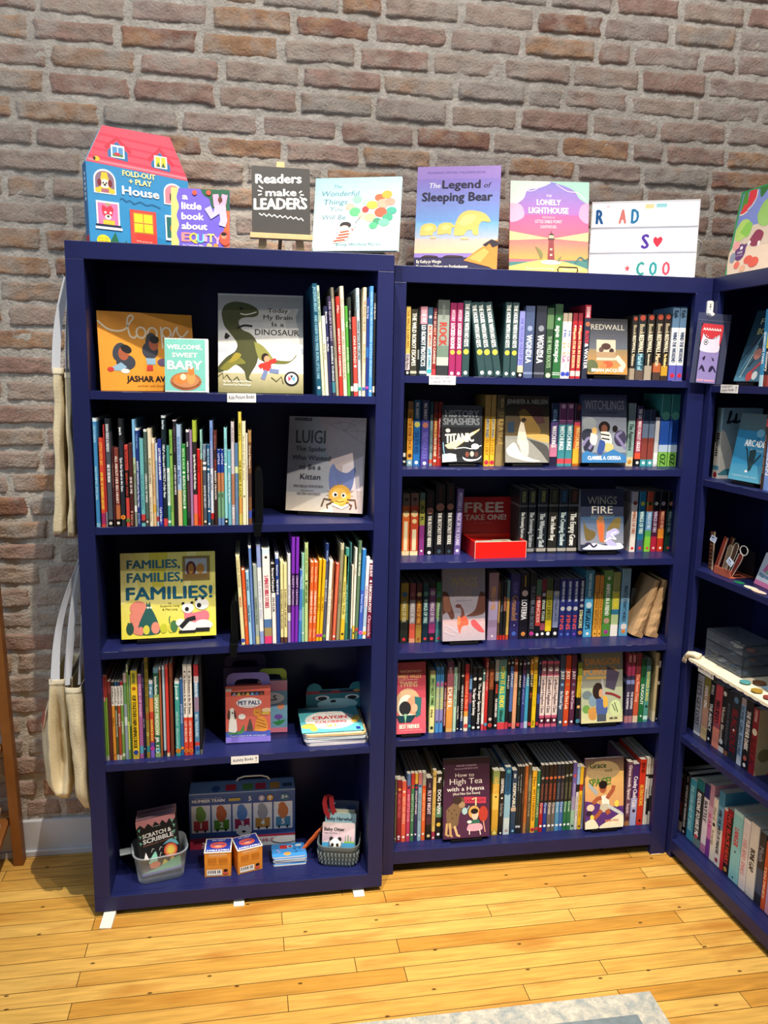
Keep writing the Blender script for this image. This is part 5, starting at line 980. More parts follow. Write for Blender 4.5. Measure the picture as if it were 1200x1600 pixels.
face(FL, .8745, 190, .060, 338, .072, 865, 'square yellow book with big blue lettering and animal families', '#e6dc7a', '''
G 0 .45 #eee14e #e6dc74
P #d8cc46 .3,1 .5,1 .45,.6 .33,.6
P #f3ec9a 0,1 .12,1 .2,.5 0,.4
P #f3ec9a .7,1 .8,1 .72,.55 .66,.55
E .5 .45 .35 .06 #efe38a
TLB .07 .82 .10 .55 #2f6a80 FAMILIES,
TLB .07 .66 .11 .58 #2f6a80 FAMILIES,
TLB .06 .455 .15 .90 #1f5f7a FAMILIES!
TC .51 .395 .022 .03 #6a5a1c by
TC .51 .36 .026 .20 #6a5a1c Suzanne Lang
TC .51 .32 .026 .16 #6a5a1c & Max Lang
R .65 .66 .94 .95 #8a7440
R .68 .69 .91 .92 #b0b8c4
E .74 .8 .055 .09 #5a2c34
E .74 .8 .03 .06 #b07a3c
E .84 .8 .045 .06 #b8843f
R .68 .69 .91 .74 #8a6a3a
E .18 .36 .09 .08 #e48a78
Q #e48a78 .09,.3 .27,.3 .28,.1 .2,.04 .1,.1
Q #2f5f5a .28,.40 .34,.3 .40,.12 .38,.05 .2,.05 .18,.16
P #2f5f5a .26,.37 .265,.43 .28,.39 .30,.43 .31,.37
E .28 .36 .012 .012 #f2f0e0
E .31 .36 .012 .012 #f2f0e0
E .09 .12 .04 .07 #2f5244
P #2f5244 .06,.16 .07,.2 .09,.17 .11,.2 .12,.16
E .20 .09 .032 .05 #e48a78
E .26 .10 .034 .055 #d8d04a
E .355 .12 .045 .07 #e8927a
E .44 .11 .038 .055 #c8c83a
E .52 .11 .035 .055 #d8d04a
E .55 .13 .04 .07 #4a7a4a
S .01 #4a7a4a .51,.16 .5,.22 .51,.25
E .70 .34 .065 .062 #f4f2ea
E .85 .38 .075 .068 #f4f2ea
Q #e07a8a .66,.28 .76,.28 .9,.30 .92,.2 .8,.16 .68,.18
E .70 .12 .1 .06 #f4f2ea
E .86 .13 .1 .065 #f4f2ea
E .62 .17 .05 .045 #f4f2ea
R .6 .045 .78 .075 #26262a
R .78 .055 .93 .10 #26262a
L .05 #26262a .62,.11 .7,.2 .78,.22
E .69 .325 .022 .026 #26262a
E .82 .365 .024 .028 #26262a
E .65 .395 .016 .015 #26262a
E .745 .40 .016 .015 #26262a
E .79 .435 .016 .015 #26262a
E .86 .445 .018 .015 #26262a
''', thick=.011, lean=9, stand='black display stand under the yellow families book')

# ------------------------------------------------------------------ face-out books, middle bookcase
def mid(i, o, bl, br, ty, lab, base, scr, st, sp=None, **k):
    face(FM, MZ[i], bl, o, br, o+.002, ty, lab, base, scr, thick=k.pop('thick', .022), lean=8, hard=False, stand=st, spine=sp, **k)
mid(0, .035, 918, 980, 497, 'dark paperback with castle road picture, face out on the top shelf', '#6a5f52', '''
G 0 .45 #c88a44 #8a7a5c
G .45 1 #5f6470 #26262c
TC .5 .80 .10 .84 #b4b0a4 REDWALL
TC .45 .69 .035 .5 #5a5a5e A Novel of Courage
R .22 .25 .7 .62 #c9b8a4
G .30 .30 #c9b8a4 #c9b8a4
E .46 .50 .12 .06 #4a3430
E .34 .44 .06 .05 #5a4440
E .6 .42 .06 .05 #3a2c2c
R .22 .30 .7 .40 #a58a6c
S .12 #d9cdb4 .72,.32 .82,.24 .9,.16 .8,.08
E .5 .18 .14 .06 #b85a3c
E .4 .15 .08 .05 #c87a4a
E .1 .14 .16 .12 #5a6444
TCB .5 .045 .06 .80 #f4efe2 BRIAN JACQUES
''', 'black display stand under the castle paperback', thick=.03)
mid(1, .070, 691, 753.5, 633, 'black illustrated history book with tilting ship, face out', '#23262c', '''
G .45 1 #2c323a #3c424a
TCB .5 .80 .12 .84 #8f959c HISTORY
TCB .48 .66 .12 .90 #8f959c SMASHERS
P #1c1e24 .0,.62 1,.62 1,.1 0,.1
P #e9d9a4 .06,.30 .95,.60 .9,.54 .3,.24 .14,.24
P #2a2622 .14,.24 .3,.24 .92,.56 .9,.52 .4,.22 .2,.2
TLBU .08 .34 .16 .70 #f4f0de TITANIC
E .14 .56 .06 .035 #e8e8e4
P #d8dce0 0,.0 .36,.02 .34,.14 .2,.16 0,.14
Q #e9ecec .5,.1 .62,.06 .85,.06 .98,.12 .9,.05 .7,.02 .55,.04
E .62 .14 .05 .05 #7a4438
E .74 .15 .05 .05 #b8b0a8
E .85 .14 .05 .05 #5a3a34
E .82 .28 .1 .05 #e8e8e4
S .02 #e8ecec .3,.24 .55,.26 .75,.24 .98,.3
S .02 #7fb8d8 .02,.35 .04,.2 .08,.05
''', 'black display stand under the tilting ship book')
mid(1, .070, 789.5, 858, 618, 'dark painted novel with a robed figure on stones, face out', '#3a3128', '''
G .4 .95 #54462c #1c1a1c
TCB .5 .88 .07 .92 #8a8880 JENNIFER A. NIELSEN
P #3c1f22 .3,.85 .8,.85 .9,.6 .4,.55
Q #7a5f2c .3,.75 .45,.8 .7,.6 .8,.45 .5,.4
R 0 .0 1 .4 #8f8f88
Q #c9a25a .4,.42 .95,.42 1,.3 .6,.36
Q #4a4a48 .5,.36 .8,.16 1,.0 .95,.25
Q #e0dcd0 .02,.2 .2,.3 .35,.15 .6,.06 .8,.02 .5,.02 .1,.1
Q #c9c4b8 .3,.28 .5,.34 .52,.12 .4,.1
Q #d8d0bc .30,.5 .36,.62 .42,.58 .48,.3 .28,.28
E .40 .63 .04 .035 #5a3a2c
E .42 .64 .05 .03 #17120f
TL .76 .35 .03 .2 #d8c48a rise
P #22364a .06,.6 .2,.62 .2,.45 .05,.45
''', 'black display stand under the robed figure novel')
mid(1, .070, 909, 978.5, 616, 'slate blue novel with young witches and tentacles, face out', '#5f6a84', '''
G .6 1 #7a8090 #2f3858
G .15 .6 #8f98a0 #7d8494
TC .5 .78 .14 .88 #b0a8b4 WITCHLINGS
TC .5 .72 .03 .6 #2f3850 SCEPTER OF MEMORIES
E .16 .58 .16 .09 #8f969c
E .14 .4 .16 .1 #2c3040
E .86 .36 .14 .12 #3a3650
E .15 .24 .12 .1 #2c2c40
S .06 #7f78a0 .02,.25 .14,.36 .24,.3 .16,.2
S .06 #7f78a0 .98,.2 .86,.32 .78,.4 .9,.46
E .5 .52 .13 .09 #1d1518
E .5 .50 .07 .06 #7a4a38
Q #e8e2d4 .42,.46 .62,.44 .66,.28 .46,.3
L .03 #1d1d20 .42,.42 .62,.40
L .03 #1d1d20 .44,.36 .62,.34
Q #35508f .4,.34 .52,.3 .46,.14 .34,.16
Q #d8b878 .54,.3 .7,.26 .66,.16 .52,.18
Q #e8d8d0 .2,.44 .34,.4 .3,.26 .18,.3
E .28 .47 .06 .05 #d8b06a
E .74 .5 .06 .05 #1d1518
P #3a78b0 0,.0 1,.0 1,.1 .7,.2 .4,.1 .1,.18 0,.12
TCB .5 .045 .055 .74 #f2f4f6 CLARIBEL A. ORTEGA
''', 'black display stand under the young witches novel', sp='#3a4668')
mid(2, .070, 907, 974, 764, 'dark blue fantasy novel with an orange dragon over waves, face out', '#2a3148', '''
G .1 .55 #8a8c98 #3a5a80
TC .5 .75 .13 .68 #a8a394 WINGS
TC .5 .60 .13 .48 #c8c4b8 FIRE
TL .3 .87 .025 .45 #6a7088 TUI SUTHERLAND
TC .5 .555 .02 .55 #8a9098 SPECIAL EDITION
TC .5 .525 .02 .55 #6fa0b0 THE DARKNESS
Q #6a5a34 .06,.5 .16,.36 .34,.3 .3,.2 .12,.18
Q #7a6a3c .94,.52 .8,.52 .6,.32 .7,.24 .9,.36
Q #b8744a .36,.5 .5,.52 .56,.4 .54,.2 .6,.14 .48,.14 .4,.28
Q #e0643a .42,.42 .5,.42 .52,.2 .44,.16
E .46 .52 .07 .04 #8a6a44
Q #dfe0ee .12,.06 .3,.12 .6,.08 .9,.12 .95,.02 .1,.02
Q #b8b4e0 .6,.3 .8,.36 .9,.28 .7,.2 .85,.08 .6,.1
S .03 #ecebf4 .55,.14 .68,.2 .82,.18 .72,.26 .84,.3
S .04 #3a3450 .1,.1 .2,.12 .3,.06 .38,.1
''', 'black display stand under the orange dragon novel', sp='#7f7f86')
mid(3, .062, 691.5, 758, 888, 'grey lilac fantasy novel with a red-brown dragon spread wide, face out', '#8a8490', '''
G 0 .3 #b0a4ae #c8a8ac
TC .5 .74 .14 .62 #a99a6c WINGS
TC .5 .60 .13 .4 #a08c84 FIRE
TC .5 .545 .02 .36 #5a5a78 the graphic novel
Q #5a3830 0,.68 .12,.66 .2,.5 .28,.34 .2,.3 .1,.4 0,.38
Q #5a3830 1,.64 .88,.66 .76,.42 .56,.34 .8,.34 1,.4
Q #7a5040 .02,.64 .14,.6 .2,.42 .04,.42
Q #6a3c34 .34,.48 .46,.46 .52,.34 .5,.26 .4,.26 .44,.42
E .37 .48 .07 .025 #5a3430
Q #e0644a .34,.26 .5,.34 .58,.3 .6,.22 .46,.2 .4,.1 .36,.18
Q #e08a5c .36,.34 .42,.32 .4,.22 .34,.24
Q #c8545a .66,.26 .76,.28 .98,.12 .86,.12 .7,.2
S .04 #c0b4c0 .06,.22 .2,.18 .34,.12
S .04 #c0b4c0 .04,.14 .16,.1 .3,.08
''', 'black display stand under the red-brown dragon novel', sp='#9a8494', thick=.02)
mid(4, .020, 619, 665.5, 1036, 'bright pink graphic novel with reclining friends, half behind the post', '#dd5f72', '''
G .5 1 #c04a5c #a8404f
TCB .5 .86 .035 .7 #e8b8a0 FRANCINE PASCAL’S
TCB .46 .78 .06 .8 #d8a070 SWEET VALLEY
L .012 #e8d0c0 .1,.76 .74,.76
TCB .42 .66 .08 .6 #c89a78 TWINS
E .4 .42 .42 .22 #cfae8a
E .36 .38 .3 .17 #e8e4d8
E .56 .4 .22 .13 #e0a080
E .3 .36 .2 .1 #2a2a30
P #2f6f74 .62,.52 .86,.5 .82,.26 .66,.22
P #17404c .0,.26 .68,.26 .5,.16 .1,.16
P #8fc8a0 .26,.28 .36,.28 .31,.14
E .62 .36 .1 .06 #e8b494
TCB .44 .075 .06 .66 #f4e8dc BEST FRIENDS
TC .5 .045 .016 .7 #f4c8c8 text and color by friends
''', 'black display stand under the pink graphic novel', sp='#a8404f', thick=.012)
mid(4, .028, 908, 972.5, 1020, 'pale green comic with a swordswoman and villagers, face out', '#a8b094', '''
G .5 1 #8a8c80 #74786c
TCB .5 .82 .10 .82 #c08a4a DRAGON
TCB .46 .68 .11 .78 #c08a4a FORGED
R .12 .62 .72 .655 #b89a54
P #4a4256 .62,.8 .92,.7 .8,.45 .58,.5
G 0 .18 #d8d0a0 #b8c898
E .14 .40 .12 .06 #6a7a80
E .28 .32 .1 .08 #7a94a8
E .12 .20 .09 .06 #6a9a4a
Q #c8904a .16,.2 .34,.22 .36,.06 .2,.06
E .40 .45 .13 .12 #2c201c
E .47 .42 .05 .06 #c89a74
L .04 #b0acb4 .5,.62 .54,.38
Q #4a5f9a .36,.34 .5,.34 .62,.24 .6,.12 .38,.12
Q #d8a84a .52,.38 .62,.36 .64,.24 .54,.22
R .38 .02 .6 .12 #4a5260
S .05 #8a2c34 .58,.42 .75,.4 .95,.34
E .82 .2 .14 .12 #c8d8a0
L .02 #3c4a34 .74,.26 .82,.16
L .02 #3c4a34 .8,.28 .88,.14
TCB .78 .045 .028 .2 #2a2c2a DEEK LINK
''', 'black display stand under the swordswoman comic', sp='#6a4a54', thick=.018)
mid(5, .028, 692.5, 765, 1187, 'deep purple book with a spotted animal and a girl at tea, face out', '#4f2748', '''
G .3 1 #4c2544 #321a30
TC .5 .90 .022 .42 #b89aac RACHEL POLIQUIN
TL .25 .865 .018 .5 #b89aac illustrated by KATHRYN DURST
TL .26 .77 .05 .40 #d8cfc8 How to
TL .14 .68 .075 .70 #d8cfc8 High Tea
TL .08 .595 .055 .80 #f2ece2 with a Hyena
TC .5 .545 .032 .58 #f2ece2 (And Not Get Eaten)
P #c03a54 .44,.52 .92,.50 .92,.42 .44,.44
TL .5 .455 .028 .38 #5c1424 A Polite Guide
Q #7a6148 .06,.36 .2,.44 .36,.48 .42,.42 .34,.28 .3,.16 .1,.14
E .36 .46 .1 .06 #6a5040
E .40 .42 .07 .04 #a88a68
E .30 .48 .1 .05 #3a2a28
L .05 #c8a470 .08,.2 .06,.06 .12,.04
L .05 #c8a470 .14,.2 .16,.04 .2,.03
L .05 #d8b888 .24,.16 .30,.04 .36,.03
E .12 .36 .012 .01 #3a2a22
E .18 .32 .012 .01 #3a2a22
E .24 .36 .012 .01 #3a2a22
E .2 .26 .012 .01 #3a2a22
E .28 .3 .012 .01 #3a2a22
E .46 .34 .06 .045 #a8ccd0
L .02 #a8ccd0 .52,.36 .56,.4
L .03 #d8e0a8 .62,.48 .7,.5 .7,.4
E .66 .32 .12 .08 #d8a45c
E .68 .28 .07 .065 #f0c8b0
E .67 .33 .08 .035 #1c1418
E .86 .29 .1 .1 #b83c30
Q #2f6a58 .6,.22 .76,.22 .76,.16 .58,.16
Q #e8a8bc .54,.17 .8,.17 .82,.09 .52,.09
L .02 #f2ece2 .56,.1 .56,.04
L .02 #f2ece2 .78,.1 .80,.03
L .02 #e8a890 .86,.2 .9,.06
E .56 .2 .05 .02 #f2f0ea
''', 'black display stand under the purple tea book', sp='#2c1a2a', thick=.014)
mid(5, .028, 914, 974, 1186, 'graphic novel with a boy flying over purple clouds, face out', '#6a3f7a', '''
G .6 1 #b08a5c #4a3a3c
G .3 .8 #d8a070 #e0b46a
E .45 .82 .44 .14 #a89068
TLB .12 .86 .08 .42 #3a4a2c Grace
TL .5 .8 .05 .2 #3a4a2c needs
TLBU .1 .60 .11 .56 #4a7a34 SPACE!
P #a8b0b4 .1,.66 .34,.52 .3,.46 .08,.6
Q #55307a 0,.4 .3,.36 .6,.3 1,.26 1,.0 0,0
E .14 .3 .1 .05 #e8d0b8
E .1 .22 .08 .04 #2c1c3c
Q #f2f0e6 .42,.46 .58,.46 .62,.32 .46,.30
E .46 .57 .09 .07 #a85a3c
E .46 .62 .11 .06 #1d1416
L .1 #a85a3c .42,.44 .3,.42 .2,.36
L .1 #a85a3c .56,.42 .72,.54 .74,.6
Q #c8c4b0 .40,.34 .6,.34 .62,.24 .38,.24
L .1 #a85a3c .42,.26 .34,.2 .22,.14
L .12 #a85a3c .56,.26 .62,.2
E .82 .34 .06 .05 #f0d858
E .18 .16 .05 .04 #f0d858
Q #ece8cc 0,.1 .2,.14 .34,.04 .3,0 0,0
Q #ece8cc .4,.04 .6,.1 .98,.2 .98,0 .4,0
Q #c8d0d0 .6,.34 .98,.2 .98,.16 .62,.28
TLB .52 .09 .03 .34 #c87a5c BENJAMIN A. WILGUS
''', 'black display stand under the flying boy comic', sp='#5a3050', thick=.012)
# ------------------------------------------------------------------ face-out books, right bookcase
face(FR, 1.688, 1146, .055, 1186, .062, 486, 'dark teal comic leaning back on the top shelf of the right bookcase', '#1f3f4f', '''
G 0 .5 #4f8098 #24485c
TL .3 .80 .09 .55 #c8d0a4 FUN
TL .3 .66 .09 .55 #c8c47a BOYS
L .05 #5f94ac .1,.1 .6,.7
L .04 #a8c8c4 .2,.05 .5,.5
L .05 #16303c .0,.3 .5,.65
L .05 #16303c .4,.2 .9,.6
E .6 .38 .14 .08 #c08474
L .08 #b8484a .5,.1 .9,.3
E .55 .07 .12 .07 #d8504a
E .75 .08 .1 .06 #e8f0ec
''', thick=.01, lean=17, hard=False, stand='black display stand under the teal comic')
row(FR, .030, 1.688, 'top shelf of right bookcase', 'comics on the top shelf of the right bookcase', '''
1184.8 1190.6 483 1197|bright blue comic|#2f88b8|t .3 .7 #e8f4f8 PHANTOM TWIN/b .85 1 #b8dce8
1191 1198 483|black and yellow comic|#1c1c20|b .3 .5 #d8c83a/t .55 .8 #e8e8e8 Rosemary/b .85 1 #8a3a34
''', dep=.16)
SIDE['bloom'] = '''
G .5 1 #8fb0c0 #7a9cb0
R 0 0 1 .5 #8aa4b0
S .05 #1c2430 .12,.78 .2,.92 .18,.94 .16,.8 .26,.82 .3,.8 .34,.92 .34,.8 .42,.82 .46,.8 .5,.82 .56,.8 .6,.84 .66,.8 .7,.84
TL .2 .70 .02 .6 #5f7f90 a love story
P #e4e2d8 0,.08 .36,.1 .3,.4 .1,.66 0,.7
R 0 0 1 .06 #eef0ec
Q #4f94a4 0,.06 .2,.14 .5,.1 .5,.05 0,.05
'''
row(FR, .062, 1.379, 'second shelf of right bookcase behind the vivid blue one', 'comics on the second shelf of the right bookcase', '''
1112 1121 637|pale blue and white script|#e0dcd2|A bloom/b .0 .34 #9cc0d2/t .36 .68 #22262e Bloom/b .82 .88 #5a9ab0/d .95 .3 #a82830
''', dep=.15)
face(FR, 1.379, 1137, .030, 1186, .038, 645, 'vivid blue comic with a falling dark figure, second shelf of right bookcase', '#2f86b4', '''
G .75 1 #4a6a74 #5a7078
G .0 .25 #5aa8c4 #3f8fb8
TLB .3 .52 .1 .7 #e8f2f6 ARCADIA
TL .5 .45 .04 .4 #a8c4d0 the lost
Q #1f3c44 .5,.46 .7,.46 .66,.2 .56,.18
L .04 #1f3c44 .55,.24 .42,.46 .36,.5
L .04 #1f3c44 .64,.24 .86,.42
E .52 .15 .04 .02 #e8e8e8
E .72 .72 .12 .06 #6fb0cc
L .02 #1f5f84 .7,.66 .6,.5
TL .1 .06 .025 .8 #c8e4ee A GRAPHIC NOVEL STORY
''', thick=.012, lean=9, hard=False, stand='black display stand under the vivid blue comic')
row(FR, .034, 1.379, 'second shelf of right bookcase', 'comics on the second shelf of the right bookcase', '''
1187 1191 642|dark brown comic|#3a2a28|b .1 .2 #c84a54/t .3 .8 #a8846c THE NIGHT HARVEST
1191.6 1200 646|blue and white comic|#7aa0e0|b .0 .35 #e0e4ec/t .4 .8 #f4f8ff OCEAN
''', dep=.16)

# ------------------------------------------------------------------ things standing on top of the bookcases
LT, MT = 2.045, 2.0284
def card(mb, o, ux, uy, W, H, thick, base, script, poly=None):
    """flat panel with artwork; o lower left of its face"""
    o, ux, uy = Vector(o), Vector(ux), Vector(uy); n = ux.cross(uy).normalized(); p = poly or [(0, 0), (1, 0), (1, 1), (0, 1)]; k = len(p)
    f = [o+ux*(a*W)+uy*(b*H) for a, b in p]; b_ = [q-n*thick for q in f]
    mb.add(f+b_, [tuple(range(k)), tuple(range(2*k-1, k-1, -1))]+[(i, k+i, k+(i+1) % k, (i+1) % k) for i in range(k)], mat(base))
    if script: art(mb, o, ux, uy, W, H, script)
# fold-out play house book
A = FL.at(FL.col(142, .165, LT), .165, LT); B = FL.at(FL.col(299, .285, LT), .285, LT); W_ = (B-A).length; yaw = math.atan2(B.y-A.y, B.x-A.x)
Hh = FL.hgt(FL.col(172, .18, 2.38), .19, 193)-LT
t = thing('playhouse_book', 'house-shaped blue and pink fold-out book, leftmost thing on top of tall bookcase', 'book', A, (math.radians(-4), 0, yaw))
hp = [(0, 0), (1, 0), (1, .66), (.83, 1), (.17, 1), (0, .70)]
mb = MB(); card(mb, (0, 0, 0), (1, 0, 0), (0, 0, 1), W_, Hh, .003, '#2f8fc8', '''
P #f0566e 0,.70 1,.66 .83,1 .17,1
L .022 #e8405c .03,.75 .98,.71
L .022 #e8405c .07,.81 .94,.77
L .022 #e8405c .1,.87 .91,.83
L .022 #e8405c .14,.93 .87,.9
L .02 #f98a9a .02,.72 .99,.68
P #d8344f .18,.84 .30,.93 .44,.83 .43,.80 .30,.90 .20,.81
P #2f78b0 .21,.81 .30,.89 .40,.81 .40,.74 .21,.76
R .24 .76 .37 .86 #eef4f4
R .255 .77 .30 .845 #5a9ad0
R .31 .77 .355 .845 #5a9ad0
R .255 .77 .355 .79 #5f8a3c
E .3 .79 .03 .012 #d8344f
P #d8344f .60,.80 .72,.90 .86,.78 .85,.75 .72,.87 .61,.77
P #2f78b0 .63,.77 .72,.86 .82,.76 .82,.71 .63,.73
R .66 .73 .79 .83 #eef4f4
R .675 .74 .72 .82 #f2d83f
R .73 .74 .775 .82 #f2d83f
P #3a6a4c .68,.74 .72,.74 .70,.78
P #3a6a4c .73,.74 .77,.74 .75,.78
E .10 .73 .03 .02 #f2c83a
E .08 .73 .012 .014 #2c2a20
R .06 .46 .27 .57 #eef4f4
E .165 .57 .105 .085 #eef4f4
R .075 .47 .255 .57 #8a7088
E .165 .57 .09 .07 #8a7088
P #f2c83a .10,.47 .23,.47 .19,.63 .14,.63
E .165 .54 .05 .035 #f4ece0
E .115 .545 .02 .03 #7a2430
E .215 .545 .02 .03 #7a2430
E .15 .545 .008 .008 #1c1a20
E .18 .545 .008 .008 #1c1a20
E .165 .53 .012 .009 #1c1a20
R .13 .47 .2 .5 #b06a7a
E .1 .485 .03 .02 #f2c83a
E .23 .485 .03 .02 #f2c83a
R .74 .44 .94 .54 #eef4f4
E .84 .54 .10 .08 #eef4f4
R .755 .45 .925 .54 #f08a9a
E .84 .54 .085 .066 #f08a9a
R .835 .52 .845 .6 #f2c83a
E .84 .49 .04 .03 #2c2028
P #2c2028 .80,.5 .805,.54 .83,.52
P #2c2028 .85,.52 .875,.54 .88,.5
E .84 .48 .025 .014 #e0705a
TCB .50 .625 .045 .32 #f2e8a0 FOLD-OUT
TCB .51 .565 .045 .22 #f2e8a0 + PLAY
TCB .51 .475 .07 .36 #f2f4f4 House
S .006 #1c3c6a .30,.43 .33,.44 .36,.42 .4,.43 .44,.41 .5,.43 .56,.41 .62,.42 .7,.40
R .07 .19 .29 .40 #eef4f4
R .085 .21 .275 .385 #ee7ab0
P #d8344f .12,.34 .13,.37 .17,.35 .21,.37 .235,.34 .22,.29 .18,.26 .13,.29
E .18 .275 .03 .02 #f4ece0
E .155 .31 .012 .01 #f4ece0
E .205 .31 .012 .01 #f4ece0
E .18 .28 .012 .009 #1c1a20
R .13 .21 .24 .25 #f2c83a
E .18 .375 .025 .012 #b0a078
R .06 .195 .3 .215 #1c2a4a
R .055 .175 .31 .195 #eef4f4
E .125 .08 .065 .05 #f4dc2f
TC .125 .095 .012 .09 #7a5a1c If you see
TC .125 .075 .012 .09 #7a5a1c cosy play
TC .125 .055 .012 .08 #7a5a1c anywhere
P #1f6a4a .14,.0 .24,.16 .30,.0
P #1f6a4a .27,.0 .34,.1 .40,.0
R .39 .0 .65 .36 #e0483f
R .42 .17 .62 .34 #c87a3c
R .43 .26 .515 .33 #f8e02f
R .525 .26 .61 .33 #f8e02f
R .43 .18 .515 .25 #f8e02f
R .525 .18 .61 .25 #f8e02f
TC .52 .10 .016 .16 #f6d8c8 With press-out
TC .52 .07 .016 .16 #f6d8c8 characters
R .74 .14 .93 .35 #eef4f4
R .755 .16 .915 .335 #1f6a6a
E .84 .24 .05 .05 #e08a3c
''', hp); mb.build('cover', t)
mb = MB(); card(mb, (.001, .0032, .001), (1, 0, 0), (0, 0, 1), W_-.002, Hh-.002, .034, '#e8e2d6', '', hp); mb.build('pages', t)
mb = MB(); card(mb, (0, .0374, 0), (1, 0, 0), (0, 0, 1), W_, Hh, .003, '#2f8fc8', '', hp); mb.build('back_cover', t)
mb = MB(); mb.box((-.0014, .0, 0), (-.0002, .0402, Hh*.70), mat('#2a78b0'))
for i, z_ in enumerate((.60, .56, .52, .48, .44, .40)): mb.box((-.0018, .014, Hh*z_), (-.0014, .024, Hh*(z_+.026)), mat('#e8f0f4'))
mb.box((-.0018, .004, .012), (-.0014, .036, .045), mat('#c83a4a')); mb.build('spine', t)
face(FL, LT, 268, .085, 359, .078, 293, 'small violet picture book with bubbly rainbow lettering, in front of the house-shaped book', '#6a5ac4', '''
Q #cfe07a 0,0 .1,0 .13,.12 .09,.25 .13,.4 .09,.55 .13,.7 .09,.85 .12,1 0,1
Q #1f5a44 .5,1 .55,.9 .65,.84 .7,.7 .85,.66 1,.62 1,1
P #d0643c .9,.66 1,.66 1,0 .9,0
TLB .19 .82 .10 .09 #f6f4f6 a
TLB .18 .66 .115 .33 #f6f4f6 little
TLB .18 .49 .115 .37 #f6f4f6 book
TLB .18 .33 .115 .43 #f6f4f6 about
TLB .18 .13 .15 .14 #f28a8a E
TLB .31 .13 .15 .14 #f2c04a Q
TLB .44 .12 .14 .12 #6ad0d0 U
TLB .56 .14 .13 .05 #f2a0c8 i
TLB .62 .13 .14 .11 #f2e07a T
TLB .73 .10 .14 .12 #f2a0c8 Y
TL .2 .05 .035 .35 #e8e0f6 by Courtney Ahn
L .1 #f0a0c0 .76,.92 .78,.72
L .1 #f0a0c0 .92,.92 .88,.72
Q #f0b0cc .74,.74 .92,.74 .92,.62 .76,.62
E .84 .83 .04 .05 #5a3428
L .12 #b8b4ec .88,.64 .9,.5 .87,.4
L .12 #b8b4ec .78,.64 .7,.56 .62,.7
E .92 .2 .1 .12 #e0503c
E .9 .24 .05 .05 #c88a6a
E .9 .27 .05 .03 #1c1418
E .65 .06 .05 .05 #e8b87a
E .76 .06 .04 .05 #e08a3c
E .4 .93 .04 .04 #e0503c
E .64 .94 .04 .04 #e0503c
''', thick=.012, lean=8)
# chalkboard on a small easel
cb0 = FL.col(393, .10, 2.09); cb1 = FL.col(486, .10, 2.09); cz0, cz1 = FL.hgt(cb0, .10, 363), FL.hgt(cb0, .115, 256)
t = thing('table_easel', 'small pale wooden tabletop easel holding the chalkboard sign', 'easel', (cb0, .10, LT)); cw = cb1-cb0; WOOD = mat('#d9b987', .55, amt=.18, scale=40)
mb = MB(); mb.box((-.004, -.016, cz0-LT-.017), (cw+.004, .012, cz0-LT-.002), WOOD); mb.build('ledge', t, bevel=.001)
for sx, dx in ((.03, .045), (cw-.03, cw-.045)):
    mb = MB(); zt = cz1-LT-.04
    mb.add([(sx-.012, .0, 0), (sx+.012, .0, 0), (sx+.012, .012, 0), (sx-.012, .012, 0), (dx-.008, .045, zt), (dx+.008, .045, zt), (dx+.008, .055, zt), (dx-.008, .055, zt)], [(3, 2, 1, 0), (4, 5, 6, 7), (0, 1, 5, 4), (1, 2, 6, 5), (2, 3, 7, 6), (3, 0, 4, 7)], WOOD); mb.build('leg', t)
mb = MB(); mb.add([(cw/2-.008, .03, cz0-LT), (cw/2+.008, .03, cz0-LT), (cw/2+.008, .04, cz0-LT), (cw/2-.008, .04, cz0-LT), (cw/2-.012, .052, cz1-LT+.02), (cw/2+.012, .052, cz1-LT+.02), (cw/2+.012, .064, cz1-LT+.02), (cw/2-.012, .064, cz1-LT+.02)], [(3, 2, 1, 0), (4, 5, 6, 7), (0, 1, 5, 4), (1, 2, 6, 5), (2, 3, 7, 6), (3, 0, 4, 7)], WOOD); mb.build('centre_post', t)
mb = MB(); mb.tube([(cw/2, .06, cz0-LT), (cw/2, .20, 0)], .006, WOOD); mb.build('back_leg', t)
t = thing('chalkboard_sign', 'black chalkboard sign with white brush lettering on a small easel', 'sign', (cb0+.002, .099, cz0), (math.radians(-10), 0, 0))
mb = MB(); card(mb, (0, 0, 0), (1, 0, 0), (0, 0, 1), cw-.004, (cz1-cz0)*1.015, .006, '#353434', '''
TCBU .46 .74 .14 .78 #f4f4f2 Readers
TCBU .5 .555 .11 .52 #f4f4f2 make
TCBU .49 .345 .17 .90 #f4f4f2 LEADERS
L .02 #f4f4f2 .12,.29 .17,.26 .20,.29 .25,.25 .29,.285 .34,.25 .38,.28 .43,.24 .48,.275 .52,.24 .57,.27 .61,.23 .66,.265 .71,.23 .75,.26 .8,.22 .84,.25 .88,.21
L .022 #f4f4f2 .12,.70 .19,.66
L .022 #f4f4f2 .10,.63 .17,.62
L .022 #f4f4f2 .11,.56 .17,.58
L .022 #f4f4f2 .81,.63 .86,.66
L .022 #f4f4f2 .83,.60 .89,.60
L .022 #f4f4f2 .82,.57 .87,.54
'''); mb.build('board', t)
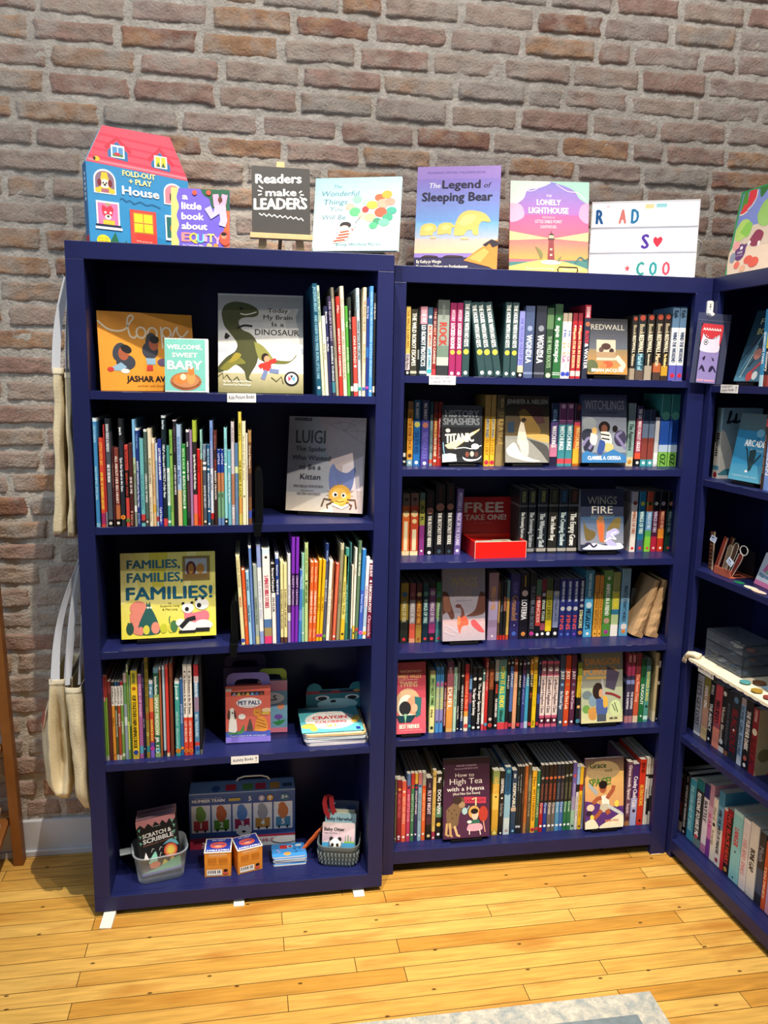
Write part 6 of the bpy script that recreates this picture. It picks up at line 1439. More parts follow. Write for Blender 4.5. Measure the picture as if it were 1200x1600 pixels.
face(FL, LT+.004, 487, .125, 622, .035, 279, 'pale blue picture book with bright balloons, standing on the tall bookcase’s right end', '#c6e6ea', '''
G .2 1 #c4dfe2 #98cfe2
G 0 .25 #c8e2dc #b0d8da
Q #e2f0ee .5,.3 .8,.36 1,.3 1,.1 .7,.16
Q #cfe9ee .05,.5 .3,.6 .4,.5 .2,.4
TCS .26 .86 .05 .10 #55808e The
TLS .07 .75 .075 .44 #55808e Wonderful
TLS .10 .635 .075 .28 #55808e Things
TLS .18 .545 .06 .15 #55808e You
TLS .09 .43 .065 .28 #55808e Will Be
E .42 .6 .055 .05 #f2a898
E .5 .70 .055 .05 #8ad0a8
E .48 .53 .065 .062 #5ab87a
E .57 .48 .05 .05 #f2b8a0
E .62 .66 .055 .05 #a0d0b0
E .60 .56 .04 .045 #d83a38
E .68 .62 .07 .055 #f2b03f
E .76 .72 .06 .05 #e85a34
E .84 .76 .06 .055 #f09a2f
E .80 .64 .075 .06 #f29a84
E .88 .66 .06 .05 #f28a78
E .78 .52 .075 .065 #e0553a
E .90 .54 .06 .05 #3a9a84
E .86 .45 .06 .05 #3a9a7a
E .66 .45 .065 .055 #f2d88a
E .74 .40 .05 .045 #3a8a6a
E .70 .34 .05 .045 #4aa87a
E .82 .38 .065 .05 #6ac89a
L .006 #7a6a6a .48,.36 .55,.47
E .38 .35 .065 .045 #2c2224
E .37 .31 .05 .035 #f4d8c0
Q #f0e4d4 .34,.28 .44,.28 .42,.16 .24,.10 .28,.2
L .02 #d8503a .32,.25 .44,.27
L .02 #d8503a .30,.21 .43,.23
L .02 #d8503a .28,.17 .42,.19
L .02 #d8503a .25,.13 .38,.15
L .04 #f0e4d4 .42,.27 .5,.36
L .012 #d8503a .45,.3 .47,.28
TLS .28 .07 .04 .52 #55808e Emily Winfield Martin
''', thick=.012, lean=12, stand='black display stand under the balloon picture book')
face(FM, MT, 646, .135, 776, .055, 261, 'tall purple picture book with cloud-like golden bears, left end of middle case top', '#8f7ac8', '''
G .45 .88 #6a9cd8 #8a78c8
G .88 1 #9a80cc #a486cc
G .30 .47 #b0b8cc #6aa8d8
G .17 .31 #f0c49a #c8b8b4
G 0 .13 #22264a #2c2a54
TC .47 .93 .022 .70 #5a4a94 MICHIGAN’S OFFICIAL CHILDREN’S BOOK
TLS .14 .795 .05 .14 #f2f0f6 The
TLB .31 .79 .08 .45 #1c1a3a Legend
TLS .80 .795 .05 .08 #1c1a3a of
TCB .49 .67 .085 .84 #1c1a3a Sleeping Bear
Q #e8c06a .06,.34 .07,.42 .12,.45 .2,.455 .25,.43 .26,.39 .22,.37 .21,.34 .17,.345 .14,.34
Q #e8c06a .27,.35 .28,.43 .34,.46 .42,.46 .46,.44 .48,.42 .44,.41 .43,.35 .38,.36 .33,.35
Q #e8c06a .47,.34 .48,.44 .53,.53 .62,.575 .74,.57 .84,.54 .90,.48 .88,.465 .8,.47 .76,.42 .76,.345 .7,.35 .68,.39 .62,.38 .58,.34
Q #f0d084 .52,.46 .6,.53 .72,.53 .7,.47 .58,.43
Q #f0d084 .10,.40 .16,.43 .22,.41 .16,.38
Q #f0d084 .31,.41 .37,.44 .42,.42 .36,.39
E .6 .31 .05 .012 #d8c08a
E .22 .32 .04 .01 #d8c08a
Q #3a2a34 .08,.13 .14,.15 .26,.145 .28,.13
Q #3a2a34 .34,.13 .4,.15 .56,.145 .58,.13
P #e08a3c .6,.10 .76,.2 .88,.26 1,.30 1,.0 .9,.04
P #2c2430 .82,.25 .92,.30 1,.28 1,.24 .94,.22 .9,.26 .86,.23
P #f0a85a .66,.12 .84,.22 .9,.18 .8,.08
TL .03 .075 .032 .30 #f2eee4 By Kathy-jo Wargin
TL .03 .03 .03 .62 #f2eee4 Illustrated by Gijsbert van Frankenhuyzen
''', thick=.011, lean=9)
face(FM, MT, 795, .105, 918, .070, 282, 'pink and orange picture book with a red lighthouse, middle bookcase top', '#e0607a', '''
G .62 1 #b06ac0 #8a84d8
G .40 .64 #f0627a #d85aa0
G .16 .42 #f0a04a #f0607a
Q #d0e0d8 0,1 .5,1 .38,.93 .22,.90 .16,.80 0,.74
Q #a8d8c8 .5,1 1,1 1,.78 .88,.82 .78,.92
Q #e8b0d0 0,.76 .14,.74 .18,.62 .06,.56 0,.58
Q #e8a0c8 1,.78 .9,.74 .88,.62 1,.56
S .01 #e8d8ec .08,.96 .2,.9 .3,.9 .42,.97
S .01 #e8d8ec .58,.97 .72,.9 .86,.88 .96,.8
P #f6d890 .52,.385 0,.46 0,.36
P #f6d890 .55,.385 1,.46 1,.36
P #3a7a78 0,.13 1,.16 1,.02 0,.02
Q #f0c86a 0,.08 .3,.14 .5,.16 .75,.13 1,.06 1,0 0,0
TC .49 .83 .028 .07 #f4eef4 THE
TCB .49 .745 .062 .30 #f4eef4 LONELY
TCB .49 .655 .066 .50 #f4eef4 LIGHTHOUSE
TC .49 .60 .022 .16 #f4d8e0 THE STORY OF
TC .49 .55 .036 .34 #f4e4ea LITTLE SABLE POINT
TC .49 .495 .034 .2 #f4e4ea LIGHTHOUSE
P #8a2430 .485,.16 .575,.16 .56,.37 .50,.37
R .49 .37 .57 .39 #3a1a24
R .5 .39 .56 .42 #f0d8a0
P #3a1a24 .485,.42 .575,.42 .53,.45
L .008 #3a1a24 .53,.45 .53,.47
R .515 .26 .545 .28 #e8c8b0
R .515 .2 .545 .22 #e8c8b0
E .53 .13 .13 .025 #e8d8d0
Q #7a7a44 .4,.16 .36,.24 .33,.3 .4,.26 .43,.2
Q #7a7a44 .6,.15 .66,.2 .64,.14
S .02 #2f6a68 .84,.13 .9,.19 .96,.16 1,.18
TC .4 .05 .024 .36 #f4e8d0 By Rhonda Wooldridge
TC .8 .05 .024 .24 #f4e8d0 Ryan Benson
''', thick=.010, lean=9)
mb = MB(); bx = FM.at(FM.col(884, .068, MT), .068, MT)
mb.tube([(0, .0, .001), (-.03, .0, .001), (-.034, -.002, .012), (-.030, -.004, .020), (.030, -.004, .020), (.034, -.002, .012), (.03, .0, .001), (0, .0, .001)], .0022, BLACK)
mb.tube([(-.028, .0, .0022), (-.028, .05, .0022), (.028, .05, .0022), (.028, .0, .0022)], .0022, BLACK)
o = mb.build('wire_stand'); o.location = bx+Vector((0, -.012, .0015)); tag(o, 'black bent wire stand holding the lighthouse book', 'book stand')
# lit letter board
A = FM.at(FM.col(918, .175, MT), .175, MT); B = FM.at(FM.col(1085, .05, MT), .05, MT); W_ = (B-A).length; yaw = math.atan2(B.y-A.y, B.x-A.x); Hl = FM.hgt(FM.col(1089, .052, 2.25), .052, 311)-MT
t = thing('light_box', 'lit white cinema light box with coloured letters on the middle bookcase', 'light box', A, (0, 0, yaw))
mb = MB(); fr_ = mat('#e6e6ea', .5, amt=.03); T_ = .045
mb.box((0, .006, 0), (W_, T_, Hl), fr_); mb.box((0, 0, 0), (.004, .006, Hl), fr_); mb.box((W_-.004, 0, 0), (W_, .006, Hl), fr_); mb.box((.004, 0, 0), (W_-.004, .006, .004), fr_); mb.box((.004, 0, Hl-.006), (W_-.004, .006, Hl), fr_); mb.build('housing', t)
mb = MB(); mb.box((.0042, .0012, .0042), (W_-.0042, .0055, Hl-.0062), glow('#ffffff', .75)); mb.build('lit_panel', t)
for v in (.345, .665):
    mb = MB(); mb.box((.003, -.002, Hl*v-.003), (W_-.003, .001, Hl*v+.003), mat('#b9bac6', .4)); mb.build('letter_rail', t)
def letters(s, u, v, h, c):
    q = MB(); art(q, (0, -.0003, 0), (1, 0, 0), (0, 0, 1), W_, Hl, 'TLB %g %g %g %g %s %s' % (u, v, h, .062, c, s)); q.build('letter', t)
letters('R', .05, .72, .185, '#1f5fa0'); letters('A', .265, .72, .185, '#e0807a'); letters('D', .38, .72, .185, '#2a7fb0')
letters('S', .49, .40, .185, '#5a38a8'); letters('C', .46, .06, .175, '#35a098'); letters('O', .58, .06, .175, '#35a0a4'); letters('O', .70, .06, .175, '#e0566c')
q = MB(); art(q, (0, -.0003, 0), (1, 0, 0), (0, 0, 1), W_, Hl, 'Q #e83a54 .635,.41 .60,.47 .595,.52 .615,.545 .635,.525 .655,.545 .68,.52 .67,.47'); q.build('heart', t)
q = MB(); art(q, (0, -.0003, 0), (1, 0, 0), (0, 0, 1), W_, Hl, 'P #e85a6a .37,.20 .378,.165 .40,.163 .383,.14 .39,.105 .37,.125 .35,.105 .357,.14 .34,.163 .362,.165'); q.build('star', t)
q = MB(); art(q, (0, -.0003, 0), (1, 0, 0), (0, 0, 1), W_, Hl, 'R .50 .90 .58 .955 #f4e6a8\nR .60 .91 .70 .96 #a8e4ec\nR .14 .92 .17 .955 #f4e0e4'); q.build('letter_scrap', t)
mb = MB(); p0 = FM.at(FM.col(1087, .09, 2.16), .09, 2.16)
mb.tube([p0+Vector(v) for v in ((-.004, .02, .0), (.02, .02, .004), (.04, .03, -.004), (.045, .05, -.03), (.03, .06, -.07), (.01, .05, -.10), (-.01, .04, -.125))], .0028, mat('#e4e4e2', .4)); tag(mb.build('power_cable', smooth=True), 'white power cable looping beside the lit letter board', 'cable')
# puzzle box on the right bookcase
pz = FR.col(1132, .012, 2.03); A = FR.at(pz, .012, 2.03); Hp = FR.hgt(pz, .045, 301)-2.03
t = thing('puzzle_box', 'green-edged puzzle box with fruit picture on the right bookcase top', 'puzzle box', A, (math.radians(-8), 0, FR.a))
mb = MB(); card(mb, (0, 0, .004), (1, 0, 0), (0, 0, 1), .34, Hp, .05, '#3a9a5c', '''
R .03 .0 1 .97 #d8c4b0
G .55 .97 #7a8ad0 #8a9ad8
R 0 0 .03 1 #3a9a5c
R 0 .97 1 1 #3a9a5c
Q #e8d0b8 .03,.0 1,.0 1,.3 .5,.28 .03,.32
Q #5a9a3c .05,.97 .1,.97 .12,.8 .06,.7 .04,.8
P #e8404a .12,.98 .22,.98 .23,.88 .18,.8 .12,.76
S .012 #f2e8d0 .23,.97 .235,.88 .19,.79 .13,.75
Q #e8404a .04,.72 .09,.84 .13,.78 .14,.74 .08,.72
S .012 #f2f0d8 .04,.715 .09,.715 .145,.74
Q #3a7a3c .26,.98 .3,.86 .38,.95 .4,.98
Q #9ac86a .3,.66 .36,.8 .5,.82 .55,.6 .45,.5 .34,.55
Q #b8d86a .04,.56 .1,.64 .2,.62 .24,.5 .14,.4 .05,.42
Q #8ac84a .1,.5 .18,.6 .26,.56 .22,.42
Q #8a2448 .26,.38 .34,.48 .44,.42 .40,.30 .3,.3
L .03 #f0e8e8 .28,.36 .25,.32
L .03 #f0e8e8 .4,.34 .4,.28
E .16 .25 .075 .1 #5a2468
P #5a2468 .18,.33 .245,.345 .225,.26
E .17 .30 .02 .022 #f2e8f2
TC .16 .235 .03 .07 #f2e8f2 1000
TC .16 .21 .012 .09 #f2e8f2 piece puzzle
E .09 .34 .05 .05 #f0a0a0
E .3 .14 .06 .05 #e0543c
E .38 .1 .07 .06 #e0543c
E .15 .1 .04 .045 #e86a54
E .24 .05 .04 .04 #e8b08a
E .07 .2 .04 .06 #8a94a8
'''); mb.build('box', t)

# ------------------------------------------------------------------ handwritten shelf labels
def shelf_label(fr, px0, px1, zc, hh, lines, label, col='#2a2c6a', o=-.0012, extra=''):
    a, b = fr.col(px0, o, zc), fr.col(px1, o, zc); mb = MB(); W = b-a
    card(mb, (0, 0, 0), (1, 0, 0), (0, 0, 1), W, hh, .0008, '#eceae6', '\n'.join('TLU .06 %g %g %g %s %s' % (v, h, w_, col, s) for v, h, w_, s in lines)+'\n'+extra)
    ob = mb.build('shelf_label'); ob.location = fr.at(a, o, zc-hh/2); ob.rotation_euler = (0, 0, fr.a); tag(ob, label, 'label', 'handwritten white shelf labels')
shelf_label(FL, 355, 400, 1.627, .026, [(.3, .44, .88, 'Kids Picture Books')], 'white label reading Kids Picture Books under the dinosaur book')
shelf_label(FL, 361, 404, .501, .026, [(.3, .4, .74, 'Activity Books')], 'white label reading Activity Books on the fourth shelf edge', extra='L .015 #2a2c6a .91,.25 .91,.8\nL .015 #2a2c6a .87,.62 .91,.82 .95,.62')
shelf_label(FM, 670.5, 712, 1.688, .028, [(.58, .24, .7, 'Middle Grade'), (.16, .26, .78, 'Chapter Books')], 'white label reading Middle Grade Chapter Books on the middle bookcase')
shelf_label(FR, 1126, 1153, 1.678, .026, [(.58, .26, .62, 'YOUNG ADULT'), (.16, .3, .7, 'Graphic Novels')], 'white two-line label on the top shelf of the right bookcase', '#222', extra='L .015 #222 .9,.25 .9,.8\nL .015 #222 .87,.64 .9,.82 .93,.64')
shelf_label(FR, 1091, 1115, .748, .027, [(.66, .22, .62, 'YOUNG ADULT'), (.38, .2, .3, 'Fiction')], 'white label under the cream cloth on the right bookcase', '#222', extra='L .015 #222 .88,.75 .88,.2\nL .015 #222 .84,.36 .88,.18 .92,.36')

# ------------------------------------------------------------------ bookends
def bookend(px0, px1, zt_px, z, label, o=.02, dep=.16):
    a, b = FL.col(px0, o, z), FL.col(px1, o, z); h = FL.hgt(a, o, zt_px)-z
    t = thing('bookend', label, 'bookend', (a, o, z), (0, 0, 0), 'black metal bookends'); m = mat('#15171a', .3, .6)
    mb = MB(); n = 10; w_ = b-a; ps = [(0, 0), (.004, 0)]+[(.004+(w_-.008)*.3*math.sin(i/n*1.5708), h*.86*i/n) for i in range(1, n)]
    prof = [(w_*.05, 0), (w_, 0), (w_, h*.84)]+[(w_*.525+w_*.475*math.cos(a*.3142), h*.84+h*.16*math.sin(a*.3142)) for a in range(1, 10)]+[(w_*.05, h*.84)]
    mb.prism([(x, y) for x, y in prof], .0, dep, m, ax=1); mb.build('plate', t, smooth=False, bevel=.001)
    mb = MB(); mb.box((-.004, -o-.004, .0004), (w_*.9, dep, .003), m); mb.box((-.002, -o-.007, -.034), (w_*.75, -o-.004, .003), m); mb.build('shelf_clip', t)
bookend(398, 411, 732, 1.2507, 'black curved metal bookend right of the long row on the second shelf')
bookend(361, 373, 938, .8750, 'black curved metal bookend left of the row on the third shelf')

# ------------------------------------------------------------------ fourth shelf: crayon kits and stacked colouring sets
def kit(px0, px1, o, ty, lab, c0, band, art_, hand, z=.516):
    A = FL.at(FL.col(px0, o, z), o, z); B = FL.at(FL.col(px1, o-.004, z), o-.004, z); W = (B-A).length
    H = FL.hgt(A.x, o+.01, ty)-z; t = thing('crayon_kit', lab, 'crayon kit', A, (math.radians(-6), 0, math.atan2(B.y-A.y, B.x-A.x)), 'carry-along crayon kits')
    mb = MB(); card(mb, (0, 0, .002), (1, 0, 0), (0, 0, 1), W, H, .022, c0, art_); mb.build('box', t)
    mb = MB(); r = W*.16; ho = [(0.02, 0), (.02, .10)]; hh = H*.24; y = H*.99
    out = [(W*.02, y), (W*.02, y+hh*.6), (W*.06, y+hh*.85), (W*.16, y+hh), (W*.84, y+hh), (W*.94, y+hh*.85), (W*.98, y+hh*.6), (W*.98, y)]
    inn = [(W*.20, y), (W*.20, y+hh*.28), (W*.26, y+hh*.5), (W*.4, y+hh*.56), (W*.6, y+hh*.56), (W*.74, y+hh*.5), (W*.80, y+hh*.28), (W*.80, y)]
    n = len(out); vs = [(a, .008, b) for a, b in out]+[(a, .008, b) for a, b in inn]; vs += [(a, .012, b) for a, b, in out]+[(a, .012, b) for a, b in inn]
    fs = [(i, n+i, n+i+1, i+1) for i in range(n-1)]+[(2*n+i, 2*n+i+1, 3*n+i+1, 3*n+i) for i in range(n-1)]+[(i, i+1, 2*n+i+1, 2*n+i) for i in range(n-1)]+[(n+i, 3*n+i, 3*n+i+1, n+i+1) for i in range(n-1)]
    mb.add(vs, fs, hand); art(mb, (0, .008, 0), (1, 0, 0), (0, 0, 1), W, H, 'TC .5 1.14 .045 .36 #e8e8f0 CARRY-ALONG!'); mb.build('handle', t)
kit(350, 417, .215, 1046, 'grape crayon kit standing at the back behind the other two', '#5a4a78', '', '', '#4c3f6a')
kit(403, 449, .150, 1066, 'green-handled crayon kit with blue front, half behind the coral one', '#7fb4d4', '', '''
G .8 1 #e08aa8 #d8a0b8
E .35 .66 .55 .12 #f0f2f4
TLB .02 .62 .10 .62 #2c2a3c PALS
E .78 .5 .12 .06 #e89a78
S .05 #3a8a4c .7,.18 .72,.26 .74,.3
E .70 .3 .14 .05 #7a5ab8
Q #3a9a54 .5,.2 .7,.22 .92,.24 .8,.16 .66,.14
E .2 .2 .2 .12 #1c1c20
E .2 .2 .14 .08 #7fb4d4
R 0 .0 1 .09 #f08aa8
''', '#a8b84a')
kit(353, 423, .088, 1075, 'coral pet crayon kit with dog and cat picture, in front', '#d8685a', '', '''
R 0 .82 1 .90 #c8584c
R .12 .83 .86 .90 #3a2a2c
P #8a7a9a .14,.83 .2,.89 .24,.83
P #b0a04a .24,.83 .3,.89 .34,.83
P #8a6a3a .34,.83 .4,.89 .44,.83
P #c89a4a .44,.83 .5,.89 .54,.83
P #5a94c0 .54,.83 .6,.89 .64,.83
P #3a6aa8 .64,.83 .7,.89 .74,.83
P #7a4a3a .76,.83 .8,.89 .84,.83
R 0 .91 .13 .96 #e8dcd8
E .52 .70 .28 .09 #f2eef0
TLB .28 .665 .075 .48 #33406a PET PALS
TC .52 .63 .02 .3 #5a5a6a coloring book
R 0 0 1 .2 #4a5ab0
G 0 .10 #8a7ad8 #8a7ad8
TC .5 .11 .022 .8 #e8e8f8 7 pastel crayons & 40 coloring pages
Q #4a8a4c .02,.18 .3,.2 .4,.32 .38,.17 .1,.15
Q #f0ebe2 .06,.2 .24,.2 .22,.46 .16,.52 .09,.46
E .14 .55 .06 .07 #f0ebe2
Q #5a4238 .06,.58 .04,.46 .09,.42 .1,.56
Q #5a4238 .2,.58 .24,.46 .2,.42 .18,.56
E .15 .53 .02 .015 #2a2224
E .36 .46 .08 .05 #f0ebe2
Q #5a4a44 .46,.2 .6,.2 .57,.36 .54,.42 .51,.36
Q #e0923c .64,.2 .92,.2 .9,.4 .76,.46 .68,.4
E .70 .52 .09 .065 #e0923c
P #e0923c .62,.55 .64,.62 .68,.57
P #e0923c .72,.58 .77,.62 .78,.54
L .012 #6a3a1c .68,.42 .86,.36
L .012 #6a3a1c .68,.36 .9,.30
L .012 #6a3a1c .68,.3 .9,.25
L .012 #6a3a1c .66,.53 .74,.52
E .92 .56 .12 .04 #e8c89a
R .8 .48 .98 .53 #d8b04a
''', '#8a7ac0')
def colouring_sets():
    n = 7; z = .518; o0 = .028; th = .0062
    a0, a1 = FL.col(476, o0, z), FL.col(573, o0, z); W = a1-a0; D = .195
    def outline(W, D, ears):
        r = .016; p = []
        for cx, cy, s in ((r, r, 180), (W-r, r, 270)):
            p += [(cx+r*math.cos(math.radians(s+k*18)), cy+r*math.sin(math.radians(s+k*18))) for k in range(6)]
        for cx, cy, s in ((W-r, D-r, 0), (r, D-r, 90)):
            p += [(cx+r*math.cos(math.radians(s+k*18)), cy+r*math.sin(math.radians(s+k*18))) for k in range(6)]
        return p
    ol = outline(W, D, True); rnd = random.Random(5)
    cols = ['#e6e0e0', '#dcd8e0', '#e8e6ee', '#d8e4ea', '#e6e8ee', '#e8c890', '#d8eaec']
    labs = ['lowest', 'second lowest', 'third lowest', 'middle', 'third from top', 'second from top', 'topmost']
    for i in range(n):
        t = thing('coloring_set', '%s pale board coloring set of the flat stack on the fourth shelf' % labs[i], 'coloring set', (a0+rnd.uniform(-.006, .002)-(n-1-i)*-.0012-(.004 if i == n-1 else 0), o0+rnd.uniform(-.001, .002), z+i*(th+.0004)), (0, 0, rnd.uniform(-.02, .02)), 'stacked coloring sets')
        mb = MB(); mb.prism(ol, 0, th*.35, mat(cols[i])); mb.build('back_board', t)
        mb = MB(); mb.prism([(W/2+(x-W/2)*.985, D/2+(y-D/2)*.985) for x, y in ol], th*.35, th*.65, mat('#f0eee8')); mb.build('pages', t)
        mb = MB(); mb.prism(ol, th*.65, th, mat('#3f8f9a' if i == n-1 else cols[i]))
        if i == n-1:
            art(mb, (0, 0, th), (1, 0, 0), (0, 1, 0), W, D, '''
G 0 1 #6ac8d0 #5ab8c4
E .5 .46 .42 .36 #f6f4f0
TC .5 .72 .04 .45 #c8a060 carry along bear
TCB .5 .50 .13 .56 #d8404a CRAYON
TCB .5 .34 .09 .50 #d8606a COLORING
TCB .5 .19 .09 .18 #e8b83a SET
E .12 .25 .12 .09 #f0c05a .3
E .2 .14 .06 .10 #f0c05a
E .92 .45 .07 .16 #f0c05a -.3
P #d8ecec .1,1 .9,1 .8,.92 .2,.92
R .88 .04 .95 .14 #2a3a9a
''')
        mb.build('front_board', t)
colouring_sets()
def bear_set():
    o = .226; z = .518; a0, a1 = FL.col(479, o, z+.05), FL.col(572, o, z+.05); W = a1-a0; H = FL.hgt(a0, o+.03, 1074)-z; r = .012; e = .027
    p = [(0, 0), (W, 0), (W, H-.02)]
    for cx, s0, s1 in ((W-e-.002, -20, 170), (e+.002, 10, 200)): p += [(cx+e*math.cos(math.radians(s0+(s1-s0)*k/9)), H-e+.014+e*math.sin(math.radians(s0+(s1-s0)*k/9))) for k in range(10)]
    p += [(0, H-.02)]
    t = thing('coloring_set', 'teal bear-faced coloring set with ears leaning behind the flat stack', 'coloring set', (a0, o, z+.003), (math.radians(-13), 0, 0))
    H += .014; pp = [(x/W, min(1, y/H)) for x, y in p]
    mb = MB(); card(mb, (0, 0, 0), (1, 0, 0), (0, 0, 1), W, H, .002, '#2f7f8a', '''
R 0 .70 1 .78 #a8323c
R .22 .72 .42 .80 #2a3a4c
R .56 .72 .82 .80 #24304a
E .85 .76 .06 .03 #c8a04a
E .27 .58 .12 .07 #f0f4f4
E .77 .58 .12 .07 #f0f4f4
E .27 .565 .08 .055 #16202a
E .77 .565 .08 .055 #16202a
E .52 .40 .34 .16 #b8e4e4
E .45 .48 .05 .04 #26323c
''', pp); mb.build('front_board', t)
    mb = MB(); card(mb, (0, .0022, 0), (1, 0, 0), (0, 0, 1), W, H, .004, '#e8e6e0', '', pp); mb.build('pages', t)
    mb = MB(); card(mb, (0, .0064, 0), (1, 0, 0), (0, 0, 1), W, H, .002, '#2f7f8a', '', pp); mb.build('back_board', t)
bear_set()

# ------------------------------------------------------------------ bottom shelf of the left bookcase
ZB = .067
def rrect(cx, cy, wx, wy, r, n=6):
    p = []
    for sx, sy, a in ((1, -1, 270), (1, 1, 0), (-1, 1, 90), (-1, -1, 180)):
        p += [(cx+sx*(wx/2-r)+r*math.cos(math.radians(a+90*k/n)), cy+sy*(wy/2-r)+r*math.sin(math.radians(a+90*k/n))) for k in range(n+1)]
    return p
def tub(mb, wx, wy, h, r, flare, wall, m):
    R = []
    for z, e in ((0, -.006), (.003, 0), (h*.5, flare*.5), (h-.004, flare), (h-.003, flare+.004), (h, flare+.004), (h, flare-wall), (h*.5, flare*.5-wall), (.004, -wall)):
        R.append([(x, y, z) for x, y in rrect(0, 0, wx+2*e, wy+2*e, r+e)])
    mb.loft(R, m, True, True)
pc = (onz(212, 1386, ZB)+onz(283, 1374, ZB))/2; pc.y += .062
CLEAR = mat('#c6d2dc', .22, 0, .03, 30, .5, alpha=.34)
tb_yaw = .20
t = thing('plastic_tub', 'clear plastic tub of black scratch pads on the bottom shelf', 'tub', (pc.x, pc.y, ZB), (0, 0, tb_yaw))
mb = MB(); tub(mb, .145, .115, .098, .03, .012, .002, CLEAR); mb.build('body', t, smooth=True)
mb = MB(); mb.box((-.125, -.004, .085), (-.082, .03, .090), CLEAR); mb.build('handle', t, bevel=.002)
SCR = '''
R 0 0 1 1 #15161a
P #c88a94 0,1 1,1 1,.93 .92,.86 .84,.93 .76,.85 .66,.93 .58,.86 .48,.93 .4,.85 .3,.92 .2,.85 .1,.92 0,.86
P #6ab09c .03,.84 .1,.86 .07,.79
P #7abca8 .04,.74 .11,.72 .07,.67
P #6ab09c .03,.62 .1,.6 .06,.55
P #7abca8 .90,.82 .97,.8 .94,.74
P #6ab09c .88,.70 .96,.7 .92,.63
P #7abca8 .9,.58 .97,.56 .93,.5
P #6ab09c .86,.9 .95,.9 .9,.84
TC .5 .84 .018 .2 #d8d8d8 mini
TLBU .13 .67 .075 .72 #f2f2f0 SCRATCH &
TLBU .13 .57 .08 .76 #f2f2f0 SCRIBBLE
TLU .12 .525 .018 .78 #d88a6a SCRATCH ART ACTIVITY SET
E .78 .36 .17 .13 #d8553a
E .78 .36 .13 .10 #e8a05a
E .78 .36 .08 .07 #e8d05a
Q #8ad0bc .2,.22 .4,.4 .42,.2 .3,.12
Q #7ac4d8 .6,.48 .8,.5 .98,.42 .95,.5 .8,.56
P #e8e8e8 .1,.3 .16,.42 .22,.28
L .012 #e8e8e8 .3,.4 .34,.46 .38,.44
L .012 #e8e8e8 .5,.4 .54,.46 .58,.44
L .012 #e8e8e8 .5,.3 .53,.36 .56,.34
E .35 .16 .14 .06 #d87a5a
Q #c8c05a .5,.1 .6,.22 .7,.12 .62,.06
S .04 #c8b85a .74,.16 .8,.22 .84,.16 .8,.12
G 0 .05 #6a6ab8 #7a7ac0
Q #6ab08c 0,.06 .4,.1 1,.22 1,.05 0,.05
'''
base_m = Matrix.Translation(pc)@Matrix.Rotation(tb_yaw, 4, 'Z')
for i in range(6):
    p = base_m@Vector((-.060+i*.0006, -.030+i*.0095, .012)); p.z = ZB+.012
    t2 = thing('scratch_pad', ['black lettered scratch pad at the front of the clear tub', 'scratch pad directly behind the front one in the clear tub', 'third scratch pad back in the clear tub', 'fourth scratch pad back in the clear tub', 'fifth scratch pad back in the clear tub', 'rearmost scratch pad in the clear tub'][i], 'scratch pad', p, (math.radians(-14-i*.5), math.radians(-4.5+i*.5), tb_yaw), 'scratch pads in the clear tub')
    mb = MB(); card(mb, (0, 0, 0), (1, 0, 0), (0, 0, 1), .126, .178+(i % 3)*.004, .0022, '#17181c', SCR if i == 0 else 'P #b08a98 0,1 1,1 1,.93 .9,.9 .8,.94 .7,.9 .6,.94 .5,.9 .4,.94 .3,.9 .2,.94 .1,.9 0,.93'); mb.build('front_card', t2)
    mb = MB(); card(mb, (.003, .0026, .003), (1, 0, 0), (0, 0, 1), .12, .17, .0045, '#d8d4ca', ''); mb.build('pad_pages', t2)
# number train box
A = onz(297, 1328, ZB); B = onz(461, 1318, ZB); A.y = .222; B.y = .214; A.x = FL.col(297, .222, ZB); B.x = FL.col(461, .214, ZB); W = (B-A).length
H = FL.hgt(A.x, .222, 1243)-ZB
t = thing('train_puzzle_box', 'blue number train puzzle box with folding top and handle, bottom shelf', 'puzzle box', A, (0, 0, math.atan2(B.y-A.y, B.x-A.x)))
def car(u, wc, c, num, ac):
    return 'R %g .30 %g .80 #e6eaec\nR %g .34 %g .52 %s\nE %g .62 %g .13 %s\nE %g .72 %g .07 %s\nE %g .335 .012 .028 #22262c\nE %g .335 .012 .028 #22262c\nTCB %g .385 .10 0 #f4f2ec %s' % (u, u+wc, u+.02, u+wc-.02, c, u+wc/2, wc*.28, ac, u+wc*.45, wc*.2, ac, u+wc*.28, u+wc*.72, u+wc/2, num)
tr = 'G .86 1 #3a5a94 #3f62a0\nR 0 0 1 .2 #a82c44\nR .26 0 1 .16 #c8d0d8\n'+'\n'.join((car(.02, .175, '#b82c3c', '1', '#6a9a44'), car(.21, .18, '#5a8a2c', '2', '#c8683c'), car(.405, .18, '#a8325a', '3', '#5a8ac8'), car(.60, .18, '#b8863a', '4', '#9aa0a8'), car(.795, .18, '#3a84a8', '5', '#c8743c')))
